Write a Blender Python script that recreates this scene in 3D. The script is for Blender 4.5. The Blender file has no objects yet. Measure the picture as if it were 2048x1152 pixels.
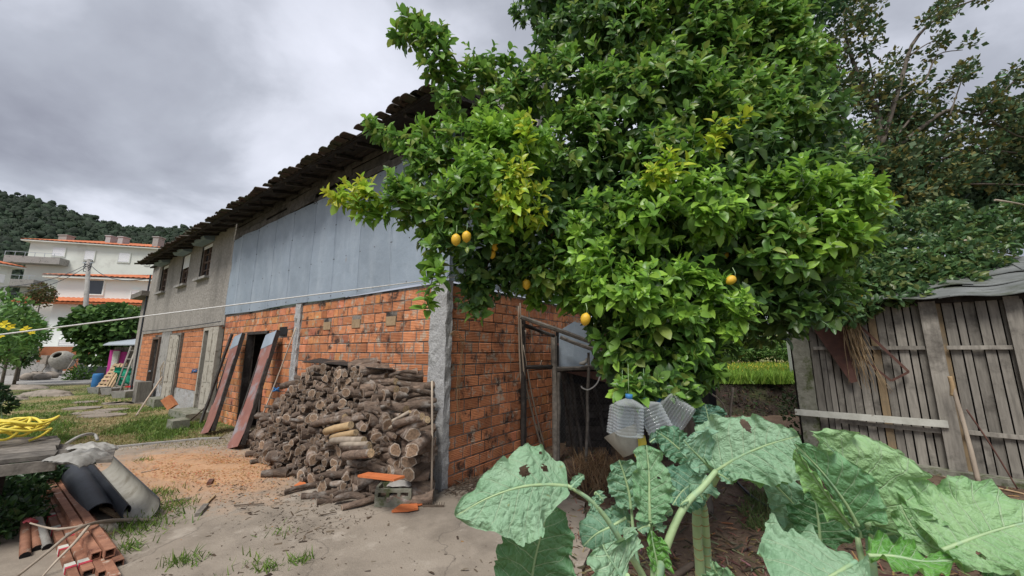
import bpy, math, random
import numpy as np
from mathutils import Vector, Matrix, noise as mnoise
random.seed(7); RS = np.random.RandomState(11)
R_ = math.radians
sc = bpy.context.scene
C = sc.collection

# ------------------------------------------------------------ camera, sky, sun, exposure
F = 735.0; CX, CY = 1024.0, 576.0; TH = R_(9.8); H = 1.72
cam_d = bpy.data.cameras.new('camera'); cam = bpy.data.objects.new('camera', cam_d); C.objects.link(cam)
cam_d.sensor_width = 36; cam_d.lens = F/2048*36; cam_d.clip_start = .02; cam_d.clip_end = 3000
cam.location = (0, 0, H); cam.rotation_euler = (R_(90)+TH, 0, 0)
sc.camera = cam
SUN_EL, SUN_AZ = R_(58), R_(205)      # azimuth the sun stands in, clockwise from +Y
w = bpy.data.worlds.new('World'); sc.world = w; w.use_nodes = True
nt = w.node_tree; nt.nodes.clear()
def wn(t, **k):
    n = nt.nodes.new(t)
    for a, b in k.items(): setattr(n, a, b)
    return n
out = wn('ShaderNodeOutputWorld'); mixs = wn('ShaderNodeMixShader'); mixs.inputs[0].default_value = .93
sky = wn('ShaderNodeTexSky', sky_type='NISHITA', sun_disc=False, sun_elevation=SUN_EL, sun_rotation=SUN_AZ)
b1 = wn('ShaderNodeBackground'); b1.inputs[1].default_value = .08; nt.links.new(sky.outputs[0], b1.inputs[0])
b2 = wn('ShaderNodeBackground'); b2.inputs[1].default_value = 1.0
tc = wn('ShaderNodeTexCoord'); sx = wn('ShaderNodeSeparateXYZ'); nt.links.new(tc.outputs['Generated'], sx.inputs[0])
def wm(op, a, b=None):
    n = wn('ShaderNodeMath', operation=op)
    for i, v in enumerate((a, b)):
        if v is None: continue
        if isinstance(v, (int, float)): n.inputs[i].default_value = v
        else: nt.links.new(v, n.inputs[i])
    return n.outputs[0]
zc = wm('ADD', wm('MAXIMUM', sx.outputs[2], 0.0), .28)
cb = wn('ShaderNodeCombineXYZ'); nt.links.new(wm('DIVIDE', sx.outputs[0], zc), cb.inputs[0]); nt.links.new(wm('DIVIDE', sx.outputs[1], zc), cb.inputs[1])
cb.inputs[2].default_value = 3.7
n1 = wn('ShaderNodeTexNoise'); n1.inputs['Scale'].default_value = 1.15; n1.inputs['Detail'].default_value = 7; n1.inputs['Roughness'].default_value = .52; n1.inputs['Distortion'].default_value = .35
nt.links.new(cb.outputs[0], n1.inputs['Vector'])
n2 = wn('ShaderNodeTexNoise'); n2.inputs['Scale'].default_value = 3.2; n2.inputs['Detail'].default_value = 8; n2.inputs['Roughness'].default_value = .5; n2.inputs['Distortion'].default_value = .2
nt.links.new(cb.outputs[0], n2.inputs['Vector'])
cl = wm('ADD', wm('MULTIPLY', n1.outputs[0], .82), wm('MULTIPLY', n2.outputs[0], .18))
cr = wn('ShaderNodeValToRGB'); e = cr.color_ramp.elements
e[0].position = .33; e[0].color = (.125, .128, .152, 1)
e[1].position = .69; e[1].color = (.42, .43, .48, 1)
m_ = e.new(.485); m_.color = (.212, .222, .252, 1)
m_ = e.new(.565); m_.color = (.325, .336, .377, 1)
nt.links.new(cl, cr.inputs[0]); nt.links.new(cr.outputs[0], b2.inputs[0])
nt.links.new(b1.outputs[0], mixs.inputs[1]); nt.links.new(b2.outputs[0], mixs.inputs[2]); nt.links.new(mixs.outputs[0], out.inputs[0])
sd = bpy.data.lights.new('sun', 'SUN'); sd.energy = 1.5; sd.angle = R_(22); sd.color = (1, .965, .91)
sun = bpy.data.objects.new('sun', sd); C.objects.link(sun); sun.location = (0, 0, 30)
sdir = Vector((math.sin(SUN_AZ)*math.cos(SUN_EL), math.cos(SUN_AZ)*math.cos(SUN_EL), math.sin(SUN_EL)))
sun.rotation_euler = sdir.to_track_quat('Z', 'Y').to_euler()
sc.view_settings.view_transform = 'Standard'; sc.view_settings.look = 'None'
sc.view_settings.exposure = 1.22; sc.view_settings.gamma = 1; sc.view_settings.use_curve_mapping = False
sc.render.engine = 'CYCLES'
sc.cycles.max_bounces = 8; sc.cycles.diffuse_bounces = 5; sc.cycles.transparent_max_bounces = 12

# ------------------------------------------------------------ measuring helpers (real places from sight lines)
def ray(px, py):
    x = (px-CX)/F; y = -(py-CY)/F
    return Vector((x, math.cos(TH)-math.sin(TH)*y, math.sin(TH)+math.cos(TH)*y))
CAMP = Vector((0, 0, H))
def gp(px, py, z=0.0):
    r = ray(px, py); return CAMP + r*((z-H)/r.z)
def dp(px, py, Y):
    r = ray(px, py); return CAMP + r*(Y/r.y)
def plane_at(px, py, P, n):
    r = ray(px, py); return CAMP + r*((n.x*P.x+n.y*P.y)/(n.x*r.x+n.y*r.y))
def proj(p):
    z = p[2]-H; f = p[1]*math.cos(TH)+z*math.sin(TH); u = -p[1]*math.sin(TH)+z*math.cos(TH)
    return (CX+F*p[0]/f, CY-F*u/f)
P0 = gp(882, 984)
A_ = R_(54.3)
U = Vector((-math.sin(A_), math.cos(A_), 0)); V = Vector((math.cos(A_), math.sin(A_), 0)); Z = Vector((0, 0, 1))
def W(u, off, z): return P0 + U*u - V*off + Z*z          # long facade, off = out of the wall
def W2(v, off, z): return P0 + V*v - U*off + Z*z         # end facade
def fu(px, py, off=0.0):
    q = plane_at(px, py, P0-V*off, V); d = q-P0; return (d.dot(U), q.z)

# ------------------------------------------------------------ mesh builder
def v3(p): return Vector(p)
class MB:
    def __init__(s): s.v = []; s.f = []; s.m = []; s.t = []; s.cur = (1, 1, 1); s.mi = 0; s.smooth = []; s.sm = False
    def add(s, vs, fs):
        b = len(s.v); s.v += [tuple(p) for p in vs]; s.t += [s.cur]*len(vs)
        for f in fs: s.f.append(tuple(b+i for i in f)); s.m.append(s.mi); s.smooth.append(s.sm)
    def box(s, c, ax, ay, az, sx, sy, sz):
        c = v3(c); vs = [c+ax*(i*sx/2)+ay*(j*sy/2)+az*(k*sz/2) for k in (-1, 1) for j in (-1, 1) for i in (-1, 1)]
        s.add(vs, [(0, 2, 3, 1), (4, 5, 7, 6), (0, 1, 5, 4), (2, 6, 7, 3), (0, 4, 6, 2), (1, 3, 7, 5)])
    def bx(s, x0, x1, y0, y1, z0, z1):
        s.box(((x0+x1)/2, (y0+y1)/2, (z0+z1)/2), Vector((1, 0, 0)), Vector((0, 1, 0)), Z, x1-x0, y1-y0, z1-z0)
    def beam(s, a, b, wd, ht, up=Z, segs=1, wob=0.0):
        a, b = v3(a), v3(b); t = (b-a).normalized(); sd = t.cross(up)
        if sd.length < 1e-4: sd = t.cross(Vector((0, 1, 0)))
        sd.normalize(); u2 = sd.cross(t)
        rings = []
        for k in range(segs+1):
            c = a.lerp(b, k/segs)
            if wob and 0 < k < segs: c = c+sd*random.uniform(-wob, wob)+u2*random.uniform(-wob, wob)
            q = 1+random.uniform(-wob, wob)*4 if wob else 1
            rings.append([c+sd*(i*wd*q/2)+u2*(j*ht*q/2) for i, j in ((-1, -1), (1, -1), (1, 1), (-1, 1))])
        vs = [p for r in rings for p in r]; fs = [(3, 2, 1, 0)]
        for k in range(segs):
            for i in range(4): fs.append((4*k+i, 4*k+(i+1) % 4, 4*k+4+(i+1) % 4, 4*k+4+i))
        fs.append(tuple(4*segs+i for i in range(4))); s.add(vs, fs)
    def tube(s, pts, rad, n=8, cap=True, rough=0.0, capmi=None):
        pts = [v3(p) for p in pts]; m = len(pts)
        if not isinstance(rad, (list, tuple)): rad = [rad]*m
        ref = None; vs = []
        for k in range(m):
            t = (pts[min(k+1, m-1)]-pts[max(k-1, 0)])
            if t.length < 1e-9: t = Vector((0, 0, 1))
            t.normalize()
            if ref is None: ref = t.orthogonal().normalized()
            ref = (ref-t*ref.dot(t)); ref = ref.normalized() if ref.length > 1e-6 else t.orthogonal().normalized()
            bi = t.cross(ref)
            for i in range(n):
                a = 2*math.pi*i/n; r = rad[k]*(1+(random.uniform(-rough, rough) if rough else 0))
                vs.append(pts[k]+ref*(math.cos(a)*r)+bi*(math.sin(a)*r))
        fs = [(k*n+i, k*n+(i+1) % n, (k+1)*n+(i+1) % n, (k+1)*n+i) for k in range(m-1) for i in range(n)]
        s.add(vs, fs)
        if cap:
            b = len(s.v)-len(vs); o = s.mi; os = s.sm
            if capmi is not None: s.mi = capmi
            s.sm = False
            for f in (tuple(b+i for i in reversed(range(n))), tuple(b+(m-1)*n+i for i in range(n))):
                s.f.append(f); s.m.append(s.mi); s.smooth.append(False)
            s.mi = o; s.sm = os
    def prism(s, pts, ext):
        pts = [v3(p) for p in pts]; n = len(pts); ext = v3(ext)
        s.add(pts+[p+ext for p in pts], [tuple(reversed(range(n))), tuple(n+i for i in range(n))]+[(i, (i+1) % n, n+(i+1) % n, n+i) for i in range(n)])
    def grid(s, fn, nu, nv):
        vs = [fn(i/nu, j/nv) for j in range(nv+1) for i in range(nu+1)]
        s.add(vs, [(j*(nu+1)+i, j*(nu+1)+i+1, (j+1)*(nu+1)+i+1, (j+1)*(nu+1)+i) for j in range(nv) for i in range(nu)])
    def mesh(s, name, mats, o=Vector((0, 0, 0))):
        me = bpy.data.meshes.new(name)
        me.from_pydata([(p[0]-o[0], p[1]-o[1], p[2]-o[2]) for p in s.v], [], s.f)
        for m in (mats if isinstance(mats, (list, tuple)) else [mats]): me.materials.append(m)
        me.polygons.foreach_set('material_index', s.m); me.polygons.foreach_set('use_smooth', s.smooth)
        a = me.color_attributes.new('tint', 'FLOAT_COLOR', 'POINT')
        a.data.foreach_set('color', [x for t in s.t for x in (t[0], t[1], t[2], 1)])
        me.validate(); me.update(); return me
    def build(s, name, mats, parent=None, origin=None, label=None, kind=None):
        o = Vector((0, 0, 0))
        if parent is not None: o = worldloc(parent)
        elif origin is not None: o = v3(origin)
        ob = bpy.data.objects.new(name, s.mesh(name, mats, o)); C.objects.link(ob)
        if parent is not None: ob.parent = parent
        else: ob.location = o
        if label: ob['label'] = label
        if kind: ob['kind'] = kind
        return ob
def worldloc(o):
    l = Vector(o.location)
    while o.parent: o = o.parent; l = l+Vector(o.location)
    return l
def thing(name, label, cat, loc, group=None):
    o = bpy.data.objects.new(name, None); C.objects.link(o); o.location = loc; o.empty_display_size = .2
    o['label'] = label; o['category'] = cat
    if group: o['group'] = group
    return o
def tag(o, label, cat, group=None):
    o['label'] = label; o['category'] = cat
    if group: o['group'] = group
    return o
def struct(o): o['kind'] = 'structure'; return o
def inst(name, me, loc, rot, parent=None, scale=None, color=None):
    o = bpy.data.objects.new(name, me); C.objects.link(o)
    if parent is not None: o.parent = parent; loc = v3(loc)-worldloc(parent)
    o.location = loc
    if isinstance(rot, Matrix): o.rotation_euler = rot.to_euler()
    else: o.rotation_euler = rot
    if scale is not None: o.scale = scale if not isinstance(scale, (int, float)) else (scale,)*3
    if color: o.color = (*color, 1)
    return o
def frame(x, y, z): return Matrix((x, y, z)).transposed()
def catmull(pts, n):
    pts = [v3(p) for p in pts]; m = len(pts)-1; res = []
    for k in range(n+1):
        t = k/n*m; i = min(int(t), m-1); f = t-i
        p0, p1, p2, p3 = pts[max(i-1, 0)], pts[i], pts[i+1], pts[min(i+2, m)]
        res.append(.5*((2*p1)+(p2-p0)*f+(2*p0-5*p1+4*p2-p3)*f*f+(3*p1-p0-3*p2+p3)*f**3))
    return res
def rnd(a, b): return random.uniform(a, b)

# ------------------------------------------------------------ materials
def mat(name, c1, c2=None, scale=6, c3=None, s3=1.5, t3=(.5, .6), rough=.85, bump=.25, bscale=60, rndv=0.0, src=None, stretch=(1, 1, 1),
        world=False, metal=0, spec=.3, transl=0, c4=None, s4=3, t4=(.55, .65), wave=None, st3=(1, 1, 1), bdist=.01):
    m = bpy.data.materials.new(name); m.use_nodes = True; T = m.node_tree; N = T.nodes; L = T.links
    bs = N['Principled BSDF']; bs.inputs['Roughness'].default_value = rough; bs.inputs['Metallic'].default_value = metal
    bs.inputs['Specular IOR Level'].default_value = spec
    if world:
        g = N.new('ShaderNodeNewGeometry'); co = g.outputs['Position']
    else:
        g = N.new('ShaderNodeTexCoord'); oi = N.new('ShaderNodeObjectInfo')
        ad = N.new('ShaderNodeVectorMath'); ad.operation = 'MULTIPLY_ADD'; ad.inputs[1].default_value = (37, 61, 23)
        L.new(oi.outputs['Random'], ad.inputs[0]); L.new(g.outputs['Object'], ad.inputs[2]); co = ad.outputs[0]
    def mp(st):
        if tuple(st) == (1, 1, 1): return co
        x = N.new('ShaderNodeVectorMath'); x.operation = 'MULTIPLY'; x.inputs[1].default_value = st; L.new(co, x.inputs[0]); return x.outputs[0]
    def noi(sc_, st=(1, 1, 1), det=6, ro=.6):
        x = N.new('ShaderNodeTexNoise'); x.inputs['Scale'].default_value = sc_; x.inputs['Detail'].default_value = det; x.inputs['Roughness'].default_value = ro
        L.new(mp(st), x.inputs['Vector']); return x.outputs[0]
    def mix(fac, a, b, bt='MIX'):
        x = N.new('ShaderNodeMix'); x.data_type = 'RGBA'; x.blend_type = bt
        for s_, val in ((0, fac), (6, a), (7, b)):
            if isinstance(val, (int, float)): x.inputs[s_].default_value = val
            elif isinstance(val, tuple): x.inputs[s_].default_value = (*val[:3], 1)
            else: L.new(val, x.inputs[s_])
        return x.outputs[2]
    def mr(val, a, b, lo=0., hi=1.):
        x = N.new('ShaderNodeMapRange'); x.inputs[1].default_value = a; x.inputs[2].default_value = b; x.inputs[3].default_value = lo; x.inputs[4].default_value = hi
        L.new(val, x.inputs[0]); return x.outputs[0]
    c2 = c2 or tuple(x*.7 for x in c1)
    col = mix(mr(noi(scale, stretch), .32, .68), c1, c2)
    if c3: col = mix(mr(noi(s3, st3, 8, .68), *t3), col, c3)
    if c4: col = mix(mr(noi(s4, st3, 8, .7), *t4), col, c4)
    if src == 'attr':
        a = N.new('ShaderNodeAttribute'); a.attribute_name = 'tint'; col = mix(1.0, col, a.outputs['Color'], 'MULTIPLY')
    elif src == 'obj':
        a = N.new('ShaderNodeObjectInfo'); col = mix(1.0, col, a.outputs['Color'], 'MULTIPLY')
    if rndv:
        a = N.new('ShaderNodeObjectInfo'); hs = N.new('ShaderNodeHueSaturation'); L.new(mr(a.outputs['Random'], 0, 1, 1-rndv, 1+rndv), hs.inputs['Value'])
        L.new(col, hs.inputs['Color']); col = hs.outputs[0]
    L.new(col, bs.inputs['Base Color'])
    if bump or wave:
        bn = N.new('ShaderNodeBump'); bn.inputs['Strength'].default_value = bump; bn.inputs['Distance'].default_value = bdist
        h = noi(bscale, stretch, 5, .65)
        if wave:
            wv = N.new('ShaderNodeTexWave'); wv.bands_direction = wave[0]; wv.inputs['Scale'].default_value = wave[1]; wv.inputs['Distortion'].default_value = .6
            L.new(co, wv.inputs['Vector']); x = N.new('ShaderNodeMath'); x.operation = 'MULTIPLY_ADD'; x.inputs[1].default_value = wave[2]
            L.new(wv.outputs[1], x.inputs[0]); L.new(h, x.inputs[2]); h = x.outputs[0]
        L.new(h, bn.inputs['Height']); L.new(bn.outputs[0], bs.inputs['Normal'])
    if transl:
        tr = N.new('ShaderNodeBsdfTranslucent'); L.new(mix(.5, col, (.5, .8, .1), 'MIX') if False else col, tr.inputs[0])
        ms = N.new('ShaderNodeMixShader'); ms.inputs[0].default_value = transl
        L.new(bs.outputs[0], ms.inputs[1]); L.new(tr.outputs[0], ms.inputs[2]); L.new(ms.outputs[0], N['Material Output'].inputs[0])
    return m
BR = dict(c1=(.60, .25, .115), c2=(.44, .165, .08), scale=7, c3=(.065, .042, .034), s3=3.6, t3=(.535, .64), c4=(.42, .34, .26), s4=6.5, t4=(.55, .62), rough=.9, bump=.35, bscale=70, world=True, wave=('Z', 14, 1.6))
M = {}
M['brick'] = mat('brick_clay', rndv=.28, **BR)
M['brick_s'] = mat('brick_clay_joined', src='attr', **BR)
BR2 = dict(BR); BR2.update(t3=(.64, .72), t4=(.62, .7))
M['brick_h'] = mat('brick_clay_clean', rndv=.18, **BR2)
M['mortar'] = mat('mortar', (.30, .27, .235), (.15, .13, .115), 14, (.04, .035, .032), 2.2, (.48, .6), rough=.95, bump=.6, bscale=90, world=True)
M['granite'] = mat('granite', (.50, .50, .49), (.27, .27, .275), 60, (.12, .13, .10), 5, (.58, .72), rough=.9, bump=1.0, bscale=28, world=True, bdist=.02)
M['stucco'] = mat('stucco', (.37, .345, .31), (.24, .222, .198), 13, (.18, .168, .15), 1.1, (.5, .75), rough=.95, bump=1.0, bscale=14, world=True, bdist=.03, st3=(1, 1, .4))
M['concrete'] = mat('concrete', (.37, .355, .33), (.26, .25, .235), 8, (.13, .13, .12), 2, (.55, .7), bump=.5, bscale=60, world=True)
M['sheet'] = mat('painted_sheet', (.29, .345, .405), (.245, .295, .35), 3.0, (.36, .415, .47), 2.5, (.5, .75), c4=(.25, .21, .18), s4=7, t4=(.68, .75), rough=.42, bump=.22, bscale=2.5, world=True, spec=.4, bdist=.08, st3=(1, 1, .25), rndv=.07)
M['wood_dark'] = mat('dark_old_wood', (.055, .047, .042), (.024, .02, .018), 14, (.10, .095, .09), 3, (.55, .7), stretch=(1, 1, 1), bump=.5, world=True, rndv=.35)
M['board_grey'] = mat('smoky_grey_board', (.135, .125, .115), (.06, .055, .05), 9, (.03, .028, .026), 3, (.5, .68), bump=.6, world=True, rndv=.3)
M['wood_grey'] = mat('grey_weathered_wood', (.33, .305, .265), (.20, .185, .16), 30, (.10, .09, .078), 2, (.52, .68), stretch=(1, 1, .12), bump=.5, bscale=60, rndv=.28)
M['wood_greyx'] = mat('grey_weathered_timber', (.24, .215, .185), (.11, .098, .085), 12, (.07, .065, .058), 2, (.52, .68), bump=.5, bscale=50, rndv=.25)
M['wood_tan'] = mat('tan_wood', (.46, .33, .20), (.33, .225, .13), 14, bump=.3, rndv=.2)
M['paint_white'] = mat('chalky_white_paint', (.62, .62, .56), (.48, .48, .42), 9, (.22, .19, .15), 6, (.62, .66), bump=.3)
M['paint_door'] = mat('peeling_cream_paint', (.44, .41, .35), (.33, .30, .25), 9, (.16, .13, .10), 5, (.56, .64), bump=.4)
M['tile'] = mat('mossy_clay_tile', (.10, .066, .052), (.05, .042, .036), 7, (.06, .065, .04), 4, (.45, .6), bump=.5, world=True)
M['rust'] = mat('rusty_steel', (.38, .185, .115), (.21, .095, .06), 9, (.48, .39, .31), 8, (.58, .66), c4=(.10, .04, .03), s4=9, t4=(.6, .68), rough=.75, bump=.4, bscale=90, spec=.3, rndv=.2)
M['rust_dark'] = mat('dark_rust', (.14, .065, .048), (.085, .045, .038), 9, (.2, .11, .08), 4, (.55, .75), rough=.7, bump=.3)
M['slide'] = mat('worn_red_sheet', (.30, .135, .105), (.22, .095, .078), 5, (.27, .27, .29), 1.9, (.52, .66), rough=.5, bump=.25, spec=.4, world=True, c4=(.42, .40, .39), s4=7, t4=(.66, .72))
M['black'] = mat('painted_dark', (.02, .02, .022), (.012, .012, .012), 5, rough=.9, bump=0)  # near-black colour standing in for shade in openings and gaps; also the slatted door
M['hose'] = mat('yellow_hose', (.80, .66, .09), (.70, .55, .06), 10, rough=.45, bump=0, spec=.4)
M['rope'] = mat('white_rope', (.72, .71, .68), (.6, .58, .55), 60, rough=.9, bump=.4)
M['nail'] = mat('nail_head', (.12, .10, .09), bump=0)
M['white'] = mat('white_render', (.86, .90, .86), (.82, .86, .82), .4, (.66, .65, .61), .35, (.6, .85), bump=.1, world=True)
M['offwhite'] = mat('old_cream_render', (.72, .745, .68), (.64, .66, .60), .3, (.46, .45, .41), .2, (.55, .75), bump=.1, world=True)
M['tile_new'] = mat('orange_roof_tile', (.60, .20, .085), (.46, .135, .06), .8, rough=.85, bump=.2, world=True)
M['glass'] = mat('window_glass', (.035, .045, .06), (.02, .03, .04), .5, rough=.12, bump=0, spec=.6)
M['shutter'] = mat('roller_shutter', (.88, .89, .90), (.82, .83, .84), 2, rough=.6, bump=0)
M['shutterbox'] = mat('blue_shutter_box', (.24, .31, .37), (.19, .25, .30), 6, rough=.6, bump=.1)
M['windowwood'] = mat('window_wood', (.17, .115, .085), (.10, .07, .055), 20, bump=.3)
M['soil'] = mat('garden_soil', (.145, .095, .062), (.085, .056, .038), 5, (.20, .145, .10), 1.3, (.5, .7), bump=1.0, bscale=22, world=True, bdist=.03)
M['dirt'] = mat('dirt_ground', (.27, .21, .145), (.17, .135, .09), 1.5, (.09, .12, .035), .8, (.48, .6), bump=.8, bscale=20, world=True, bdist=.03)
M['lawn'] = mat('worn_lawn', (.38, .30, .165), (.27, .225, .10), 1.3, (.105, .15, .038), .75, (.43, .57), bump=.9, bscale=35, world=True, bdist=.03)
M['blade'] = mat('grass_blade', (1, 1, 1), (.8, .8, .8), 3, src='attr', rough=.6, bump=0, transl=.3, world=True)
M['leaf'] = mat('leaf_joined', (1, 1, 1), (.82, .85, .8), 25, src='attr', rough=.38, bump=.0, transl=.38, world=True, spec=.45)
M['leaf_o'] = mat('leaf_single', (1, 1, 1), (.82, .85, .8), 25, src='obj', rough=.36, bump=.0, transl=.38, world=True, spec=.45)
M['leafdull'] = mat('leaf_far', (1, 1, 1), (.8, .8, .8), 2, src='attr', rough=.6, bump=.0, transl=.2, world=True, spec=.2)
M['bark'] = mat('bark', (.15, .125, .10), (.075, .062, .05), 18, bump=.8, bscale=40, stretch=(1, 1, .4))
M['lemon'] = mat('lemon_skin', (.80, .47, .035), (.66, .42, .04), 14, rough=.42, bump=.3, bscale=160, spec=.45)
M['logbark'] = mat('log_bark', (.235, .168, .125), (.10, .072, .056), 22, (.36, .325, .29), 5, (.52, .68), bump=1.0, bscale=38, rndv=.35, bdist=.02, stretch=(.5, 1, 1))
M['logpale'] = mat('log_peeled', (.50, .36, .20), (.40, .27, .145), 12, bump=.3, rndv=.15)
M['stone'] = mat('field_stone', (.33, .28, .235), (.22, .19, .155), 5, (.12, .11, .09), 3, (.55, .7), bump=.8, bscale=25)
M['black_plastic'] = mat('black_plastic', (.04, .045, .055), (.028, .03, .036), 12, (.09, .10, .11), 3, (.6, .8), rough=.5, bump=.15)
M['pipe_in'] = mat('grey_pipe_inside', (.36, .345, .30), (.25, .235, .20), 8, (.2, .18, .14), 4, (.55, .7), rough=.6, bump=.1)
M['sheetplastic'] = mat('cloudy_plastic', (.38, .365, .33), (.27, .26, .235), 7, (.26, .24, .2), 4, (.55, .7), rough=.4, bump=.5, bscale=18)
M['sack'] = mat('dusty_plastic_sack', (.34, .33, .305), (.24, .23, .205), 5, (.20, .18, .15), 4, (.58, .72), rough=.6, bump=.5, bscale=30)
M['blue'] = mat('blue_plastic', (.05, .21, .48), (.04, .16, .38), 5, rough=.5, bump=0)
M['pink'] = mat('magenta_paint', (.50, .05, .28), (.42, .04, .22), 5, bump=.1)
M['green_net'] = mat('green_tarp', (.02, .33, .20), (.015, .22, .13), 9, bump=.5)
M['orange_plastic'] = mat('broken_orange_tile', (.62, .19, .065), (.5, .14, .05), 9, bump=.3)
M['meshwire'] = mat('mesh_wire', (.10, .10, .10), bump=0)
M['bankearth'] = mat('bank_earth', (.05, .036, .026), (.022, .016, .012), 5, (.05, .06, .02), 1.6, (.5, .65), bump=1.0, bscale=18, world=True, bdist=.05)
M['zinc'] = mat('zinc_sheet', (.42, .46, .50), (.34, .38, .42), 2, (.25, .25, .25), 2, (.6, .7), rough=.5, bump=.1)
M['roofgrey'] = mat('fibre_cement', (.20, .21, .205), (.12, .128, .124), 3, (.075, .085, .06), 1.6, (.5, .62), bump=.4, world=True)
M['weathered_block'] = mat('mossy_block', (.27, .265, .22), (.17, .17, .13), 14, (.08, .095, .04), 5, (.5, .62), bump=.8, bscale=50)
M['stem'] = mat('kale_stem', (.40, .52, .27), (.30, .43, .22), 12, (.24, .40, .26), 9, (.5, .62), rough=.5, bump=.2, spec=.4)
M['stem_ring'] = mat('leaf_scar', (.42, .34, .17), (.34, .25, .11), 12, bump=.3)
M['straw'] = mat('dry_straw', (.42, .31, .18), (.25, .175, .10), 10, bump=.2, rndv=.3)
M['cane'] = mat('dry_cane', (.44, .37, .29), (.27, .22, .175), 9, bump=.3, stretch=(1, 1, .2), rndv=.25)
M['twig'] = mat('twig', (.13, .095, .07), (.07, .055, .042), 9, bump=.4)
M['yellowcloth'] = mat('yellow_flower', (.85, .70, .05), (.7, .55, .03), 9, bump=0, transl=.3)
M['field'] = mat('meadow_ground', (.22, .30, .055), (.16, .24, .045), .8, bump=.5, world=True)

# end grain: pale sapwood rim, brown heart, cracks
def endgrain():
    m = bpy.data.materials.new('log_end_grain'); m.use_nodes = True; T = m.node_tree; N = T.nodes; L = T.links; bs = N['Principled BSDF']; bs.inputs['Roughness'].default_value = .9
    a = N.new('ShaderNodeAttribute'); a.attribute_name = 'tint'
    oi = N.new('ShaderNodeObjectInfo'); t = N.new('ShaderNodeTexCoord'); n = N.new('ShaderNodeTexNoise'); n.inputs['Scale'].default_value = 45; n.inputs['Detail'].default_value = 5
    ad = N.new('ShaderNodeVectorMath'); ad.operation = 'MULTIPLY_ADD'; ad.inputs[1].default_value = (31, 17, 53); L.new(oi.outputs['Random'], ad.inputs[0]); L.new(t.outputs['Object'], ad.inputs[2]); L.new(ad.outputs[0], n.inputs['Vector'])
    r = N.new('ShaderNodeValToRGB'); r.color_ramp.elements[0].position = .3; r.color_ramp.elements[0].color = (.4, .4, .4, 1); r.color_ramp.elements[1].position = .65; r.color_ramp.elements[1].color = (1, 1, 1, 1)
    L.new(n.outputs[0], r.inputs[0]); x = N.new('ShaderNodeMix'); x.data_type = 'RGBA'; x.blend_type = 'MULTIPLY'; x.inputs[0].default_value = 1
    L.new(a.outputs['Color'], x.inputs[6]); L.new(r.outputs[0], x.inputs[7])
    hs = N.new('ShaderNodeHueSaturation'); mr = N.new('ShaderNodeMapRange'); mr.inputs[3].default_value = .65; mr.inputs[4].default_value = 1.35; L.new(oi.outputs['Random'], mr.inputs[0]); L.new(mr.outputs[0], hs.inputs['Value']); L.new(x.outputs[2], hs.inputs['Color'])
    L.new(hs.outputs[0], bs.inputs['Base Color']); bn = N.new('ShaderNodeBump'); bn.inputs['Strength'].default_value = .5; L.new(n.outputs[0], bn.inputs['Height']); L.new(bn.outputs[0], bs.inputs['Normal'])
    return m
M['endgrain'] = endgrain()

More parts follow.
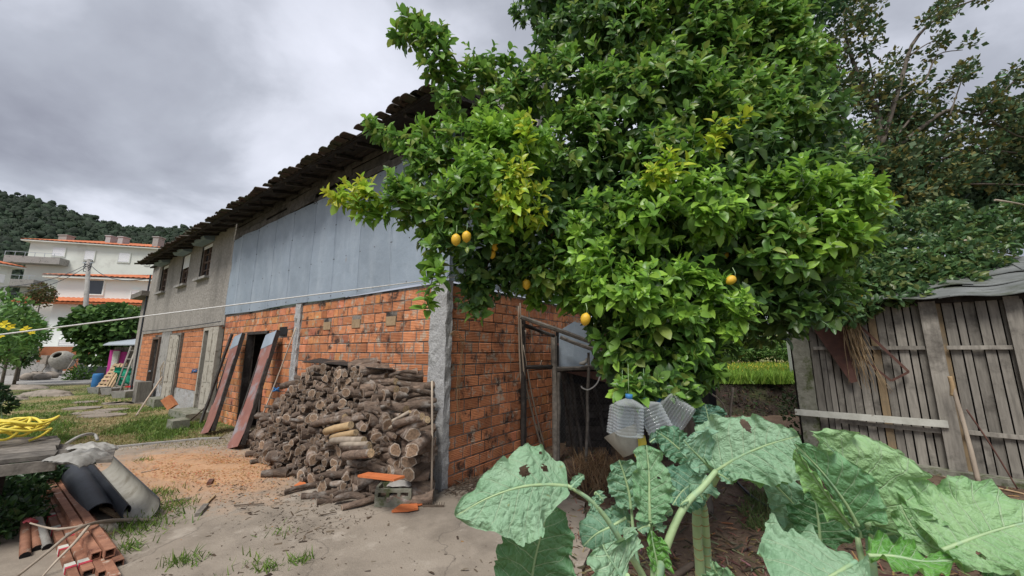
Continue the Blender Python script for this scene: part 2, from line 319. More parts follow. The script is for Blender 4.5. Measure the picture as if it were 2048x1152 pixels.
# yard concrete: cracks, dirt, and orange sawdust stain around the spill
def yardmat():
    m = mat('yard_concrete', (.325, .278, .226), (.26, .22, .176), 2.2, (.18, .152, .122), 1.3, (.46, .66), rough=.92, bump=.6, bscale=55, world=True, c4=(.42, .37, .31), s4=1.7, t4=(.56, .7))
    T = m.node_tree; N = T.nodes; L = T.links; bs = N['Principled BSDF']; src = bs.inputs['Base Color'].links[0].from_socket
    g = N.new('ShaderNodeNewGeometry'); c = gp(395, 945)
    sp = N.new('ShaderNodeVectorMath'); sp.operation = 'SUBTRACT'; sp.inputs[1].default_value = tuple(c); L.new(g.outputs[0], sp.inputs[0])
    rt = N.new('ShaderNodeVectorRotate'); rt.rotation_type = 'Z_AXIS'; rt.inputs['Angle'].default_value = R_(25); L.new(sp.outputs[0], rt.inputs['Vector'])
    ml = N.new('ShaderNodeVectorMath'); ml.operation = 'MULTIPLY'; ml.inputs[1].default_value = (.42, .85, 1); L.new(rt.outputs[0], ml.inputs[0])
    ln = N.new('ShaderNodeVectorMath'); ln.operation = 'LENGTH'; L.new(ml.outputs[0], ln.inputs[0])
    n = N.new('ShaderNodeTexNoise'); n.inputs['Scale'].default_value = 3; n.inputs['Detail'].default_value = 9; n.inputs['Roughness'].default_value = .75; L.new(g.outputs[0], n.inputs['Vector'])
    ma = N.new('ShaderNodeMath'); ma.operation = 'MULTIPLY_ADD'; ma.inputs[1].default_value = 1.5; L.new(n.outputs[0], ma.inputs[0]); L.new(ln.outputs['Value'], ma.inputs[2])
    mr = N.new('ShaderNodeMapRange'); mr.inputs[1].default_value = 1.75; mr.inputs[2].default_value = 1.25; mr.inputs[3].default_value = 0; mr.inputs[4].default_value = .85; L.new(ma.outputs[0], mr.inputs[0])
    x = N.new('ShaderNodeMix'); x.data_type = 'RGBA'; L.new(mr.outputs[0], x.inputs[0]); L.new(src, x.inputs[6]); x.inputs[7].default_value = (.47, .29, .175, 1)
    # hairline cracks
    vo = N.new('ShaderNodeTexVoronoi'); vo.feature = 'DISTANCE_TO_EDGE'; vo.inputs['Scale'].default_value = .55
    nd = N.new('ShaderNodeTexNoise'); nd.inputs['Scale'].default_value = 2.2; nd.inputs['Detail'].default_value = 6; L.new(g.outputs[0], nd.inputs['Vector'])
    av = N.new('ShaderNodeVectorMath'); av.operation = 'MULTIPLY_ADD'; av.inputs[1].default_value = (.9, .9, 0); L.new(nd.outputs['Color'], av.inputs[0]); L.new(g.outputs[0], av.inputs[2]); L.new(av.outputs[0], vo.inputs['Vector'])
    m2 = N.new('ShaderNodeMapRange'); m2.inputs[1].default_value = .0; m2.inputs[2].default_value = .007; m2.inputs[3].default_value = .55; m2.inputs[4].default_value = 0; L.new(vo.outputs['Distance'], m2.inputs[0])
    y = N.new('ShaderNodeMix'); y.data_type = 'RGBA'; L.new(m2.outputs[0], y.inputs[0]); L.new(x.outputs[2], y.inputs[6]); y.inputs[7].default_value = (.10, .085, .07, 1)
    L.new(y.outputs[2], bs.inputs['Base Color']); return m
M['yard'] = yardmat()
M['sawdust'] = mat('orange_sawdust', (.54, .335, .20), (.44, .25, .135), 20, (.38, .26, .17), 3, (.5, .7), bump=.9, bscale=60, world=True)

def kalemat():
    m = bpy.data.materials.new('kale_leaf'); m.use_nodes = True; T = m.node_tree; N = T.nodes; L = T.links; bs = N['Principled BSDF']
    bs.inputs['Roughness'].default_value = .5; bs.inputs['Specular IOR Level'].default_value = .35
    oi = N.new('ShaderNodeObjectInfo'); uv = N.new('ShaderNodeUVMap'); uv.uv_map = 'leafuv'
    def at(nm): x = N.new('ShaderNodeAttribute'); x.attribute_name = nm; return x.outputs['Fac']
    def ma(op, a, b=None, c=None):
        x = N.new('ShaderNodeMath'); x.operation = op
        for i, v in enumerate((a, b, c)):
            if v is None: continue
            if isinstance(v, (int, float)): x.inputs[i].default_value = v
            else: L.new(v, x.inputs[i])
        return x.outputs[0]
    def mr(v, a, b, lo, hi, t='SMOOTHSTEP'):
        x = N.new('ShaderNodeMapRange'); x.interpolation_type = t
        for i, q in ((1, a), (2, b), (3, lo), (4, hi)):
            if isinstance(q, (int, float)): x.inputs[i].default_value = q
            else: L.new(q, x.inputs[i])
        L.new(v, x.inputs[0]); return x.outputs[0]
    def mx(f, a, b, bt='MIX'):
        x = N.new('ShaderNodeMix'); x.data_type = 'RGBA'; x.blend_type = bt
        for s_, val in ((0, f), (6, a), (7, b)):
            if isinstance(val, (int, float)): x.inputs[s_].default_value = val
            elif isinstance(val, tuple): x.inputs[s_].default_value = (*val, 1)
            else: L.new(val, x.inputs[s_])
        return x.outputs[2]
    n = N.new('ShaderNodeTexNoise'); n.inputs['Scale'].default_value = 9; n.inputs['Detail'].default_value = 6; L.new(uv.outputs[0], n.inputs['Vector'])
    nw = N.new('ShaderNodeTexNoise'); nw.inputs['Scale'].default_value = 22; nw.inputs['Detail'].default_value = 3; L.new(uv.outputs[0], nw.inputs['Vector'])
    wob = ma('MULTIPLY_ADD', nw.outputs[0], .26, -.13)
    dis = N.new('ShaderNodeVectorMath'); dis.operation = 'MULTIPLY_ADD'; dis.inputs[1].default_value = (.03, .03, 0); L.new(n.outputs['Color'], dis.inputs[0]); L.new(uv.outputs[0], dis.inputs[2])
    vo = N.new('ShaderNodeTexVoronoi'); vo.feature = 'DISTANCE_TO_EDGE'; vo.inputs['Scale'].default_value = 46; L.new(dis.outputs[0], vo.inputs['Vector'])
    vo2 = N.new('ShaderNodeTexVoronoi'); vo2.feature = 'DISTANCE_TO_EDGE'; vo2.inputs['Scale'].default_value = 150; L.new(dis.outputs[0], vo2.inputs['Vector'])
    a_ = at('va'); ln = at('vlen')
    d1 = ma('MULTIPLY', ma('PINGPONG', ma('ADD', at('vq'), wob), .5), ln); d2 = ma('MULTIPLY', ma('PINGPONG', ma('ADD', at('vq2'), wob), .5), ln)
    w1 = mr(a_, 0, 1, .0024, .0007, 'LINEAR'); v1 = mr(d1, ma('MULTIPLY', w1, .25), w1, 1, 0)
    v2 = ma('MULTIPLY', mr(d2, .0002, .0012, .65, 0), mr(a_, .34, .42, 0, 1))
    xm = ma('ABSOLUTE', at('vx')); v3_ = mr(xm, .0015, .0034, 1, 0)
    hv = ma('MAXIMUM', ma('MAXIMUM', v1, v2), v3_)
    base = mx(1.0, mx(mr(n.outputs[0], .35, .65, 0, 1), (1, 1, 1), (.76, .86, .80)), oi.outputs['Color'], 'MULTIPLY')
    base = mx(mr(vo.outputs['Distance'], 0, .06, .24, 0), base, (.36, .54, .38)); base = mx(mr(vo2.outputs['Distance'], 0, .10, .14, 0), base, (.34, .52, .36))
    col = mx(ma('MULTIPLY', hv, .62), base, (.52, .66, .44))
    # chewed, yellowing specks
    ns = N.new('ShaderNodeTexNoise'); ns.inputs['Scale'].default_value = 34; ns.inputs['Detail'].default_value = 2; L.new(uv.outputs[0], ns.inputs['Vector']); col = mx(mr(ns.outputs[0], .735, .76, 0, .6), col, (.40, .42, .18))
    L.new(col, bs.inputs['Base Color'])
    h = ma('MULTIPLY_ADD', mr(vo.outputs['Distance'], 0, .35, 0, 1), 2.5, mr(vo2.outputs['Distance'], 0, .3, 0, .6)); h = ma('MULTIPLY_ADD', hv, -1.6, h)
    bn = N.new('ShaderNodeBump'); bn.inputs['Strength'].default_value = .6; bn.inputs['Distance'].default_value = .003; L.new(h, bn.inputs['Height']); L.new(bn.outputs[0], bs.inputs['Normal'])
    tr = N.new('ShaderNodeBsdfTranslucent'); L.new(mx(.5, col, (.30, .46, .07)), tr.inputs[0]); ms = N.new('ShaderNodeMixShader'); ms.inputs[0].default_value = .3
    L.new(bs.outputs[0], ms.inputs[1]); L.new(tr.outputs[0], ms.inputs[2]); L.new(ms.outputs[0], N['Material Output'].inputs[0]); return m
M['kale'] = kalemat()
def bottlemat():
    m = bpy.data.materials.new('clear_plastic'); m.use_nodes = True; T = m.node_tree; N = T.nodes; L = T.links; bs = N['Principled BSDF']
    bs.inputs['Base Color'].default_value = (.80, .84, .86, 1); bs.inputs['Roughness'].default_value = .07; bs.inputs['Specular IOR Level'].default_value = 1.0
    t = N.new('ShaderNodeBsdfTransparent'); t.inputs[0].default_value = (.86, .9, .92, 1); ms = N.new('ShaderNodeMixShader')
    lw = N.new('ShaderNodeLayerWeight'); lw.inputs[0].default_value = .35; mr = N.new('ShaderNodeMapRange'); mr.inputs[3].default_value = .10; mr.inputs[4].default_value = .62
    L.new(lw.outputs['Facing'], mr.inputs[0]); L.new(mr.outputs[0], ms.inputs[0]); L.new(t.outputs[0], ms.inputs[1]); L.new(bs.outputs[0], ms.inputs[2]); L.new(ms.outputs[0], N['Material Output'].inputs[0]); return m
M['bottle'] = bottlemat()
# ------------------------------------------------------------ ground
g = MB()
def gz(x, y):
    return -.03 + .02*mnoise.noise(Vector((x*.6, y*.6, 0)))
xs = [-900, -400, -150, -60]+[-40+i*.8 for i in range(100)]+[60, 150, 400, 900]
ys = [-60, -20]+[-4+i*.8 for i in range(72)]+[80, 150, 400, 1100]
nx = len(xs); ny = len(ys)
g.sm = True
g.add([(x, y, gz(x, y)) for y in ys for x in xs], [(j*nx+i, j*nx+i+1, (j+1)*nx+i+1, (j+1)*nx+i) for j in range(ny-1) for i in range(nx-1)])
struct(g.build('ground', M['dirt']))

def sheet(name, pts, m, z=0.004, jit=.03, step=.15, thick=.05, kind='structure'):
    ring = []
    for i in range(len(pts)):
        a, b = pts[i], pts[(i+1) % len(pts)]; n = max(1, int((b-a).length/step))
        for k in range(n):
            p = a.lerp(b, k/n); q = mnoise.noise_vector(p*2.3)*jit*1.5+mnoise.noise_vector(p*9)*jit
            ring.append(Vector((p.x+q.x, p.y+q.y, z)))
    b_ = MB(); b_.prism([r-Vector((0, 0, thick)) for r in ring], (0, 0, thick))
    o = b_.build(name, m); o['kind'] = kind
    return o
sheet('concrete_yard', [gp(*p) for p in ((-60, 912), (215, 897), (330, 886), (400, 880), (438, 880), (470, 862))]+[W(5.6, -.1, 0), W(.1, -.1, 0), W(-.05, .1, 0)]+[gp(*p) for p in ((905, 978), (1010, 965), (1120, 975), (1165, 1010), (1180, 1080), (1165, 1150), (1150, 1400), (200, 1500), (-500, 1400), (-700, 1050))], M['yard'], z=.03)
sheet('lawn', [gp(*p) for p in ((-200, 905), (215, 893), (330, 882), (400, 876), (438, 876), (470, 858))]+[W(7, -.1, 0), W(17.6, -.1, 0), W(17.6, .9, 0)]+[gp(*p) for p in ((180, 770), (60, 772), (-200, 768), (-500, 800))], M['lawn'], z=.012)
sheet('garden_soil', [gp(*p) for p in ((1120, 979), (1010, 969), (905, 982))]+[W2(-.02, .02, 0), W2(5, -.02, 0), Vector((3.2, 11, 0)), Vector((9, 10.6, 0)), Vector((12, 6, 0)), Vector((9, -1, 0)), Vector((1, -1, 0))]+[gp(*p) for p in ((1155, 1400), (1170, 1150), (1186, 1080), (1170, 1010))], M['soil'], z=.016)
# pale concrete apron far left
sheet('path', [gp(*p) for p in ((-300, 764), (60, 769), (190, 767), (285, 764), (283, 752), (150, 741), (-300, 738))], M['concrete'], z=.02)
# flat flagstones in the lawn
fs = thing('stone_path', 'irregular flat stones sunk in the worn lawn in front of the house doors', 'stone path', gp(190, 820))
for (px, py, a, b_) in ((170, 806, .42, .3), (165, 818, .5, .35), (185, 828, .5, .3), (205, 833, .55, .35), (222, 822, .4, .3), (250, 808, .6, .35), (285, 806, .6, .4), (315, 808, .5, .35), (228, 808, .35, .3)):
    c = gp(px, py); n = 8; m = MB()
    m.prism([(c.x+a*(.8+.35*random.random())*math.cos(6.283*k/n), c.y+b_*(.8+.35*random.random())*math.sin(6.283*k/n), .012) for k in range(n)], (0, 0, .035))
    m.build('stone', M['stone'], fs)
# long low boulders at left
for (px, py, s_, lab) in ((95, 792, (1.05, .35, .26), 'long low rounded boulder lying on the lawn at the left'), (45, 778, (1.2, .5, .22), 'flat broad boulder behind the long boulder on the lawn'), (20, 800, (.6, .4, .18), 'small half-buried boulder at the left edge of the lawn')):
    c = gp(px, py); m = MB(); m.sm = True
    def fb(u, v, c=c, s_=s_):
        th = u*2*math.pi; ph = v*math.pi/2*.999+.0005
        d = Vector((math.cos(th)*math.cos(ph), math.sin(th)*math.cos(ph), math.sin(ph)))
        k = 1+.22*mnoise.noise(d*1.8+c)+.07*mnoise.noise(d*6+c)
        return c+Vector((d.x*s_[0]*k, d.y*s_[1]*k, d.z*s_[2]*k-.03))
    m.grid(fb, 22, 10); tag(m.build('boulder', M['stone'], origin=c), lab, 'boulder')

# raised meadow beyond the garden, with its dark earth bank
mb_ = MB(); mb_.sm = True
bank = [(1.5, 10.6), (3.4, 10.6), (5.5, 10.45), (7.5, 10.6), (10, 10.4), (14, 10), (20, 9)]
def bp(u, v):
    x = 1.0+u*26; y0 = 10.5+.25*mnoise.noise(Vector((x*.7, 0, 3)))-.02*x
    if v < .5:
        k = v/.5; return Vector((x, y0+k*.75+.18*mnoise.noise(Vector((x*2, k*3, 1))), k*.78+.10*mnoise.noise(Vector((x*3, k*4, 2)))*(1 if 0 < k < 1 else 0)-.03*(1-k)))
    k = (v-.5)/.5; return Vector((x, y0+.75+.01+k*k*26, .78+.01*k))
mb_.grid(bp, 90, 24)
o = struct(mb_.build('earth_bank', M['bankearth']))
fm = MB(); fm.sm = True
fm.grid(lambda u, v: Vector((1.2+u*34, 11.25+v*22-.02*(1.2+u*34), .80+.03*mnoise.noise(Vector((u*30, v*20, 0))))), 60, 40)
struct(fm.build('meadow', M['field']))
# far bank of the meadow
fk = MB(); fk.sm = True
fk.grid(lambda u, v: Vector((-2+u*50, 27+v*8-u*4, .7+v*3.4+.5*mnoise.noise(Vector((u*12, v*3, 5))))), 60, 12)
struct(fk.build('hillside', mat('dry_bank', (.30, .26, .12), (.14, .17, .05), .9, (.36, .26, .17), .5, (.55, .7), bump=.5, world=True)))

# ------------------------------------------------------------ brick laying
BH, BJ = .140, .015; CR = BH+BJ
def brick_mesh(L, mname, h=BH, d=.11):
    b = MB(); c = .006; x, z = L/2, h/2
    b.add([(-x, -d/2+c, -z), (x, -d/2+c, -z), (x, -d/2+c, z), (-x, -d/2+c, z), (-x+c, -d/2, -z+c), (x-c, -d/2, -z+c), (x-c, -d/2, z-c), (-x+c, -d/2, z-c), (-x, d/2, -z), (x, d/2, -z), (x, d/2, z), (-x, d/2, z)],
          [(4, 5, 6, 7), (0, 1, 5, 4), (1, 2, 6, 5), (2, 3, 7, 6), (3, 0, 4, 7), (1, 0, 8, 9), (2, 1, 9, 10), (3, 2, 10, 11), (0, 3, 11, 8), (8, 11, 10, 9)])
    return b
def lay(u0, u1, z0, z1, holes, lens=(.30, .30, .30, .24, .20, .15)):
    """list of (ucentre, zcentre, length)"""
    res = []; r = 0; z = z0
    while z+BH*.6 < z1:
        h = min(BH, z1-z)
        cuts = sorted([(a, b) for (a, b, c, d) in holes if c < z+h*.5 < d]); segs = []; x = u0
        for a, b in cuts:
            if a > x: segs.append((x, a))
            x = max(x, b)
        if x < u1: segs.append((x, u1))
        for a, b in segs:
            x = a; first = True
            while x < b-.04:
                L = random.choice(lens); 
                if first: L = (.14 if r % 2 else .30); first = False
                L = min(L, b-x)
                if b-(x+L) < .07: L = b-x
                res.append((x+L/2, z+h/2, L-BJ, h)); x += L
        z += CR; r += 1
    return res

# ------------------------------------------------------------ the brick barn
barn = thing('brick_barn', 'barn of orange hollow brick with blue-grey sheet metal above and a dark tiled roof', 'barn', W(2, 0, 0))
WH = 2.66
door = (5.50, 6.62, -.1, 2.17)
vents = [(2.93, 3.19, 2.10, 2.26), (2.0, 2.26, 2.10, 2.26), (1.06, 1.32, 2.10, 2.26), (4.62, 5.0, 2.05, 2.24)]
L1 = lay(.30, 4.05, 0, WH, vents)+lay(4.30, 8.26, 0, WH, [door]+vents)
L2 = lay(.09, 4.6, 0, WH, [])
allb = [(W(a, -.055, z), U, a, L, h, 0) for a, z, L, h in L1]+[(W2(a, -.055, z), V, a, L, h, 1) for a, z, L, h in L2]
def bscore(t):
    p = t[0]; d = (p-CAMP).length; nrm = (-V if t[5] == 0 else -U); return t[3]*t[4]*abs((CAMP-p).dot(nrm))/d**3
def hid(t):   # behind the log pile or out of sight
    return t[5] == 0 and .3 < t[2] < 3.6 and t[0].z < 1.0 or (t[5] == 1 and t[2] > 3.4)
order = sorted(allb, key=lambda t: -bscore(t)*(0.01 if hid(t) else 1))
cache = {}
for i, (p, d, a, L, h, fc) in enumerate(order[:300]):
    k = (round(L, 2), round(h, 2))
    if k not in cache: cache[k] = brick_mesh(k[0], '', k[1]).mesh('brick', M['brick'])
    ax = -d if fc == 0 else d; ay = (V if fc == 0 else U)
    R = frame(ax, ay, ax.cross(ay)) if ax.cross(ay).z > 0 else frame(-ax, ay, (-ax).cross(ay))
    inst('brick', cache[k], p-ay*rnd(-.002, .004), R, barn)
def bricks_joined(lst, name, parent, m, nrm=None):
    b = MB()
    for (p, d, a, L, h, fc) in lst:
        ay = (V if fc == 0 else U); s = brick_mesh(L, '', h); k = rnd(.74, 1.26); b.cur = (k, k*rnd(.9, 1.1), k*rnd(.85, 1.1)); off = rnd(-.002, .004)
        b.add([p+d*v[0]+ay*(v[1]-off)+Z*v[2] for v in s.v], s.f)
    return b.build(name, m, parent, kind='stuff')
bricks_joined(order[300:], 'further_brick', barn, M['brick_s'])
# mortar bed behind the brick faces (recessed 5 mm)
def wallslab(segs, name, m, parent, P=W, off=-.006, th=.14, nd=False):
    b = MB(); ay = V if P is W else U; ax = U if P is W else V
    for (a, c, z0, z1) in segs:
        q = P((a+c)/2, off-th/2, (z0+z1)/2); b.box(q, ax, ay, Z, c-a, th, z1-z0)
    return b.build(name, m, parent)
wallslab([(.30, 5.50, 0, WH), (6.62, 8.26, 0, WH), (5.50, 6.62, 2.17, WH)], 'mortar_bed', M['mortar'], barn)
wallslab([(.08, 4.6, 0, WH)], 'mortar_bed', M['mortar'], barn, W2)
for (a, c, z0, z1) in vents[:3]:
    b = MB(); b.box(W((a+c)/2, .001, (z0+z1)/2), U, V, Z, c-a-.02, .02, z1-z0-.02); b.build('vent_block', M['wood_tan'] if a > 1 else M['brick_h'], barn)
b = MB(); b.box(W(4.81, -.0, 2.145), U, V, Z, .36, .01, .17); b.build('vent_shade_plate', M['black'], barn)  # black plate on the mortar, its colour standing in for the shaded opening
# granite corner pillar and slim pillar: rough split stone
def rough_pillar(P, a0, a1, o0, o1, z1, name, lab=None, seg=34, amp=.016, parent=barn):
    b = MB(); rings = []; n = 5
    ax = U if P is W else V
    per = []
    cor = [(a0, o0), (a1, o0), (a1, o1), (a0, o1)]
    for i in range(4):
        for k in range(n): x, y = cor[i]; x2, y2 = cor[(i+1) % 4]; per.append((x+(x2-x)*k/n, y+(y2-y)*k/n))
    m = len(per); vs = []
    for j in range(seg+1):
        z = z1*j/seg
        for (a, o) in per:
            p = P(a, o, z); q = mnoise.noise_vector(p*9)*amp+mnoise.noise_vector(p*28)*amp*.6
            vs.append(p+Vector((q.x, q.y, 0)))
    fs_ = [(j*m+i, j*m+(i+1) % m, (j+1)*m+(i+1) % m, (j+1)*m+i) for j in range(seg) for i in range(m)]
    fs_.append(tuple(seg*m+i for i in range(m))); b.add(vs, fs_)
    return b.build(name, M['granite'], parent, label=lab)
rough_pillar(W, -.03, .29, -.085, .03, 2.72, 'corner_pillar', 'rough grey granite post at the corner')
rough_pillar(W, 4.07, 4.29, -.1, .03, 2.70, 'pillar', 'slim grey concrete post in the brick wall')
# dark room behind the doorway
b = MB()
for q in ((W(6.06, -2.2, 1.1), U, V, 1.9, .05, 2.3), (W(5.2, -1.15, 1.1), V, U, 2.1, .05, 2.3), (W(6.95, -1.15, 1.1), V, U, 2.1, .05, 2.3)):
    b.box(q[0], q[1], q[2], Z, q[3], q[4], q[5])
b.box(W(6.06, -1.2, 2.3), U, V, Z, 1.8, 2.2, .05); b.build('inner_room', M['wood_dark'], barn)
b = MB()
for a in (5.52, 6.60): b.beam(W(a, -.03, 0), W(a, -.03, 2.16), .06, .12, V)
b.beam(W(5.49, -.03, 2.14), W(6.63, -.03, 2.14), .12, .06, Z); b.build('door_frame', M['wood_dark'], barn)
# metal sheets
ST = 4.75
def msheet(P, a0, a1, z0, z1, k):
    ax = U if P is W else V; ay = V if P is W else U; b = MB(); b.sm = True
    n, m_ = 12, 16; base = P(0, 0, 0); o0 = .035+.003*(k % 2)
    def f(u, v):
        a = a0+(a1-a0)*u; z = z0+(z1-z0)*v
        d = .022*mnoise.noise(Vector((a*1.4, z*1.0, 2)))+.006*mnoise.noise(Vector((a*5, z*4, 3)))
        if u < .08: d -= .004*(.08-u)/.08
        return P(a, o0+d, z+.012*math.sin(a*1.7))
    b.grid(f, n, m_)
    # returned edges give the sheet its thickness
    b.sm = False
    for ue in (0, 1):
        b.grid(lambda u, v, ue=ue: f(ue, v)-(ay*-1)*(-.004*u), 1, m_)
    b.grid(lambda u, v: f(u, 0)+ay*(.008*v), n, 1)
    o = b.build('metal_sheet', M['sheet'], barn)
    nb = MB()
    for uu in (.03, .5, .97):
        for vv in (.03, .36, .68, .97):
            p = f(uu, vv)-ay*.002; nb.box(p, ax, ay, Z, .014, .006, .014)
    nb.build('nail_heads', M['nail'], o); return o
e_ = [8.30, 7.62, 6.65, 5.62, 4.78, 3.80, 2.98, 2.12, 1.25, .42, -.04]
for k in range(len(e_)-1): msheet(W, e_[k+1]-.03, e_[k], 2.67, ST, k)
for k in range(5): msheet(W2, -.04+k*.95, .95+k*.95, 2.67, 4.9+.15*k, k+3)
# crease / dent line on the first sheet is geometry: a few small battens and nails left out at this size
# gable / wall-top boards, uneven, with gaps; dark backing behind
b = MB(); b.box(W(4.1, -.06, 5.0), U, V, Z, 8.4, .04, .55); b.build('wall_top_backing', M['black'], barn)
def board(a0, a1, z0, z1, h, off):
    b = MB(); b.beam(W(a0, off, z0), W(a1, off, z1), .025, h, Z, segs=6, wob=.005); b.build('board', M['board_grey'], barn)
for (a0, a1, z0, z1, h, off) in ((8.28, 6.3, 4.80, 4.85, .15, .02), (8.28, 5.1, 4.98, 5.05, .15, .0), (6.28, 3.9, 4.79, 4.87, .13, .03), (5.2, 2.6, 4.97, 5.07, .17, .02), (3.95, 1.4, 4.78, 4.85, .12, .02), (2.7, .0, 5.0, 5.02, .17, .0), (1.5, .0, 4.80, 4.82, .14, .03), (8.28, 4.5, 5.17, 5.19, .13, .01), (4.6, .0, 5.19, 5.17, .12, .02), (8.28, 4.4, 5.30, 5.31, .10, .0)):
    board(a0, a1, z0, z1, h, off)
# right facade upper boards (mostly behind the tree)
for k in range(6):
    b = MB(); b.beam(W2(0, .01, 5.0+.17*k), W2(5, .01, 5.0+.17*k), .025, .15, Z, segs=6, wob=.004); b.build('board', M['wood_dark'], barn)

# ---- roof: rises away from the eave, purlins and rafters under it, clay tiles on top
SL = math.tan(R_(15)); EO, EZ = .58, 5.07
def roofp(u, off, dz=0): return W(u, off, EZ+(EO-off)*SL+dz)
rn = (Z*math.cos(R_(15))+(-V)*math.sin(R_(15))).normalized(); rd = (V*math.cos(R_(15))+Z*math.sin(R_(15))).normalized()
def roof(parent, u0, u1, depth, nind, seed, sag=0.0):
    random.seed(seed)
    for a in np.arange(u0+.15, u1, .62):                       # rafters
        b = MB(); b.beam(roofp(a, EO-.06, -.045), roofp(a, EO-2.2, -.045), .06, .05, rn); b.build('rafter', M['wood_dark'], parent)
    for o_ in (EO-.04, EO-.42):                                   # laths along the eave
        b = MB(); b.beam(roofp(u0, o_, -.0), roofp(u1, o_, -.0), .10, .035, rn, segs=10, wob=.008); b.build('lath', M['wood_dark'], parent)
    b = MB(); b.beam(roofp(u0, EO-1.25-depth/2+1.3, .01), roofp(u1, EO-1.25-depth/2+1.3, .01), depth+.1, .03, rn)
    b.build('roof_boarding', M['wood_dark'], parent)
    tl, tw = .40, .165; n = 7
    def tmesh():
        q = MB(); q.sm = True; vs = []
        for j, (y, r) in enumerate(((-tl/2, .092), (tl/2, .078))):
            for i in range(n):
                a = math.pi*i/(n-1); vs.append((math.cos(a)*r, y, math.sin(a)*r*.40))
            for i in range(n):
                a = math.pi*i/(n-1); vs.append((math.cos(a)*(r-.014), y, math.sin(a)*(r-.014)*.40-.004))
        fs_ = [(i, i+1, 2*n+i+1, 2*n+i) for i in range(n-1)]+[(n+i+1, n+i, 3*n+i, 3*n+i+1) for i in range(n-1)]+[(i+1, i, n+i, n+i+1) for i in range(n-1)]
        q.add(vs, fs_); return q
    T = tmesh(); me = T.mesh('tile', M['tile']); rest = MB(); rest.sm = True; cnt = 0
    rows = int(depth/.32)
    for r in range(rows):
        for a in np.arange(u0+.1, u1, tw):
            if r == 0 and random.random() < .08: continue
            p = roofp(a+rnd(-.015, .015), EO+.035-.32*r-rnd(0, .05 if r else .10), -.005+rnd(0, .012)+(.02 if random.random() < .07 and r < 2 else 0))
            Rm = frame(-U, rd, (-U).cross(rd)); 
            if Rm.col[2].z < 0: Rm = frame(U, rd, U.cross(rd))
            Rm = Rm @ Matrix.Rotation(rnd(-.06, .06), 3, 'Z') @ Matrix.Rotation(rnd(0, .06)+.03, 3, 'X').inverted()
            if cnt < nind: inst('tile', me, p, Rm, parent); cnt += 1
            else: rest.cur = (1, 1, 1); rest.add([p+Rm @ Vector(v) for v in T.v], T.f)
    if rest.v: rest.build('further_tile', M['tile'], parent, kind='stuff')
roof(barn, -.35, 8.3, 4.2, 130, 3)
# loose, slipped tiles standing proud of the eave line
random.seed(5)
for a, n in ((1.05, 2), (.35, 2), (4.25, 2), (-.15, 3), (6.0, 2)):
    for k in range(n):
        b = MB(); b.sm = True; p = roofp(a+k*.17, EO+.03, .035+rnd(-.01, .012)+.012*k); r_ = .10; tt = rnd(-.1, .25)
        def ft(u, v, p=p, tt=tt): an = math.pi*u; return p+U*(math.cos(an)*r_)+rn*(math.sin(an)*r_*.45)+rd*(v*.38-.1)+Z*(v*tt*.3)
        b.grid(ft, 6, 1); 
        b.grid(lambda u, v, p=p: ft(u, v)-rn*.014, 6, 1); b.build('tile', M['tile'], barn)
# masonry stub above the roof corner, seen through the tree
b = MB(); b.box(W(-.1+.3, -1.9, 6.35), U, V, Z, 1.3, .4, 1.2); b.build('parapet', M['concrete'], barn)

# ------------------------------------------------------------ the stucco house next to it
hs = thing('stucco_house', 'grey rough-rendered house with three small shuttered windows over brick infilled doorways', 'house', W(12, 0, 0))
ZS = 2.43; HE = 17.5; wins = [(15.05, 15.95), (12.35, 13.2), (10.15, 11.1)]; wz = (3.97, 5.02)
segs = []
x = 8.30
for a, c in sorted(wins): segs.append((x, a, ZS, 5.24)); segs.append((a, c, ZS, wz[0])); segs.append((a, c, wz[1], 5.24)); x = c
segs.append((x, HE, ZS, 5.24))
b = MB()
for (a, c, z0, z1) in segs:
    nu = max(2, int((c-a)/.12)); nv = max(2, int((z1-z0)/.12))
    b.sm = True
    def f(u, v, a=a, c=c, z0=z0, z1=z1):
        A = a+(c-a)*u; zz = z0+(z1-z0)*v; e = (min(u, 1-u)*(c-a), min(v, 1-v)*(z1-z0)); k = 0 if min(e) < 1e-6 else 1
        return W(A, .02+k*(.012*mnoise.noise(Vector((A*3, zz*3, 1)))+.008*mnoise.noise(Vector((A*8, zz*8, 4)))), zz)
    b.grid(f, nu, nv)
    b.sm = False; b.box(W((a+c)/2, -.12, (z0+z1)/2), U, V, Z, c-a, .2, z1-z0)
b.box(W(8.29, -.0, 3.8), V, U, Z, .045, .02, 2.8)
b.box(W(12.9, .008, ZS-.012), U, V, Z, 9.2, .05, .02)
b.build('upper_wall', M['stucco'], hs)
b = MB(); b.box(W(HE-.1, -2.2, 2.6), V, U, Z, 4.2, .2, 5.2); b.build('end_wall', M['stucco'], hs)
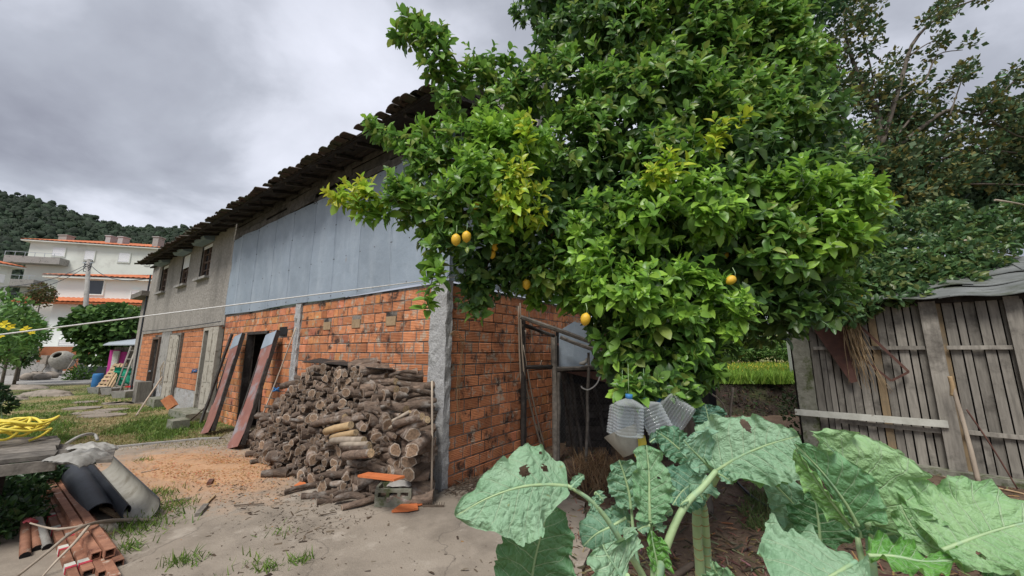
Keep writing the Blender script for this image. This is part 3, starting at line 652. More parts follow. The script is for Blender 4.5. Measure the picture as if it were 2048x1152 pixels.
for a, c in wins:
    dark = MB(); dark.box(W((a+c)/2, -.10, sum(wz)/2), U, V, Z, c-a, .01, wz[1]-wz[0]); wi = dark.build('window', M['glass'], hs)
    fr = MB()
    for q in (a+.03, c-.03): fr.beam(W(q, -.06, wz[0]), W(q, -.06, wz[1]), .06, .06, V)
    fr.beam(W(a, -.06, wz[0]+.03), W(c, -.06, wz[0]+.03), .06, .06); fr.beam(W(a, -.06, wz[1]-.03), W(c, -.06, wz[1]-.03), .06, .06)
    fr.beam(W((a+c)/2, -.065, wz[0]+.06), W((a+c)/2, -.065, wz[1]-.06), .05, .05, V)
    for k in (1, 2, 3): fr.beam(W(a+.06, -.068, wz[0]+k*.26), W(c-.06, -.068, wz[0]+k*.26), .03, .03 if k != 2 else .05)
    fr.build('frame', M['windowwood'], wi)
    s_ = MB(); s_.box(W((a+c)/2, .05, wz[0]-.045), U, V, Z, c-a+.2, .18, .07); s_.build('sill', M['concrete'], wi)
    bx = MB(); h_ = wz[1]+.02
    prof = [(0.022, h_), (.24, h_), (.30, h_+.07), (.27, h_+.22), (.022, h_+.26)]
    bx.prism([W(a-.12, o_, z_) for o_, z_ in prof], U*(c-a+.24)); bx.build('shutter_box', M['shutterbox'], wi)
    zl = wz[1]-(.42 if a == 12.35 else .08)
    sh = MB()
    for k in range(int((wz[1]-zl)/.05)+1): sh.box(W((a+c)/2, -.02, wz[1]-.025-k*.05), U, V, Z, c-a-.03, .015, .046)
    sh.build('shutter', M['shutter'], wi)
# ground floor: plinth, brick infill panels, posts, doors
holes = [(14.42, 15.45, 0, 2.25), (11.8, 13.15, 0, 2.3), (8.45, 9.7, .2, 2.36), (13.15, 14.42, 0, 1.9)]
LB = lay(8.45, HE, .62, ZS-.02, holes, lens=(.3, .3, .24, .2))
hb = [(W(a, -.055, z), U, a, L, h, 0) for a, z, L, h in LB]
hb.sort(key=lambda t: -bscore(t)); cache = {}
Rw = frame(-U, V, (-U).cross(V)) if (-U).cross(V).z > 0 else frame(U, V, U.cross(V))
for (p, d, a, L, h, fc) in hb[:220]:
    k = (round(L, 2), round(h, 2))
    if k not in cache: cache[k] = brick_mesh(k[0], '', k[1]).mesh('brick', M['brick_h'])
    inst('brick', cache[k], p, Rw, hs)
if hb[220:]: bricks_joined(hb[220:], 'further_brick', hs, M['brick_s'])
sol = [(15.45, HE), (13.15, 14.42), (9.7, 11.8)]
wallslab([(a, c, .6, ZS) for a, c in sol]+[(14.42, 15.45, 2.25, ZS), (11.8, 13.15, 2.3, ZS), (8.3, 9.7, 2.36, ZS)], 'mortar_bed', M['mortar'], hs)
wallslab([(a, c, 0, .61) for a, c in sol], 'plinth', M['concrete'], hs, off=.03)
wallslab([(13.2, 14.40, .62, ZS-.03)], 'rendered_panel', M['concrete'], hs, off=.02, th=.03)
def rough_plaster(a, c, z0, z1):
    b = MB(); b.sm = True
    b.grid(lambda u, v: W(a+(c-a)*u, .035+.02*mnoise.noise(Vector((u*9*(c-a), v*6, 3))), z0+(z1-z0)*v), 14, 14); b.build('broken_plaster', M['granite'], hs)
rough_plaster(9.72, 11.6, .0, .62); rough_plaster(13.2, 14.4, 0, .62)
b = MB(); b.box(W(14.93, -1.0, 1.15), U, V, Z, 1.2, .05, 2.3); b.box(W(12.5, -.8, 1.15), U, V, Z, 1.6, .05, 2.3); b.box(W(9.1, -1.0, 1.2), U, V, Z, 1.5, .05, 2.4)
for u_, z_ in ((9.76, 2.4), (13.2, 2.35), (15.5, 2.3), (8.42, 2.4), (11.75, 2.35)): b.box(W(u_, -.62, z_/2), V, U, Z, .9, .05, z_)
b.build('dark_interior', M['black'], hs)  # panels coloured black so the unlit rooms behind the doors read dark
for a, c, z1, m, nm in ((14.45, 15.42, 2.2, 'windowwood', 'door_frame'), (11.83, 13.13, 2.27, 'wood_greyx', 'door_frame'), (8.47, 9.68, 2.34, 'paint_door', 'door_frame')):
    b = MB(); b.beam(W(a+.04, .01, 0), W(a+.04, .01, z1), .08, .12, V, segs=4, wob=.004); b.beam(W(c-.04, .01, 0), W(c-.04, .01, z1), .08, .12, V, segs=4, wob=.004); b.beam(W(a, .01, z1), W(c, .01, z1), .12, .08); b.build(nm, M[m], hs)
# dark slatted door with an orange panel beside it
d1 = MB(); d1.box(W(15.05, -.05, 1.08), U, V, Z, .60, .04, 2.1)
d1 = d1.build('door', M['black'], hs, label='narrow dark slatted door')
for k in range(5):
    b = MB(); b.box(W(14.80+.12*k, -.022, 1.05), U, V, Z, .05, .02, 2.0); b.build('slat', M['wood_dark'], d1)
b = MB(); b.box(W(14.62, .0, 1.1), U, V, Z, .24, .03, 2.15); b.build('door_panel', M['brick_h'], hs)
b = MB(); b.tube([W(15.3, .0, 1.0), W(15.3, .05, 1.0)], .03, 8); b.build('handle', M['zinc'], d1)
# grey door standing ajar
def leaf_door(hinge_u, width, ang, z0, z1, m, lab, panels, sgn=-1):
    hp = W(hinge_u, .03, z0); d = (U*sgn*math.cos(ang)-V*math.sin(ang)).normalized(); nrm = d.cross(Z)
    b = MB(); b.box(hp+d*width/2+Z*(z1-z0)/2, d, nrm, Z, width, .035, z1-z0); o = b.build('door', M[m], hs, label=lab)
    for (za, zb) in panels:
        for s_ in (-1, 1):
            for (x0, x1) in ((.10, .45), (.55, .90)):
                q = MB(); q.box(hp+d*width*(x0+x1)/2+Z*(za+zb)/2+nrm*s_*.022, d, nrm, Z, width*(x1-x0), .014, zb-za); q.build('panel', M[m], o)
    return o
leaf_door(12.12, .60, R_(9), .02, 2.25, 'paint_door', 'peeling pale door leaf standing open', ((.15, .6), (.75, 1.3), (1.4, 2.1)), sgn=1)
leaf_door(8.49, .58, R_(7), .22, 2.33, 'paint_door', 'peeling cream panelled door leaf half open', ((.15, .55), (.70, 1.15), (1.25, 2.0)), sgn=1)
b = MB(); 
for k in range(7): b.beam(W(9.08+.085*k, .0, .2), W(8.95+.085*k, .0, 1.12), .03, .07, U)
b.build('half_gate', M['wood_greyx'], hs, label='low grey corrugated half gate')
b = MB(); b.box(W(9.1, .25, .1), U, V, Z, 1.5, .55, .2); b.build('door_step', M['weathered_block'], hs)
b = MB(); b.box(W(12.7, .2, .13), U, V, Z, 1.0, .35, .26); b.build('door_step', M['weathered_block'], hs)
roof(hs, 8.35, 16.35, 4.2, 110, 4)
# neighbouring stair wall, cap and gutter pipe at the far end
b = MB(); b.beam(roofp(16.4, -.1, -.02), roofp(17.45, -.1, -.02), .5, .05, rn); b.build('roof_boarding', M['wood_dark'], hs)
an = thing('annexe', 'narrow grey rendered annexe with a projecting concrete slab roof beyond the house end', 'annexe', W(18.3, 0, 0))
b = MB(); b.box(W(18.5, -1.3, 2.0), U, V, Z, 1.7, 2.4, 4.0); b.build('wall', M['stucco'], an)
b = MB(); b.box(W(18.55, -1.2, 4.1), U, V, Z, 2.1, 2.9, .2); b.build('slab_roof', M['wood_greyx'], an)
b = MB(); b.tube([W(17.6, .06, 0), W(17.6, .06, 4.9)], .03, 8); b.build('drainpipe', M['black_plastic'], an)
# ------------------------------------------------------------ firewood pile: every log a thing
random.seed(21)
def log_mesh(r, L, seed, n=9, pale=False):
    rr = random.Random(seed); b = MB(); b.sm = True; segs = 4
    bend = Vector((0, rr.uniform(-.045, .045), rr.uniform(-.035, .035))); sh = [1+rr.uniform(-.28, .26) for _ in range(n)]
    if rr.random() < .35 and not pale:                         # split log: one flat side
        for i in range(3): sh[i] *= .45
    rings = []; vs = []
    for k in range(segs+1):
        x = -L/2+L*k/segs; c = bend*(1-(2*k/segs-1)**2); taper = 1-.12*k/segs
        for i in range(n):
            a = 2*math.pi*i/n; q = r*sh[i]*taper*(1+rr.uniform(-.12, .12)); vs.append((x+c.x, c.y+math.cos(a)*q, c.z+math.sin(a)*q))
    b.add(vs, [(k*n+i, k*n+(i+1) % n, (k+1)*n+(i+1) % n, (k+1)*n+i) for k in range(segs) for i in range(n)])
    b.sm = False; b.mi = 1
    heart = (.30, .20, .13) if not pale else (.62, .45, .26); rim = (.54, .475, .40) if not pale else (.60, .45, .28)
    for e, sgn in ((0, -1), (segs, 1)):
        o = [Vector(vs[e*n+i]) for i in range(n)]; c = sum(o, Vector())/n
        b.cur = rim; base = len(b.v); b.v += [tuple(p) for p in o]; b.t += [rim]*n
        mid = [c+(p-c)*.80+Vector((sgn*.002, 0, 0)) for p in o]; b.v += [tuple(p) for p in mid]; b.t += [heart]*n
        b.v.append(tuple(c+Vector((sgn*.001, 0, 0)))); b.t.append(tuple(x*.75 for x in heart))
        for i in range(n):
            j = (i+1) % n
            q1 = (base+i, base+j, base+n+j, base+n+i); q2 = (base+n+i, base+n+j, base+2*n)
            if sgn > 0: pass
            else: q1 = q1[::-1]; q2 = q2[::-1]
            b.f += [q1, q2]; b.m += [1, 1]; b.smooth += [False, False]
    return b
LM = []
for k in range(16):
    r = (.023, .028, .033, .039, .045, .052, .061, .074)[k % 8]; L = .34+.05*((k*7) % 4)
    LM.append((r, L, log_mesh(r, L, 100+k)))
LMe = [b.mesh('firewood_log', [M['logbark'], M['endgrain']]) for r, L, b in LM]
prof = [(505, 890), (515, 850), (560, 800), (600, 750), (640, 730), (700, 732), (790, 745), (800, 785), (835, 808), (860, 835), (866, 980)]
ph = sorted([fu(px, py, .45) for px, py in prof])
def hmax(u):
    if u <= ph[0][0]: return ph[0][1]
    for (a, za), (b_, zb) in zip(ph, ph[1:]):
        if a <= u <= b_: return za+(zb-za)*(u-a)/max(b_-a, 1e-6)
    return 0
def front(u, z): return .60+.30*min(1, (u)/1.0) - .28*z + .05*mnoise.noise(Vector((u*2, z*2, 0))) - .28*max(0, u-2.6)*.6
cand = []
z = .045
while z < 1.95:
    u = .04+random.random()*.05
    while u < 4.6:
        if z < hmax(u)-.02: cand.append((u+rnd(-.015, .015), z+rnd(-.012, .012)))
        u += rnd(.070, .105)
    z += .075
logs = []
for (u, z) in cand:
    k = random.randrange(16); r, L, b_ = LM[k]
    fr_ = front(u, z)+rnd(-.07, .06)
    along = random.random() < .12 or (.2 < u < 1.1 and .35 < z < .95 and random.random() < .55)
    yaw = rnd(-.55, .55) if not along else rnd(.9, 1.5)*random.choice((-1, 1))
    if u < 1.0 and not along: yaw = rnd(.1, .9)
    pit = rnd(-.18, .18)
    d = (-V*math.cos(yaw)*math.cos(pit)+U*math.sin(yaw)*math.cos(pit)+Z*math.sin(pit)).normalized()
    c = W(u, fr_, max(z, r+.03))-d*(L/2 if not along else 0)
    if along: c = W(max(u, .25), fr_-.06, max(z, r+.03))
    e1, e2 = proj(c+d*L/2), proj(c-d*L/2)
    if max(e1[0], e2[0]) > 872 and c.z < 2: c = c+U*min(.4, (max(e1[0], e2[0])-866)/150)
    e1, e2 = proj(c+d*L/2), proj(c-d*L/2)
    if max(e1[0], e2[0]) > 880: continue
    logs.append((c, d, k, fr_))
# outer stragglers at the foot
for (px, py, yaw) in ((205+345, 948, .9), (610, 975, .3), (640, 985, .5), (672, 995, .4), (700, 1000, .9), (575, 940, .2), (530, 920, .1), (720, 1003, .2), (745, 985, .6), (760, 965, .2), (690, 985, .0), (655, 990, 1.2), (515, 908, .8)):
    c = gp(px, py, .07); k = random.choice((2, 3, 4, 5, 10, 11, 12)); d = (-V*math.cos(yaw)+U*math.sin(yaw)).normalized()
    logs.append((Vector((c.x, c.y, LM[k][0]+.03)), d, k, 9))
def lrot(d, roll):
    y = Z.cross(d); y = y.normalized() if y.length > 1e-3 else Vector((0, 1, 0)); z_ = d.cross(y)
    return frame(d, y, z_) @ Matrix.Rotation(roll, 3, 'X')
logs.sort(key=lambda t: (t[0]-CAMP).length-(.0))
top = logs[:]; random.shuffle(top)
n_ind = 300
top.sort(key=lambda t: -LM[t[2]][0]/(t[0]-CAMP).length)
for (c, d, k, f_) in top[:n_ind]:
    o = inst('firewood_log', LMe[k], c, lrot(d, rnd(0, 6.28)))
    tag(o, 'weathered grey-brown split log stacked in the firewood pile against the brick wall', 'log', 'firewood logs in the pile')
rest = MB(); rest.sm = True
for (c, d, k, f_) in top[n_ind:]:
    R = lrot(d, rnd(0, 6.28)); b_ = LM[k][2]; base = len(rest.v)
    rest.v += [tuple(c+R @ Vector(p)) for p in b_.v]; rest.t += b_.t; rest.f += [tuple(base+i for i in f) for f in b_.f]; rest.m += b_.m; rest.smooth += b_.smooth
for (u, z) in cand:                                    # second layer behind, closing the gaps
    if random.random() < .62:
        k = random.randrange(16); yaw = rnd(-.4, .4); d = (-V*math.cos(yaw)+U*math.sin(yaw)); c = W(max(u, .3), max(.16, front(u, z)-.42), z-.02); R = lrot(d, rnd(0, 6))
        b_ = LM[k][2]; base = len(rest.v); rest.v += [tuple(c+R @ Vector(p)) for p in b_.v]; rest.t += b_.t; rest.f += [tuple(base+i for i in f) for f in b_.f]; rest.m += b_.m; rest.smooth += b_.smooth
o = rest.build('firewood', [M['logbark'], M['endgrain']]); o['kind'] = 'stuff'; tag(o, 'smaller inner pieces filling the firewood pile against the brick wall', 'firewood')
# special logs
def one_log(a, b_, off, r, m, lab, group=None, n=11, rough=.04):
    p = plane_at(*a, P0-V*off, V); q = plane_at(*b_, P0-V*off, V); q = q+V*.12*0
    mbx = MB(); mbx.sm = True; mbx.cur = (.58, .43, .26)
    pts = [p.lerp(q, t)+Vector((0, 0, .006*math.sin(t*5))) for t in (0, .33, .66, 1)]
    mbx.tube(pts, [r, r*1.02, r*.97, r*.93], n, rough=rough, capmi=1); tag(mbx.build('firewood_log', [m, M['endgrain']], origin=(p+q)/2), lab, 'log', group)
one_log((652, 863), (702, 849), .78, .047, M['logpale'], 'palest peeled log, cream coloured, in the middle of the firewood pile')
one_log((664, 876), (712, 864), .80, .04, M['logpale'], 'thin tan peeled log just below the palest cream log')
one_log((664, 882), (728, 879), .84, .042, M['cane'], 'smooth brown log with pale ends below the two peeled logs')
one_log((684, 890), (738, 888), .86, .036, M['cane'], 'narrow reddish-brown pole lying fourth below the palest log')
one_log((690, 897), (740, 893), .87, .035, M['logbark'], 'dark slim log lying under the reddish-brown pole')
one_log((690, 912), (742, 905), .88, .052, M['logbark'], 'thick furrowed grey log below the slim dark one in mid pile')
one_log((625, 850), (690, 833), .72, .045, M['logbark'], 'long curved grey log above the palest cream log')
one_log((620, 843), (676, 828), .68, .03, M['logbark'], 'thin grey branch lying above the long curved log')
one_log((632, 817), (688, 815), .62, .02, M['twig'], 'thin dark branch in the upper middle of the pile')
one_log((766, 855), (820, 822), .52, .022, M['cane'], 'long thin brown branch slanting up towards the granite post')
one_log((770, 862), (818, 838), .54, .024, M['cane'], 'second thin branch slanting parallel under the first, near the post')
one_log((745, 800), (812, 818), .45, .055, M['logbark'], 'thick curved bark-covered log at the upper right step of the pile')
one_log((745, 762), (792, 762), .40, .045, M['logbark'], 'straight log at the top right corner of the pile')
one_log((745, 775), (793, 778), .42, .05, M['logbark'], 'rough furrowed log second from the top right corner of the pile')
for i, (a, b_) in enumerate((((785, 860), (838, 833)), ((798, 868), (855, 838)), ((790, 850), (845, 832)))):
    one_log(a, b_, .50+.04*i, .045, M['logbark'], ('large grey log slanting upward right beside the granite post', 'large grey log lowest of the three slanting beside the granite post', 'large grey log topmost of the three slanting beside the granite post')[i])
for i, (px, py) in enumerate(((838, 870), (838, 893), (835, 925), (832, 948), (838, 905))):
    p = plane_at(px, py, P0-V*.55, V); d = (-V*.62-U*.55-Z*.02).normalized(); k = (7, 15, 7, 15, 6)[i]
    d = (d+U*(-.35, .3, -.1, .45, .1)[i]+Z*(.1, -.12, .05, 0, .15)[i]).normalized(); p = p+U*(.12, .06, .14, .08, .10)[i]
    o = inst('firewood_log', LMe[k], p-d*.12, lrot(d, i*1.3), scale=(1, 1.15, 1.15))
    tag(o, ('large round log end with pale rim upper right beside the granite post', 'large log end second down at the right edge of the pile', 'biggest round log end with white rim low at the right edge', 'bottom right log beside the broken concrete block', 'split log wedge third down at the right edge of the pile')[i], 'log')
# sheet of dark board on top of the pile
b = MB(); b.sm = False
pts = [plane_at(604, 727, P0-V*.35, V), plane_at(655, 733, P0-V*.5, V), plane_at(768, 742, P0-V*.5, V), plane_at(792, 748, P0-V*.3, V), plane_at(765, 737, P0-V*.12, V), plane_at(640, 722, P0-V*.1, V)]
zs = [p+Z*(.02+.02*(i_ % 2)) for i_, p in enumerate(pts)]; b.prism(zs, (0, 0, .012)); tag(b.build('cover_board', M['wood_dark'], origin=pts[0]), 'thin warped dark board lying on top of the firewood pile', 'board')
# blue string knot
b = MB(); b.sm = True
p = plane_at(553, 779, P0-V*.55, V)
for k in range(7): b.tube([p+Vector((rnd(-.05, .05), rnd(-.05, .05), rnd(-.04, .04))) for _ in range(4)], .009, 5)
tag(b.build('blue_string', M['blue'], origin=p), 'knot of blue string on the left side of the firewood pile', 'string')

# concrete block with broken top, in front of the pile
c = gp(783, 1022); blk = thing('hollow_block', 'broken mossy hollow concrete block at the foot of the firewood pile', 'concrete block', (c.x, c.y, .03))
dx = (U*.8-V*.6).normalized(); dx = (-dx); ex = Vector((dx.x, dx.y, 0)); ey = Vector((-dx.y, dx.x, 0))
c = Vector((c.x, c.y, .03))+ey*.12
m = MB()
m.box(c+ex*.0+ey*.08+Z*.10, ex, ey, Z, .40, .035, .20); 
for sx_ in (-.185, -.06, .065, .185): m.box(c+ex*sx_+Z*(.10 if sx_ < .1 else .08), ex, ey, Z, .03, .125, .20 if sx_ < .1 else .15)
m.box(c-ey*.08+Z*.05, ex, ey, Z, .40, .035, .10); m.box(c-ey*.08+Z*.165, ex, ey, Z, .40, .035, .035)
for sx_ in (-.185, -.06, .065, .185): m.box(c-ey*.08+ex*sx_+Z*.125, ex, ey, Z, .035, .034, .05)
m.build('block_shell', M['weathered_block'], blk)
m = MB(); m.sm = True; m.grid(lambda u, v: c+ex*(.05+.15*(u-.5)*2*.9)+ey*((v-.5)*.16)+Z*(.205+.045*math.sin(u*3.14)*math.sin(v*3.14)+.012*mnoise.noise(Vector((u*5, v*5, 0)))), 8, 8); m.build('mortar_lump', M['concrete'], blk)
# broken orange tile pieces
def shard(pts, th, lab, nm='tile_shard', m='orange_plastic', z=0.035):
    P = [gp(px, py, z) for px, py in pts]; b = MB(); b.prism([Vector((p.x, p.y, z+rnd(0, .012))) for p in P], (0, 0, th)); return tag(b.build(nm, M[m], origin=P[0]), lab, 'tile shard')
shard([(783, 1026), (800, 1014), (815, 1008), (834, 1012), (836, 1022), (815, 1025)], .02, 'bright orange broken tile piece on the ground before the concrete block')
shard([(808, 1011), (840, 1006), (846, 1012), (820, 1016)], .015, 'narrow orange tile sliver lying beside the rake head')
shard([(588, 974), (602, 966), (612, 970), (606, 978)], .018, 'small brown-orange tile shard at the front foot of the pile')
p = plane_at(726, 949, P0-V*.93, V); q = plane_at(799, 957, P0-V*.93, V)
b = MB(); b.beam(p, q, .13, .022, Z); tag(b.build('tile_shard', M['orange_plastic'], origin=p), 'long flat orange brick splinter lying on the logs above the concrete block', 'tile shard')
# rake leaning on the granite post
rk = thing('rake', 'rake with long grey handle standing upright against the granite corner post', 'rake', gp(862, 1008))
p = gp(863, 1005, .05); q = dp(864, 762, (gp(863, 1005)).y+.10)
b = MB(); b.sm = True; b.tube([p, p.lerp(q, .5)+Vector((.006, 0, 0)), q], .013, 8); b.build('handle', M['cane'], rk)
p2 = gp(845, 1012, .04); p3 = gp(888, 1012, .04)
b = MB(); b.beam(p2, p3, .018, .018); 
for k in range(10): q_ = p2.lerp(p3, k/9); b.beam(q_, q_+Vector((0, .01, .035)), .006, .006, Vector((0, 1, 0)))
b.build('rake_head', M['twig'], rk)

# ------------------------------------------------------------ leaning boards faced with sheet metal
def slide(b0, b1, t0, t1, lab, offt=.12):
    B0, B1 = gp(*b0, .03), gp(*b1, .03); T0 = plane_at(*t0, P0-V*offt, V); T1 = plane_at(*t1, P0-V*offt, V)
    root = thing('leaning_board', lab, 'board', (B0+B1)/2, 'long metal-faced boards leaning at the barn door')
    wdir = (B1-B0).normalized(); ln = ((T0+T1)/2-(B0+B1)/2); nrm = ln.cross(wdir).normalized()
    if nrm.y > 0: nrm = -nrm
    wd = .41
    cB, cT = (B0+B1)/2, (T0+T1)/2; ax = (T1-T0).normalized(); ax = (ax+wdir).normalized(); ax = (ax-ln.normalized()*ax.dot(ln.normalized())).normalized(); nrm = ln.normalized().cross(ax); nrm = nrm if nrm.y < 0 else -nrm
    m = MB(); m.sm = True
    def f(u, v):
        p = cB.lerp(cT, v); curl = .10*max(0, .12-v)**1.2*6 + .012*math.sin(v*9)
        return p+ax*((u-.5)*wd)+nrm*(curl+.008*math.sin(u*6.3)*math.sin(v*14)+.03)
    m.grid(f, 6, 30); m.grid(lambda u, v: f(1-u, v)-nrm*.004, 6, 30); m.build('metal_facing', M['slide'], root)
    n = MB(); 
    def f2(u, v): return f(u, v*.14+.86)+nrm*.006
    n.sm = True; n.grid(f2, 4, 5); n.build('blue_sheet_cap', M['sheet'], root)
    for s_ in (-1, 1):
        k = MB(); k.beam(cB+ax*s_*wd*.46+nrm*.0+ln*.015, cT+ax*s_*wd*.46, .045, .07, nrm, segs=5, wob=.003); k.build('side_rail', M['wood_dark'], root)
    k = MB(); k.box((cB+cT)/2-nrm*.0, ax, nrm, ln.normalized(), wd*.85, .02, ln.length*.97); k.build('plank', M['wood_greyx'], root)
slide((402, 862), (432, 874), (466, 671), (494, 671), 'left of two long rust-red metal-faced boards leaning at the barn door')
slide((458, 893), (487, 901), (533, 669), (560, 664), 'right of two long rust-red metal-faced boards leaning at the barn door')
# thick weathered plank behind the left board, bamboo pole right of the right board
p = gp(400, 850, .03); q = plane_at(464, 668, P0-V*.10, V); b = MB(); b.beam(p, q, .10, .04, -V, segs=8, wob=.006); tag(b.build('plank', M['wood_dark'], origin=p), 'dark rough-edged plank leaning just left of the metal-faced boards', 'plank')
p = gp(500, 893, .03); q = plane_at(592, 655, P0-V*.06, V); b = MB(); b.sm = True; b.tube(catmull([p, p.lerp(q, .5)+Vector((.02, 0, .02)), q], 8), .013, 7); tag(b.build('bamboo_pole', M['cane'], origin=p), 'thin straight cane leaning on the brick wall right of the barn door', 'cane')
# bits near the house doors
p = gp(272, 832, .02); q = W(11.9, .35, .95); b = MB(); b.sm = True; b.tube([p, p.lerp(q, .5), q], .022, 7, rough=.1); tag(b.build('wooden_stick', M['cane'], origin=p), 'pale wooden stick leaning up from the lawn towards the open grey door', 'stick')
p = gp(372, 848, .02); q = plane_at(414, 812, P0-V*.35, V); b = MB(); b.sm = True; b.tube([p, p.lerp(q, .5), q], .018, 7, rough=.1); tag(b.build('wooden_stick', M['twig'], origin=p), 'short dark stick leaning beside the metal-faced boards', 'stick')
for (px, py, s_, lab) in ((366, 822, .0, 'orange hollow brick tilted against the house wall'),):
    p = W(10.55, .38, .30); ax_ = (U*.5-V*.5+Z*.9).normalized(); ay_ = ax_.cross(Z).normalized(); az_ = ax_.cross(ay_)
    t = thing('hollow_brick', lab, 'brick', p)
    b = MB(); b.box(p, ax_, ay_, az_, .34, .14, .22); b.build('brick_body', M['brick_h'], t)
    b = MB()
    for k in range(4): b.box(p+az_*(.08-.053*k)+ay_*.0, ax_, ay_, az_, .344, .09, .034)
    b.build('hole_shade', M['rust_dark'], t)  # dark-coloured bars painting the shade of the hollow cells on the brick ends
p = gp(355, 858); b = MB(); b.box((p.x, p.y, .11), U, V, Z, .45, .3, .2); tag(b.build('rubble_block', M['weathered_block'], origin=p), 'squat weathered stone block in the grass by the house wall', 'stone block')
b = MB(); q = W(14.1, .35, 0); b.box(q+Z*.36, U, V, Z, .5, .35, .7); 
bb = b.build('wooden_crate', M['wood_grey'], origin=q); tag(bb, 'grey upright wooden crate standing by the dark door', 'crate')
p = W(9.85, .07, 1.18); b = MB(); b.sm = True
for k in range(6): b.tube([p+Vector((rnd(-.12, .12), rnd(-.06, .02), rnd(-.05, .05))) for _ in range(4)], .012, 5)
tag(b.build('blue_string', M['blue'], origin=p), 'blue rag tied on the door post of the brick infill', 'rag')
# dry vine on house door post
b = MB(); b.sm = True
for k in range(5):
    q = W(13.3+rnd(-.1, .1), .06, 1.3+rnd(-.1, .1)); b.tube(catmull([q, q+U*rnd(-.2, .2)-V*.06-Z*.2, q+U*rnd(-.2, .2)-V*.02-Z*.5, q-Z*rnd(.6, .9)+U*rnd(-.1, .1)], 8), .006, 4)
tag(b.build('dry_vine', M['straw'], origin=W(13.3, .05, 1.2)), 'small bunch of dry vines hanging on the house wall between the doors', 'dry vine')
# ------------------------------------------------------------ leaf scatter (one mesh of many leaves)
def leaf_template(kind):
    if kind == 'lemon':   # x along, y across, z normal ; 11 verts
        st = ((.20, .38, .03), (.48, .54, .02), (.80, .34, -.04)); cup = .26
        v = [(0, 0, 0)]
        for x, y, z in st: v += [(x, -y*.5, z+y*cup), (x, 0, z), (x, y*.5, z+y*cup)]
        v.append((1, 0, -.10)); f = [(0, 2, 1), (0, 3, 2), (1, 2, 5, 4), (2, 3, 6, 5), (4, 5, 8, 7), (5, 6, 9, 8), (7, 8, 10), (8, 9, 10)]
    elif kind == 'small':
        v = [(0, 0, 0), (.45, -.3, .06), (.5, 0, 0), (.45, .3, .06), (1, 0, -.08)]; f = [(0, 2, 1), (0, 3, 2), (1, 2, 4), (2, 3, 4)]
    elif kind == 'blade':
        v = [(0, -.05, 0), (0, .05, 0), (.55, .035, .06), (.55, -.035, .06), (1, 0, .25)]; f = [(0, 1, 2, 3), (3, 2, 4)]
    elif kind == 'chip':
        v = [(0, -.3, 0), (0, .3, 0), (1, .25, .02), (1, -.3, .0), (.5, 0, .12)]; f = [(0, 1, 4), (1, 2, 4), (2, 3, 4), (3, 0, 4)]
    return np.array(v, float), f
def leaves_mesh(name, kind, P, D, Nn, S, Cc, m, parent=None, origin=(0, 0, 0), stuff=True, wr=1.0):
    tv, tf = leaf_template(kind); P = np.asarray(P, float); D = np.asarray(D, float); Nn = np.asarray(Nn, float); S = np.asarray(S, float)
    D = D/np.maximum(np.linalg.norm(D, axis=1, keepdims=True), 1e-9); Nn = Nn-D*np.sum(D*Nn, axis=1, keepdims=True)
    Nn = Nn/np.maximum(np.linalg.norm(Nn, axis=1, keepdims=True), 1e-9); Y = np.cross(Nn, D)
    o = np.array(origin if parent is None else tuple(worldloc(parent)))
    wv = (wr*(.72+.5*RS.rand(len(P), 1, 1))); cu = RS.normal(size=(len(P), 1, 1))*.16; tw_ = RS.normal(size=(len(P), 1, 1))*.25
    zz = tv[None, :, 2:3]-cu*tv[None, :, 0:1]**2+tw_*tv[None, :, 0:1]*tv[None, :, 1:2] if kind == 'lemon' else tv[None, :, 2:3]
    Vv = (P-o)[:, None, :]+S[:, None, None]*(D[:, None, :]*tv[None, :, 0:1]+Y[:, None, :]*tv[None, :, 1:2]*wv+Nn[:, None, :]*zz)
    n, k = len(P), len(tv); Vv = Vv.reshape(-1, 3)
    me = bpy.data.meshes.new(name); loops = []; starts = []; tot = []; 
    fl = [i for f in tf for i in f]; ls = np.array([len(f) for f in tf])
    allL = (np.array(fl)[None, :]+(np.arange(n)*k)[:, None]).reshape(-1)
    lt = np.tile(ls, n); st = np.concatenate(([0], np.cumsum(lt)[:-1]))
    me.vertices.add(len(Vv)); me.vertices.foreach_set('co', Vv.astype(np.float32).ravel())
    me.loops.add(len(allL)); me.loops.foreach_set('vertex_index', allL.astype(np.int32))
    me.polygons.add(len(lt)); me.polygons.foreach_set('loop_start', st.astype(np.int32)); me.polygons.foreach_set('loop_total', lt.astype(np.int32))
    me.polygons.foreach_set('use_smooth', np.ones(len(lt), bool)); me.materials.append(m)
    a = me.color_attributes.new('tint', 'FLOAT_COLOR', 'POINT'); cc = np.ones((n, k, 4), np.float32); cc[:, :, :3] = np.asarray(Cc)[:, None, :]
    a.data.foreach_set('color', cc.ravel()); me.update(); me.validate()
    ob = bpy.data.objects.new(name, me); C.objects.link(ob)
    if parent is not None: ob.parent = parent
    else: ob.location = origin
    if stuff: ob['kind'] = 'stuff'
    return ob
def blobpts(blobs, n, fill=.55):
    """blobs: (centre, radius xyz tuple or float, density). returns points + outward dirs"""
    ws = np.array([b[2]*(np.mean(b[1]) if not isinstance(b[1], (int, float)) else b[1])**2 for b in blobs]); ws = ws/ws.sum(); Ps = []; Ds = []; I = []
    for i, (b, w_) in enumerate(zip(blobs, ws)):
        k = max(1, int(n*w_)); d = RS.normal(size=(k, 3)); d /= np.linalg.norm(d, axis=1, keepdims=True); r = fill+(1-fill)*RS.rand(k, 1)**.5
        rad = np.array(b[1] if not isinstance(b[1], (int, float)) else (b[1],)*3)
        Ps.append(np.array(tuple(b[0]))+d*r*rad); Ds.append(d); I += [i]*k
    return np.concatenate(Ps), np.concatenate(Ds), np.array(I)
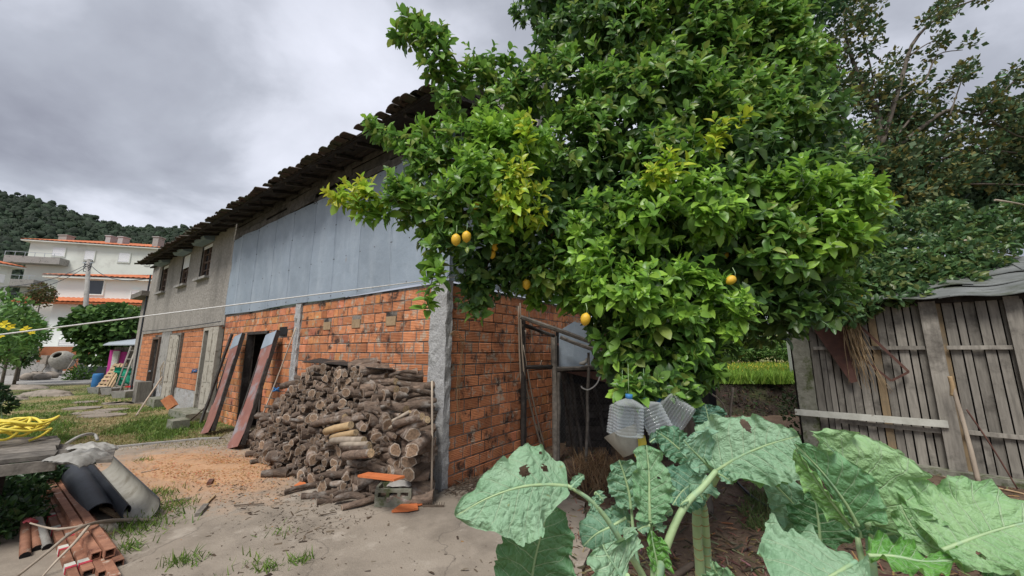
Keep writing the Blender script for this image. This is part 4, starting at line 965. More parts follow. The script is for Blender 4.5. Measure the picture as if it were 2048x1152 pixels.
def shrub(name, blobs, n, size, cols, parent, kind='small', m=None, fill=.4, up=.3, wr=1.0, droop=0.0):
    P, D, I = blobpts(blobs, n, fill); k = len(P); rd_ = RS.normal(size=(k, 3))*.7; dd = D*.8+rd_; dd[:, 2] += up-droop
    nn = D*.6+RS.normal(size=(k, 3))*.4; nn[:, 2] += .7
    cs = np.array(cols)[RS.randint(0, len(cols), k)]*(.75+.5*RS.rand(k, 1)); S = size*(.6+.8*RS.rand(k))
    return leaves_mesh(name, kind, P, dd, nn, S, cs, m or M['leafdull'], parent, wr=wr)
def limb(b, pts, r0, r1, n=7, rough=.05):
    pts = catmull(pts, max(4, 3*len(pts))); b.sm = True; b.tube(pts, [r0+(r1-r0)*i/(len(pts)-1) for i in range(len(pts))], n, rough=rough)

# ------------------------------------------------------------ hill with its forest, far left
random.seed(33)
def ridge(x):   # skyline height as seen: sight line samples at depth 330
    pass
hp = [(-500, 250), (-200, 330), (0, 378), (60, 388), (120, 408), (180, 430), (240, 446), (300, 450), (380, 452), (480, 500), (620, 560), (900, 640)]
DEP = 320
rg = [dp(px, py+14, DEP) for px, py in hp]
rg = [Vector((-2600, DEP, 120)), Vector((-1700, DEP, 210)), Vector((-1100, DEP, 300))]+rg
def rz(x):
    for a, c in zip(rg, rg[1:]):
        if a.x <= x <= c.x: return a.z+(c.z-a.z)*(x-a.x)/(c.x-a.x)
    return rg[0].z if x < rg[0].x else rg[-1].z
hm = MB(); hm.sm = True
x0_, x1_ = rg[0].x, rg[-1].x
def hf(u, v):
    x = x0_+(x1_-x0_)*u; z = rz(x); y = 110+(DEP-110)*v
    return Vector((x*(.55+.45*v), y, -1+(z+1)*v**1.15+5*mnoise.noise(Vector((x*.02, y*.03, 0)))*v*(1-v)*3))
hm.grid(hf, 180, 24)
struct(hm.build('hill', mat('forest_floor', (.035, .055, .03), (.025, .04, .022), .05, bump=0, world=True)))
fc = MB(); fc.sm = True
def crown(c, r, hgt, seed, col):
    fc.cur = col; nu, nv = 6, 4
    def f(u, v):
        th = u*6.2832; ph = -math.pi/2+v*math.pi; d = Vector((math.cos(th)*math.cos(ph), math.sin(th)*math.cos(ph), math.sin(ph)))
        k = 1+.55*mnoise.noise(d*2.1+Vector((seed, 0, 0)))
        return c+Vector((d.x*r*k, d.y*r*k, d.z*hgt*k))
    fc.grid(f, nu, nv)
HP_ = []
for k in range(22000):
    u, v = .45+random.random()*.55, random.random()**.8; p = hf(u, v)
    q = proj(p)
    if q[0] < -420 or q[0] > 560: continue
    HP_.append(p)
    r = rnd(1.1, 2.7)*(1 if p.y < 220 else 1.25); g_ = rnd(.45, 1.15); crown(p+Z*r*.6, r, r*rnd(.8, 1.6), k, (.034*g_, .056*g_*rnd(.9, 1.1), .032*g_))
for k in range(170):
    u = .45+random.random()*.55; p = hf(u, 1.0); r = rnd(1.5, 3.2); hgt = rnd(2, 6); fc.cur = (.035, .05, .03); 
    crown(p+Z*hgt, r, r*.8, k+9000, (.035, .055, .032)); fc.tube([p, p+Z*hgt], .25, 4)
hillP = [p for p in HP_ for _ in range(6 if proj(p)[0] > -60 else 2)]; n_ = len(hillP)
fo = fc.build('forest', mat('forest_crowns', (1, 1, 1), (.7, .75, .7), .5, src='attr', world=True, bump=.8, bscale=1.2, bdist=.5)); fo['kind'] = 'stuff'
tag(fo, 'dark wooded hillside of pines and broadleaf trees rising at the far left', 'forest')
hP = np.array([tuple(p) for p in hillP])+RS.normal(size=(n_, 3))*1.3+np.array([0, 0, 2.6]); nn_ = RS.normal(size=(n_, 3)); nn_[:, 2] += .8
hc = np.array([(.026, .044, .026), (.04, .064, .034), (.052, .075, .036), (.03, .05, .034)])[RS.randint(0, 4, n_)]*(.7+.6*RS.rand(n_, 1))
o = leaves_mesh('forest_foliage', 'small', hP, RS.normal(size=(n_, 3)), nn_, 1.5+1.6*RS.rand(n_), hc, M['leafdull']); tag(o, 'leafy outer growth of the dark wooded hillside at the far left', 'foliage')
# ------------------------------------------------------------ far houses
def housebox(root, a, b_, zb, zt, depth, m, name='wall'):
    """a,b_: ground xy of front corners; returns frame"""
    a = Vector((a[0], a[1], 0)); b_ = Vector((b_[0], b_[1], 0)); d = (b_-a).normalized(); nrm = Vector((-d.y, d.x, 0))
    q = MB(); c = (a+b_)/2+nrm*depth/2+Z*(zb+zt)/2; q.box(c, d, nrm, Z, (b_-a).length, depth, zt-zb); q.build(name, m, root)
    return a, d, nrm, (b_-a).length
def hiproof(root, a, d, nrm, L, depth, z, rise, over, m, tile=.6):
    q = MB(); A = a-d*over-nrm*over+Z*z; B = a+d*(L+over)-nrm*over+Z*z; Cc = B+nrm*(depth+2*over); Dd = A+nrm*(depth+2*over)
    h = depth/2+over; E = A+d*h+nrm*h+Z*rise; Fq = B-d*h+nrm*h+Z*rise
    n = int((B-A).length/tile); rows = 6
    # ribbed front slope
    q.sm = True
    def f(u, v):
        p = A.lerp(E, v).lerp(B.lerp(Fq, v), u); return p+Z*(.06+.07*abs(math.sin(u*n*math.pi)))
    q.grid(f, n*4, rows); q.sm = False
    q.add([A, B, Cc, Dd, E, Fq], [(1, 2, 5), (2, 3, 4, 5), (3, 0, 4), (0, 1, 5, 4)])
    q.build('roof', m, root)
    e2 = MB(); t = .28
    e2.box((A+Cc)/2-Z*.12, d, nrm, Z, (B-A).length-.1, depth+2*over-.1, t*.7); e2.build('eaves', M['offwhite'], root)
def fwindow(root, a, d, nrm, x0, x1, z0, z1, m='glass', fr='offwhite', sh=0.0):
    w_ = MB(); w_.box(a+d*(x0+x1)/2-nrm*.03+Z*(z0+z1)/2, d, nrm, Z, x1-x0, .08, z1-z0); w = w_.build('window', M[m], root)
    f_ = MB(); t = .12
    for (xa, xb, za, zb) in ((x0-t, x0, z0-t, z1+t), (x1, x1+t, z0-t, z1+t), (x0, x1, z1, z1+t), (x0, x1, z0-t, z0)):
        f_.box(a+d*(xa+xb)/2-nrm*.06+Z*(za+zb)/2, d, nrm, Z, xb-xa, .14, zb-za)
    f_.build('frame', M[fr], w)
    if sh:
        s_ = MB(); n = max(2, int(sh/.16))
        for k in range(n): s_.box(a+d*(x0+x1)/2-nrm*.09+Z*(z1-(k+.5)*sh/n), d, nrm, Z, x1-x0-.04, .03, sh/n-.02)
        s_.build('shutter', M['shutter'], w)
    return w
YB = 62.0
def at(px, py, Y): return dp(px, py, Y)
apt = thing('apartment_building', 'long pale apartment block with orange tiled roof, chimneys and balconies below the wooded hill', 'building', at(190, 640, YB))
a0 = at(58, 500, YB-3); b0 = at(345, 500, YB+2.5); zt = at(58, 481, YB-3).z
a, d, nrm, L = housebox(apt, a0, b0, -1, zt, 12, M['offwhite'])
hiproof(apt, a, d, nrm, L, 12, zt, 2.0, .8, M['tile_new'])
def onf(px, py): q = plane_at(px, py, a, nrm) ; return ((q-a).dot(d), q.z)
for (x0, y0, x1, y1, m_, sh) in ((104, 493, 133, 512, 'shutter', 1.2), (168, 499, 192, 520, 'shutter', 1.3), (236, 504, 262, 524, 'shutter', 1.3), (290, 516, 300, 530, 'shutter', 1.0), (30, 605, 60, 620, 'glass', 0)):
    p_ = onf(x0, y1); q_ = onf(x1, y0); fwindow(apt, a, d, nrm, p_[0], q_[0], min(p_[1], q_[1]), max(p_[1], q_[1])-.3, 'glass', 'offwhite', (max(p_[1], q_[1])-.3-min(p_[1], q_[1]))*.96)
for (x0, x1, yt, yb) in ((28, 140, 511, 528), (16, 88, 559, 574)):
    p_ = onf(x0, yb); q_ = onf(x1, yt+5); bl = MB(); bl.box(a+d*(p_[0]+q_[0])/2-nrm*.9+Z*(p_[1]+.55), d, nrm, Z, q_[0]-p_[0], 1.8, 1.1); bl.build('balcony', M['concrete'], apt)
    rl = MB(); xx = p_[0]
    rl.beam(a+d*p_[0]-nrm*1.75+Z*(p_[1]+1.75), a+d*q_[0]-nrm*1.75+Z*(p_[1]+1.75), .06, .06)
    while xx < q_[0]: rl.beam(a+d*xx-nrm*1.75+Z*(p_[1]+1.1), a+d*xx-nrm*1.75+Z*(p_[1]+1.75), .05, .05, d); xx += 1.2
    rl.build('railing', M['zinc'], apt)
for (px, py, wd, hh, m_) in ((125, 478, 1.5, .6, 'concrete'), (216, 480, .9, .7, 'granite'), (241, 480, .9, .4, 'granite'), (311, 484, 1.0, 1.0, 'concrete')):
    c = at(px, py-3, YB+2); k = MB(); k.bx(c.x-wd/2, c.x+wd/2, c.y, c.y+1.2, c.z-1.6, c.z+hh*.6); k.bx(c.x-wd/2-.12, c.x+wd/2+.12, c.y-.1, c.y+1.3, c.z+hh*.6, c.z+hh*.6+.18); k.build('chimney', M[m_], apt)
# pale house at the left edge
lh = thing('corner_house', 'cream house with a low tiled eave cut off by the left edge', 'building', at(0, 640, 50))
a0 = at(-120, 560, 46); b0 = at(20, 560, 52); zt = at(30, 533, 52).z
a, d, nrm, L = housebox(lh, a0, b0, -1, zt, 9, M['offwhite']); hiproof(lh, a, d, nrm, L, 9, zt, 1.6, .9, M['tile_new'])
p_ = onf(2, 548); q_ = onf(14, 535); fwindow(lh, a, d, nrm, p_[0]-1, q_[0], p_[1]-1.2, p_[1], 'shutter')
# white two-storey house
wh = thing('white_house', 'white two-storey house with orange tiles and a dark square window behind the utility pole', 'building', at(190, 700, 40))
a0 = at(108, 600, 37); b0 = at(330, 600, 39.3); zt = at(110, 553, 37).z
a, d, nrm, L = housebox(wh, a0, b0, -1, zt, 10, M['white']); hiproof(wh, a, d, nrm, L, 10, zt, 1.3, .8, M['tile_new'], .45)
zm = at(108, 604, 37).z
q = MB(); q.sm = True
A1 = a-d*2.4-nrm*1.1; nn_ = int((L+3)/.42)
q.grid(lambda u, v: A1+d*(u*(L+2.6))+nrm*(v*1.1)+Z*(zm+.5*v+.06*abs(math.sin(u*nn_*math.pi))), nn_*4, 2); q.sm = False
q.box(A1+d*(L/2+1.2)+nrm*.6+Z*(zm-.12), d, nrm, Z, L+2.6, 1.0, .16); q.build('canopy_roof', M['tile_new'], wh)
def onf(px, py): q = plane_at(px, py, a, nrm); return ((q-a).dot(d), q.z)
for (x0, y0, x1, y1, sh) in ((176, 562, 210, 588, 0), (158, 624, 178, 637, 0), (262, 582, 278, 600, 1.0), (118, 680, 160, 692, .7)):
    p_ = onf(x0, y1); q_ = onf(x1, y0); fwindow(wh, a, d, nrm, p_[0], q_[0], p_[1], q_[1], 'glass', 'white', (q_[1]-p_[1])*.95 if sh else 0)
q = MB(); q.box(a-d*.9+nrm*5+Z*(zm/2), d, nrm, Z, 1.8, 9, zm); q.build('side_wing', M['white'], wh)
# orange-brown garden wall with a pale gatepost
gw = thing('garden_wall', 'long rust-orange rendered garden wall behind the cement mixer', 'wall', at(140, 740, 33))
p_, q_ = at(24, 738, 33), at(205, 741, 34); zt_ = at(100, 693, 33).z
q = MB(); q.box((p_+q_)/2+Z*((zt_-.0)/2-(p_.z+q_.z)/2), (Vector((q_.x-p_.x, q_.y-p_.y, 0))).normalized(), Vector((-(q_.y-p_.y), q_.x-p_.x, 0)).normalized(), Z, (q_-p_).length, .25, zt_)
q.build('wall_body', mat('rust_render', (.34, .13, .055), (.25, .095, .045), 1.2, bump=.2, world=True), gw)
q = MB(); c = at(68, 700, 32.6); q.bx(c.x-.18, c.x+.18, c.y-.2, c.y+.2, 0, zt_+.1); q.build('post', M['offwhite'], gw)
c = at(196, 716, 32); q = MB(); q.bx(c.x-.6, c.x+.7, c.y-.2, c.y, 0, 1.5); q.build('white_panel', M['shutter'], gw)
# low block wall at left
c = gp(40, 752); q = MB(); q.bx(c.x-4, c.x+2.6, c.y, c.y+.3, 0, .95); tag(q.build('low_wall', M['concrete'], origin=c), 'low grey block wall left of the cement mixer', 'wall')
# utility pole with lines
pl = thing('utility_pole', 'grey concrete utility pole carrying wires in front of the white house', 'pole', at(163, 738, 26)*1)
pb = at(163, 745, 26); pb.z = 0; pt = at(178, 519, 26)
q = MB(); q.sm = True; q.tube([pb, pt], [.17, .11], 10); q.build('shaft', M['concrete'], pl)
q = MB(); 
for k in range(3): q.sm = True; q.tube([pt+Vector((.25*math.cos(t*.7), .1*math.sin(t*.7), -.25+.28*math.sin(t*.7)-.2*k)) for t in range(10)], .022, 5)
q.build('coiled_cable', M['black_plastic'], pl)
q = MB(); q.beam(pt-Vector((.4, 0, .25)), pt+Vector((.35, 0, -.25)), .06, .06); q.build('cross_arm', M['zinc'], pl)
def wire(a, b_, sag, r, nm, lab, m='black_plastic'):
    a, b_ = v3(a), v3(b_); pts = [a.lerp(b_, k/24)-Z*sag*4*(k/24)*(1-k/24) for k in range(25)]
    q = MB(); q.sm = True; q.tube(pts, r, 5); tag(q.build(nm, M[m], origin=a), lab, 'wire')
wire(pt-Z*.3, at(-60, 575, 14), .5, .018, 'wire', 'upper black wire running down left from the utility pole')
wire(pt-Z*.45, at(-60, 592, 14), .6, .018, 'wire', 'lower black wire running down left from the utility pole')
wire(pt-Z*.2, W(17.6, .2, 4.7), .5, .02, 'wire', 'black wire from the utility pole to the corner of the stucco house')
wire(W(17.4, .12, 2.52), W(8.3, .10, 2.50), .03, .012, 'wire', 'thin dark cable sagging along the stucco house above its doors')
# cement mixer
mx = thing('cement_mixer', 'pale dusty cement mixer with round drum and wheels before the rust-orange wall', 'cement mixer', gp(118, 752))
c = gp(118, 752); s_ = 1.28
def mp(x, y, z): return Vector((c.x+x*s_, c.y+y*s_, z*s_+.02))
dm = MB(); dm.sm = True; ax_ = Vector((.1, -.45, .35)).normalized(); e1 = ax_.cross(Z).normalized(); e2 = e1.cross(ax_)
pr = [(-.42, .12), (-.40, .30), (-.2, .44), (0, .46), (.22, .40), (.42, .24), (.44, .20), (.38, .16)]
def fd(u, v):
    t = v*(len(pr)-1); i = min(int(t), len(pr)-2); f = t-i; h = pr[i][0]*(1-f)+pr[i+1][0]*f; r = pr[i][1]*(1-f)+pr[i+1][1]*f
    return mp(0, 0, .86)+(ax_*h+e1*math.cos(u*6.2832)*r+e2*math.sin(u*6.2832)*r)*s_*1.1
dm.grid(fd, 20, 14); dm.build('drum', M['pipe_in'], mx)
q = MB(); q.sm = True
q.tube([mp(-.72, 0, .95), mp(.72, 0, .95)], .05, 6)
for x in (-.66, .66): q.tube([mp(x, -.35, .05), mp(x, 0, .95), mp(x, .35, .25)], .035, 6)
q.tube([mp(-.66, -.3, .15), mp(.66, -.3, .15)], .03, 6); q.build('frame', M['stone'], mx)
q = MB(); q.sm = True; cc_ = mp(.78, 0, 1.0); q.tube([cc_+Vector((0, math.cos(t*.63)*.25, math.sin(t*.63)*.25)) for t in range(11)], .02, 5); q.tube([cc_, cc_+Z*.25], .015, 5); q.build('hand_wheel', M['rust_dark'], mx)
for x in (-.68, .68):
    q = MB(); q.sm = True; q.tube([mp(x-.06, .35, .24), mp(x+.06, .35, .24)], .3, 14); q.build('wheel', M['black_plastic'], mx)
q = MB(); q.bx(mp(-.95, 0, 0).x, mp(-.6, 0, 0).x, c.y-.3, c.y+.3, .85, 1.45); q.build('motor_box', M['stone'], mx)
# stone heap beside the mixer
random.seed(3)
for i, (px, py) in enumerate(((62, 755), (72, 757), (84, 760), (58, 760), (98, 757))):
    p = gp(px, py); q = MB(); q.sm = True; r = rnd(.28, .42)
    q.grid(lambda u, v: p+Vector((math.cos(u*6.2832)*math.sin(v*3.1416)*r*1.3, math.sin(u*6.2832)*math.sin(v*3.1416)*r, math.cos(v*3.1416)*r*.7+r*.5))*1.0+mnoise.noise_vector(Vector((math.cos(u*6.28), math.sin(u*6.28), v*3+i)))*.08, 12, 7)
    tag(q.build('rock', M['stone'], origin=p), ('second rock from the left in the heap below the low block wall', 'middle rock of the heap below the low block wall', 'rock nearest the lawn, lying between the heap and the cement mixer', 'leftmost rock of the heap below the low block wall', 'rock furthest right, right under the cement mixer drum')[i], 'rock', 'rocks by the mixer')

# ------------------------------------------------------------ lean-to with pallet, ladder, planters (left of the house)
ln = thing('lean_to_shed', 'small low lean-to of old boards with a zinc roof at the end of the house', 'shed', gp(260, 778))
Yl = 19.2
p1, p2 = at(214, 690, Yl), at(292, 690, Yl); g0 = 0
q = MB()
for k in range(9):
    x = p1.x+(p2.x-p1.x)*k/8; q2 = MB(); q2.bx(x-.11, x+.11, Yl+.5, Yl+.55, 0, p1.z-.1); q2.build('board', M['wood_grey'], ln)
q = MB(); q.prism([at(206, 691, Yl-.6), at(222, 684, Yl+1.5), at(300, 675, Yl+1.5), at(300, 690, Yl-.6)], (0, 0, .05)); q.build('roof_sheet', M['zinc'], ln)
q = MB(); c = at(212, 720, Yl); q.bx(c.x-.2, c.x+.28, Yl+.3, Yl+.38, .2, p1.z-.25); q.build('panel', M['pink'], ln, label='magenta painted panel')
q = MB(); c = at(232, 715, Yl); q.bx(c.x-.15, c.x+.2, Yl+.3, Yl+.36, 1.1, 1.7); q.build('panel', M['pink'], ln, label='small magenta square panel')
c = at(222, 720, Yl); q = MB(); q.bx(c.x-.18, c.x+.12, Yl+.2, Yl+.28, .3, 1.75); q.build('panel', M['paint_white'], ln, label='white painted panel')
# pallet leaning
b0, b1 = gp(187, 782, .03), gp(207, 784, .03); t0, t1 = at(228, 728, b0.y+1.0), at(250, 727, b0.y+1.0)
pa = thing('pallet', 'pale wooden pallet of short slats leaning against the lean-to', 'pallet', b0)
for k in range(8):
    f_ = .03+k/7.6; a_ = b0.lerp(t0, f_); c_ = b1.lerp(t1, f_); q = MB(); q.beam(a_, c_, .12, .03, Vector((0, -.7, .6))); q.build('slat', M['wood_tan'], pa)
for f_ in (.06, .5, .94):
    a_ = b0.lerp(b1, f_); c_ = t0.lerp(t1, f_); q = MB(); q.beam(a_+Vector((0, .06, 0)), c_+Vector((0, .06, 0)), .08, .09, Vector((0, -1, 0))); q.build('bearer', M['wood_tan'], pa)
for i, (x0, x1) in enumerate(((212, 246), (218, 252), (206, 240))):
    a_ = gp(x0, 784, .03); c_ = at(x1, 728, a_.y+.9); q = MB(); q.beam(a_, c_, .09, .03, Vector((0, -1, 0))); tag(q.build('plank', M['wood_tan'], origin=a_), ('tan plank leaning in the middle just right of the pallet', 'tan plank leaning furthest right of the pallet', 'tan plank leaning against the right edge of the pallet')[i], 'plank')
ld = thing('ladder', 'weathered grey wooden ladder leaning on the lean-to roof', 'ladder', gp(236, 788))
for (a_, c_) in (((228, 786), (262, 693)), ((238, 788), (274, 692))):
    A_1 = gp(*a_, .02); C_1 = at(*c_, A_1.y+1.1); q = MB(); q.sm = True; q.tube([A_1, C_1], .035, 6); q.build('rail', M['wood_grey'], ld)
for k in range(5):
    f_ = .14+k*.19; A_1 = gp(228, 786, .02); A_2 = gp(238, 788, .02); C_1 = at(262, 693, A_1.y+1.1); C_2 = at(274, 692, A_2.y+1.1)
    q = MB(); q.sm = True; q.tube([A_1.lerp(C_1, f_), A_2.lerp(C_2, f_)], .022, 5); q.build('rung', M['wood_grey'], ld)
lf = thing('metal_frame', 'brown wire-braced metal frame leaning right of the ladder', 'frame', gp(258, 785))
A_1 = gp(258, 783, .02); A_2 = gp(272, 783, .02); C_1 = at(280, 692, A_1.y+1.0); C_2 = at(297, 695, A_2.y+1.0)
q = MB(); q.sm = True; q.tube([A_1, C_1], .022, 5); q.tube([A_2, C_2], .022, 5); q.tube([C_1, C_2], .02, 5)
for k in range(4): q.tube([A_1.lerp(C_1, .2+.22*k), A_2.lerp(C_2, .2+.22*k)], .016, 5)
q.build('bars', M['rust_dark'], lf)
c = gp(192, 775); q = MB(); q.sm = True
q.tube([c+Z*z_ for z_ in (.0, .04, .22, .34, .5, .62, .66)], [.16, .18, .19, .18, .19, .18, .16], 16); tag(q.build('barrel', M['blue'], origin=c), 'blue plastic barrel standing behind the pallet', 'barrel')
for i, (px, py, wd) in enumerate(((196, 787, .50), (222, 789, .46), (247, 796, .56), (275, 793, .50))):
    c = gp(px, py); t = thing('planter', ('grey stone trough planter leftmost in the row below the pallet', 'grey stone trough planter second from left below the ladder', 'large stone trough planter third from left under the ladder', 'cream stone trough planter nearest the house wall')[i], 'planter', c)
    q = MB(); h = .26; w0, w1 = wd*.40, wd*.5; vs = []
    for (z_, ww, dd) in ((0, w0, .18), (h, w1, .24), (h, w1-.07, .17), (h-.12, w1-.09, .15)): vs += [c+Vector((sx_*ww, sy_*dd, z_)) for sx_, sy_ in ((-1, -1), (1, -1), (1, 1), (-1, 1))]
    q.add(vs, [(4*k+i_, 4*k+(i_+1) % 4, 4*k+4+(i_+1) % 4, 4*k+4+i_) for k in range(3) for i_ in range(4)]+[(12, 13, 14, 15)]); q.build('trough', M['concrete'] if i < 3 else M['paint_door'], t)
    q = MB(); q.bx(c.x-w1+.08, c.x+w1-.08, c.y-.16, c.y+.16, h-.11, h-.06); q.build('potting_soil', M['soil'], t)
c = gp(238, 786); q = MB(); q.sm = True; random.seed(8)
q.grid(lambda u, v: c+Vector((-.6+u*1.2, .3+.2*math.sin(u*9), .3+v*.75))+mnoise.noise_vector(Vector((u*4, v*4, 2)))*.22, 14, 10); tag(q.build('green_net', M['green_net'], origin=c), 'crumpled bright green netting stuffed behind the ladder', 'netting')
c = gp(270, 783); q = MB(); q.bx(c.x-.18, c.x+.18, c.y-.15, c.y+.15, .27, .66); tag(q.build('bucket', M['paint_white'], origin=c), 'white square tub standing on the cream planter by the house', 'tub')
c = gp(262, 788); q = MB(); q.bx(c.x-.2, c.x+.1, c.y-.1, c.y+.1, .27, .32); tag(q.build('red_tray', mat('red_plastic', (.5, .03, .03)), origin=c), 'small red tray in front of the white tub', 'tray')
c = gp(190, 757); q = MB(); q.bx(c.x-.9, c.x+.9, c.y-.3, c.y+.3, .0, .75); tag(q.build('black_trough', M['black_plastic'], origin=c), 'long black plastic trough behind the pallet', 'trough')
sh_ = thing('potted_shrub', 'small pale green shrub growing out of the black trough', 'shrub', gp(197, 752))
c = gp(198, 755); shrub('foliage', [(c+Z*1.15, .5, 1)], 500, .13, [(.12, .2, .04), (.2, .25, .06)], sh_); q = MB(); limb(q, [c, c+Z*1.1], .03, .015); q.build('trunk', M['bark'], sh_)
# fig tree
fg = thing('fig_tree', 'broad dark green fig tree with leaning trunk beside the house end', 'tree', at(262, 770, 20))
Yf = 20.5; F_ = lambda px, py, dy=0: at(px, py, Yf+dy)
bl = [(F_(168, 660), .75, 1), (F_(200, 648), .9, 1), (F_(235, 642), .9, 1), (F_(268, 648), .8, 1), (F_(190, 680), .7, 1), (F_(222, 675), .8, 1), (F_(250, 640), .7, 1), (F_(148, 652), .5, 1), (F_(200, 705), .8, .8), (F_(232, 630), .5, 1), (F_(178, 640), .7, 1)]
shrub('foliage', bl, 4800, .25, [(.09, .18, .05), (.06, .125, .04), (.13, .24, .06)], fg, kind='lemon', wr=1.5, fill=.35)
q = MB(); g0 = gp(283, 770); limb(q, [g0, F_(270, 690), F_(252, 645)], .22, .13); limb(q, [F_(252, 645), F_(220, 630)], .12, .04); limb(q, [F_(252, 645), F_(190, 660)], .1, .04); limb(q, [F_(262, 670), F_(230, 680)], .09, .04); q.build('trunk', M['bark'], fg)
# shrubs by the gate and the slope
for i, (px, py, Y, r, cols, lab, n) in enumerate(((85, 584, 34, .85, [(.12, .12, .04), (.10, .13, .05), (.18, .11, .05)], 'olive and reddish bush between the apartment block and the white house', 1500),
        (30, 650, 18, .85, [(.14, .30, .08), (.2, .36, .09)], 'bright green bush at the left edge below the cream house', 1800), (0, 625, 15, .9, [(.12, .25, .07), (.17, .3, .08)], 'darker green bush cut by the left edge of the photo', 1500),
        (52, 660, 20, .8, [(.16, .30, .08), (.12, .24, .07)], 'leafy light green bush in front of the orange canopy', 1300), (46, 708, 22, .5, [(.06, .12, .04), (.10, .16, .05)], 'small dark bush before the rust-orange wall', 700), (160, 748, 23, .55, [(.07, .14, .03)], 'grass clump at the foot of the utility pole', 400))):
    c = at(px, py, Y); t = thing('bush', lab, 'bush', (c.x, c.y, 0)); shrub('foliage', [(c, r, 1), (c+Vector((-r*.7, 0, -r*.5)), r*.8, 1), (c+Vector((r*.6, 0, -r*.4)), r*.8, 1), (c-Z*r*.9, r*.9, .6)], n, .28 if r > 1 else .2, cols, t, fill=.3)
    q = MB(); limb(q, [Vector((c.x, c.y, 0)), c], .07, .03); q.build('trunk', M['bark'], t)
# nearer plants at the left edge
c0 = at(5, 700, 6.5); t = thing('flowering_shrub', 'feathery blurred green plant with yellow flowers at the left edge', 'plant', (c0.x, c0.y, 0))
shrub('foliage', [(at(-30, 650, 6.5), .28, 1), (at(10, 700, 6.5), .22, 1), (at(-30, 710, 6.5), .3, 1), (at(-30, 610, 6.8), .22, 1)], 620, .13, [(.16, .32, .08), (.12, .25, .07), (.2, .36, .1)], t, kind='lemon', m=M['leaf'], wr=.6)
q = MB(); limb(q, [Vector((c0.x-.3, c0.y, 0)), at(-20, 700, 6.5), at(-10, 620, 6.5)], .03, .01); q.build('stem', M['stem'], t)
def petals(c, n, r, m, parent, rs):
    q = MB(); q.sm = True
    for k in range(n):
        a = k*6.283/n+rs; d_ = Vector((math.cos(a), .3*math.sin(a), math.sin(a)*.7+.1)); s2 = d_.orthogonal().normalized()
        q.add([c, c+d_*r*.6-s2*r*.28+Vector((0, -.02, 0)), c+d_*r, c+d_*r*.6+s2*r*.28+Vector((0, -.02, 0))], [(0, 1, 2, 3)])
    q.build('flower', m, parent)
for (px, py, r, rs) in ((8, 650, .11, .3), (22, 655, .09, 1), (52, 660, .10, .5), (66, 665, .07, 2), (5, 672, .06, 1), (-10, 648, .1, 0)): petals(at(px, py, 6.3), 5, r, M['yellowcloth'], t, rs)
q = MB(); limb(q, [at(-10, 652, 6.4), at(60, 662, 6.3)], .006, .004); q.build('twig', M['stem'], t)
c0 = gp(5, 850); t = thing('potted_plant', 'small dark leafy plant at the left edge above the hose', 'plant', c0)
shrub('foliage', [(at(2, 808, c0.y), .22, 1), (at(-20, 790, c0.y), .25, 1)], 700, .10, [(.035, .07, .03), (.05, .10, .04)], t, kind='lemon', m=M['leaf'], wr=.9); q = MB(); limb(q, [c0, at(2, 808, c0.y)], .02, .01); q.build('stem', M['stem'], t)

# ------------------------------------------------------------ hose table, sack, pipes
TZ = .80
tb = thing('old_table', 'rough table of weathered planks at the left edge holding the yellow hose', 'table', gp(40, 920, TZ)-Z*TZ)
ta = gp(118, 872, TZ); tbp = gp(112, 910, TZ); tl1 = gp(-260, 890, TZ); tl0 = gp(-260, 948, TZ)
for k in range(4):
    f0, f1 = k/4+.008, (k+1)/4-.008
    A1, B1, C1, D1 = tl1.lerp(tl0, f0), ta.lerp(tbp, f0)+Vector((rnd(-.03, .05), 0, 0)), ta.lerp(tbp, f1)+Vector((rnd(-.03, .05), 0, 0)), tl1.lerp(tl0, f1)
    q = MB(); q.prism([p+Z*(-.0+rnd(-.006, .006)) for p in (A1, B1, C1, D1)], (0, 0, -.035)); q.build('plank', M['wood_greyx'], tb)
q = MB(); q.beam(tl0+Vector((0, .0, -.082)), tbp+Vector((.02, -.0, -.082)), .03, .09); q.build('apron', M['wood_greyx'], tb)
for p in (ta+Vector((-.9, -.12, 0)), tbp+Vector((-.75, .12, 0)), ta+Vector((-.25, -.25, 0))): q = MB(); q.beam(Vector((p.x, p.y, 0)), Vector((p.x, p.y, TZ-.04)), .07, .07, Vector((0, 1, 0))); q.build('leg', M['wood_dark'], tb)
# hose coil
random.seed(12); q = MB(); q.sm = True; c = gp(-2, 888, TZ); pts = []
for k in range(190):
    a = k*.29; L_ = k/190; r = .27+.06*math.sin(k*.37)+.045*math.sin(k*.113); pts.append(c+Vector((math.cos(a)*r*1.05-.05+.06*math.sin(k*.05), math.sin(a)*r*.80+.05*math.cos(k*.07), .02+.11*abs(math.sin(k*.083))+.05*math.sin(a*2+k*.02)**2+.07*L_)))
q.tube(catmull(pts, 420), .0125, 8); tag(q.build('garden_hose', M['hose'], origin=c), 'coiled bright yellow garden hose lying on the plank table', 'hose')
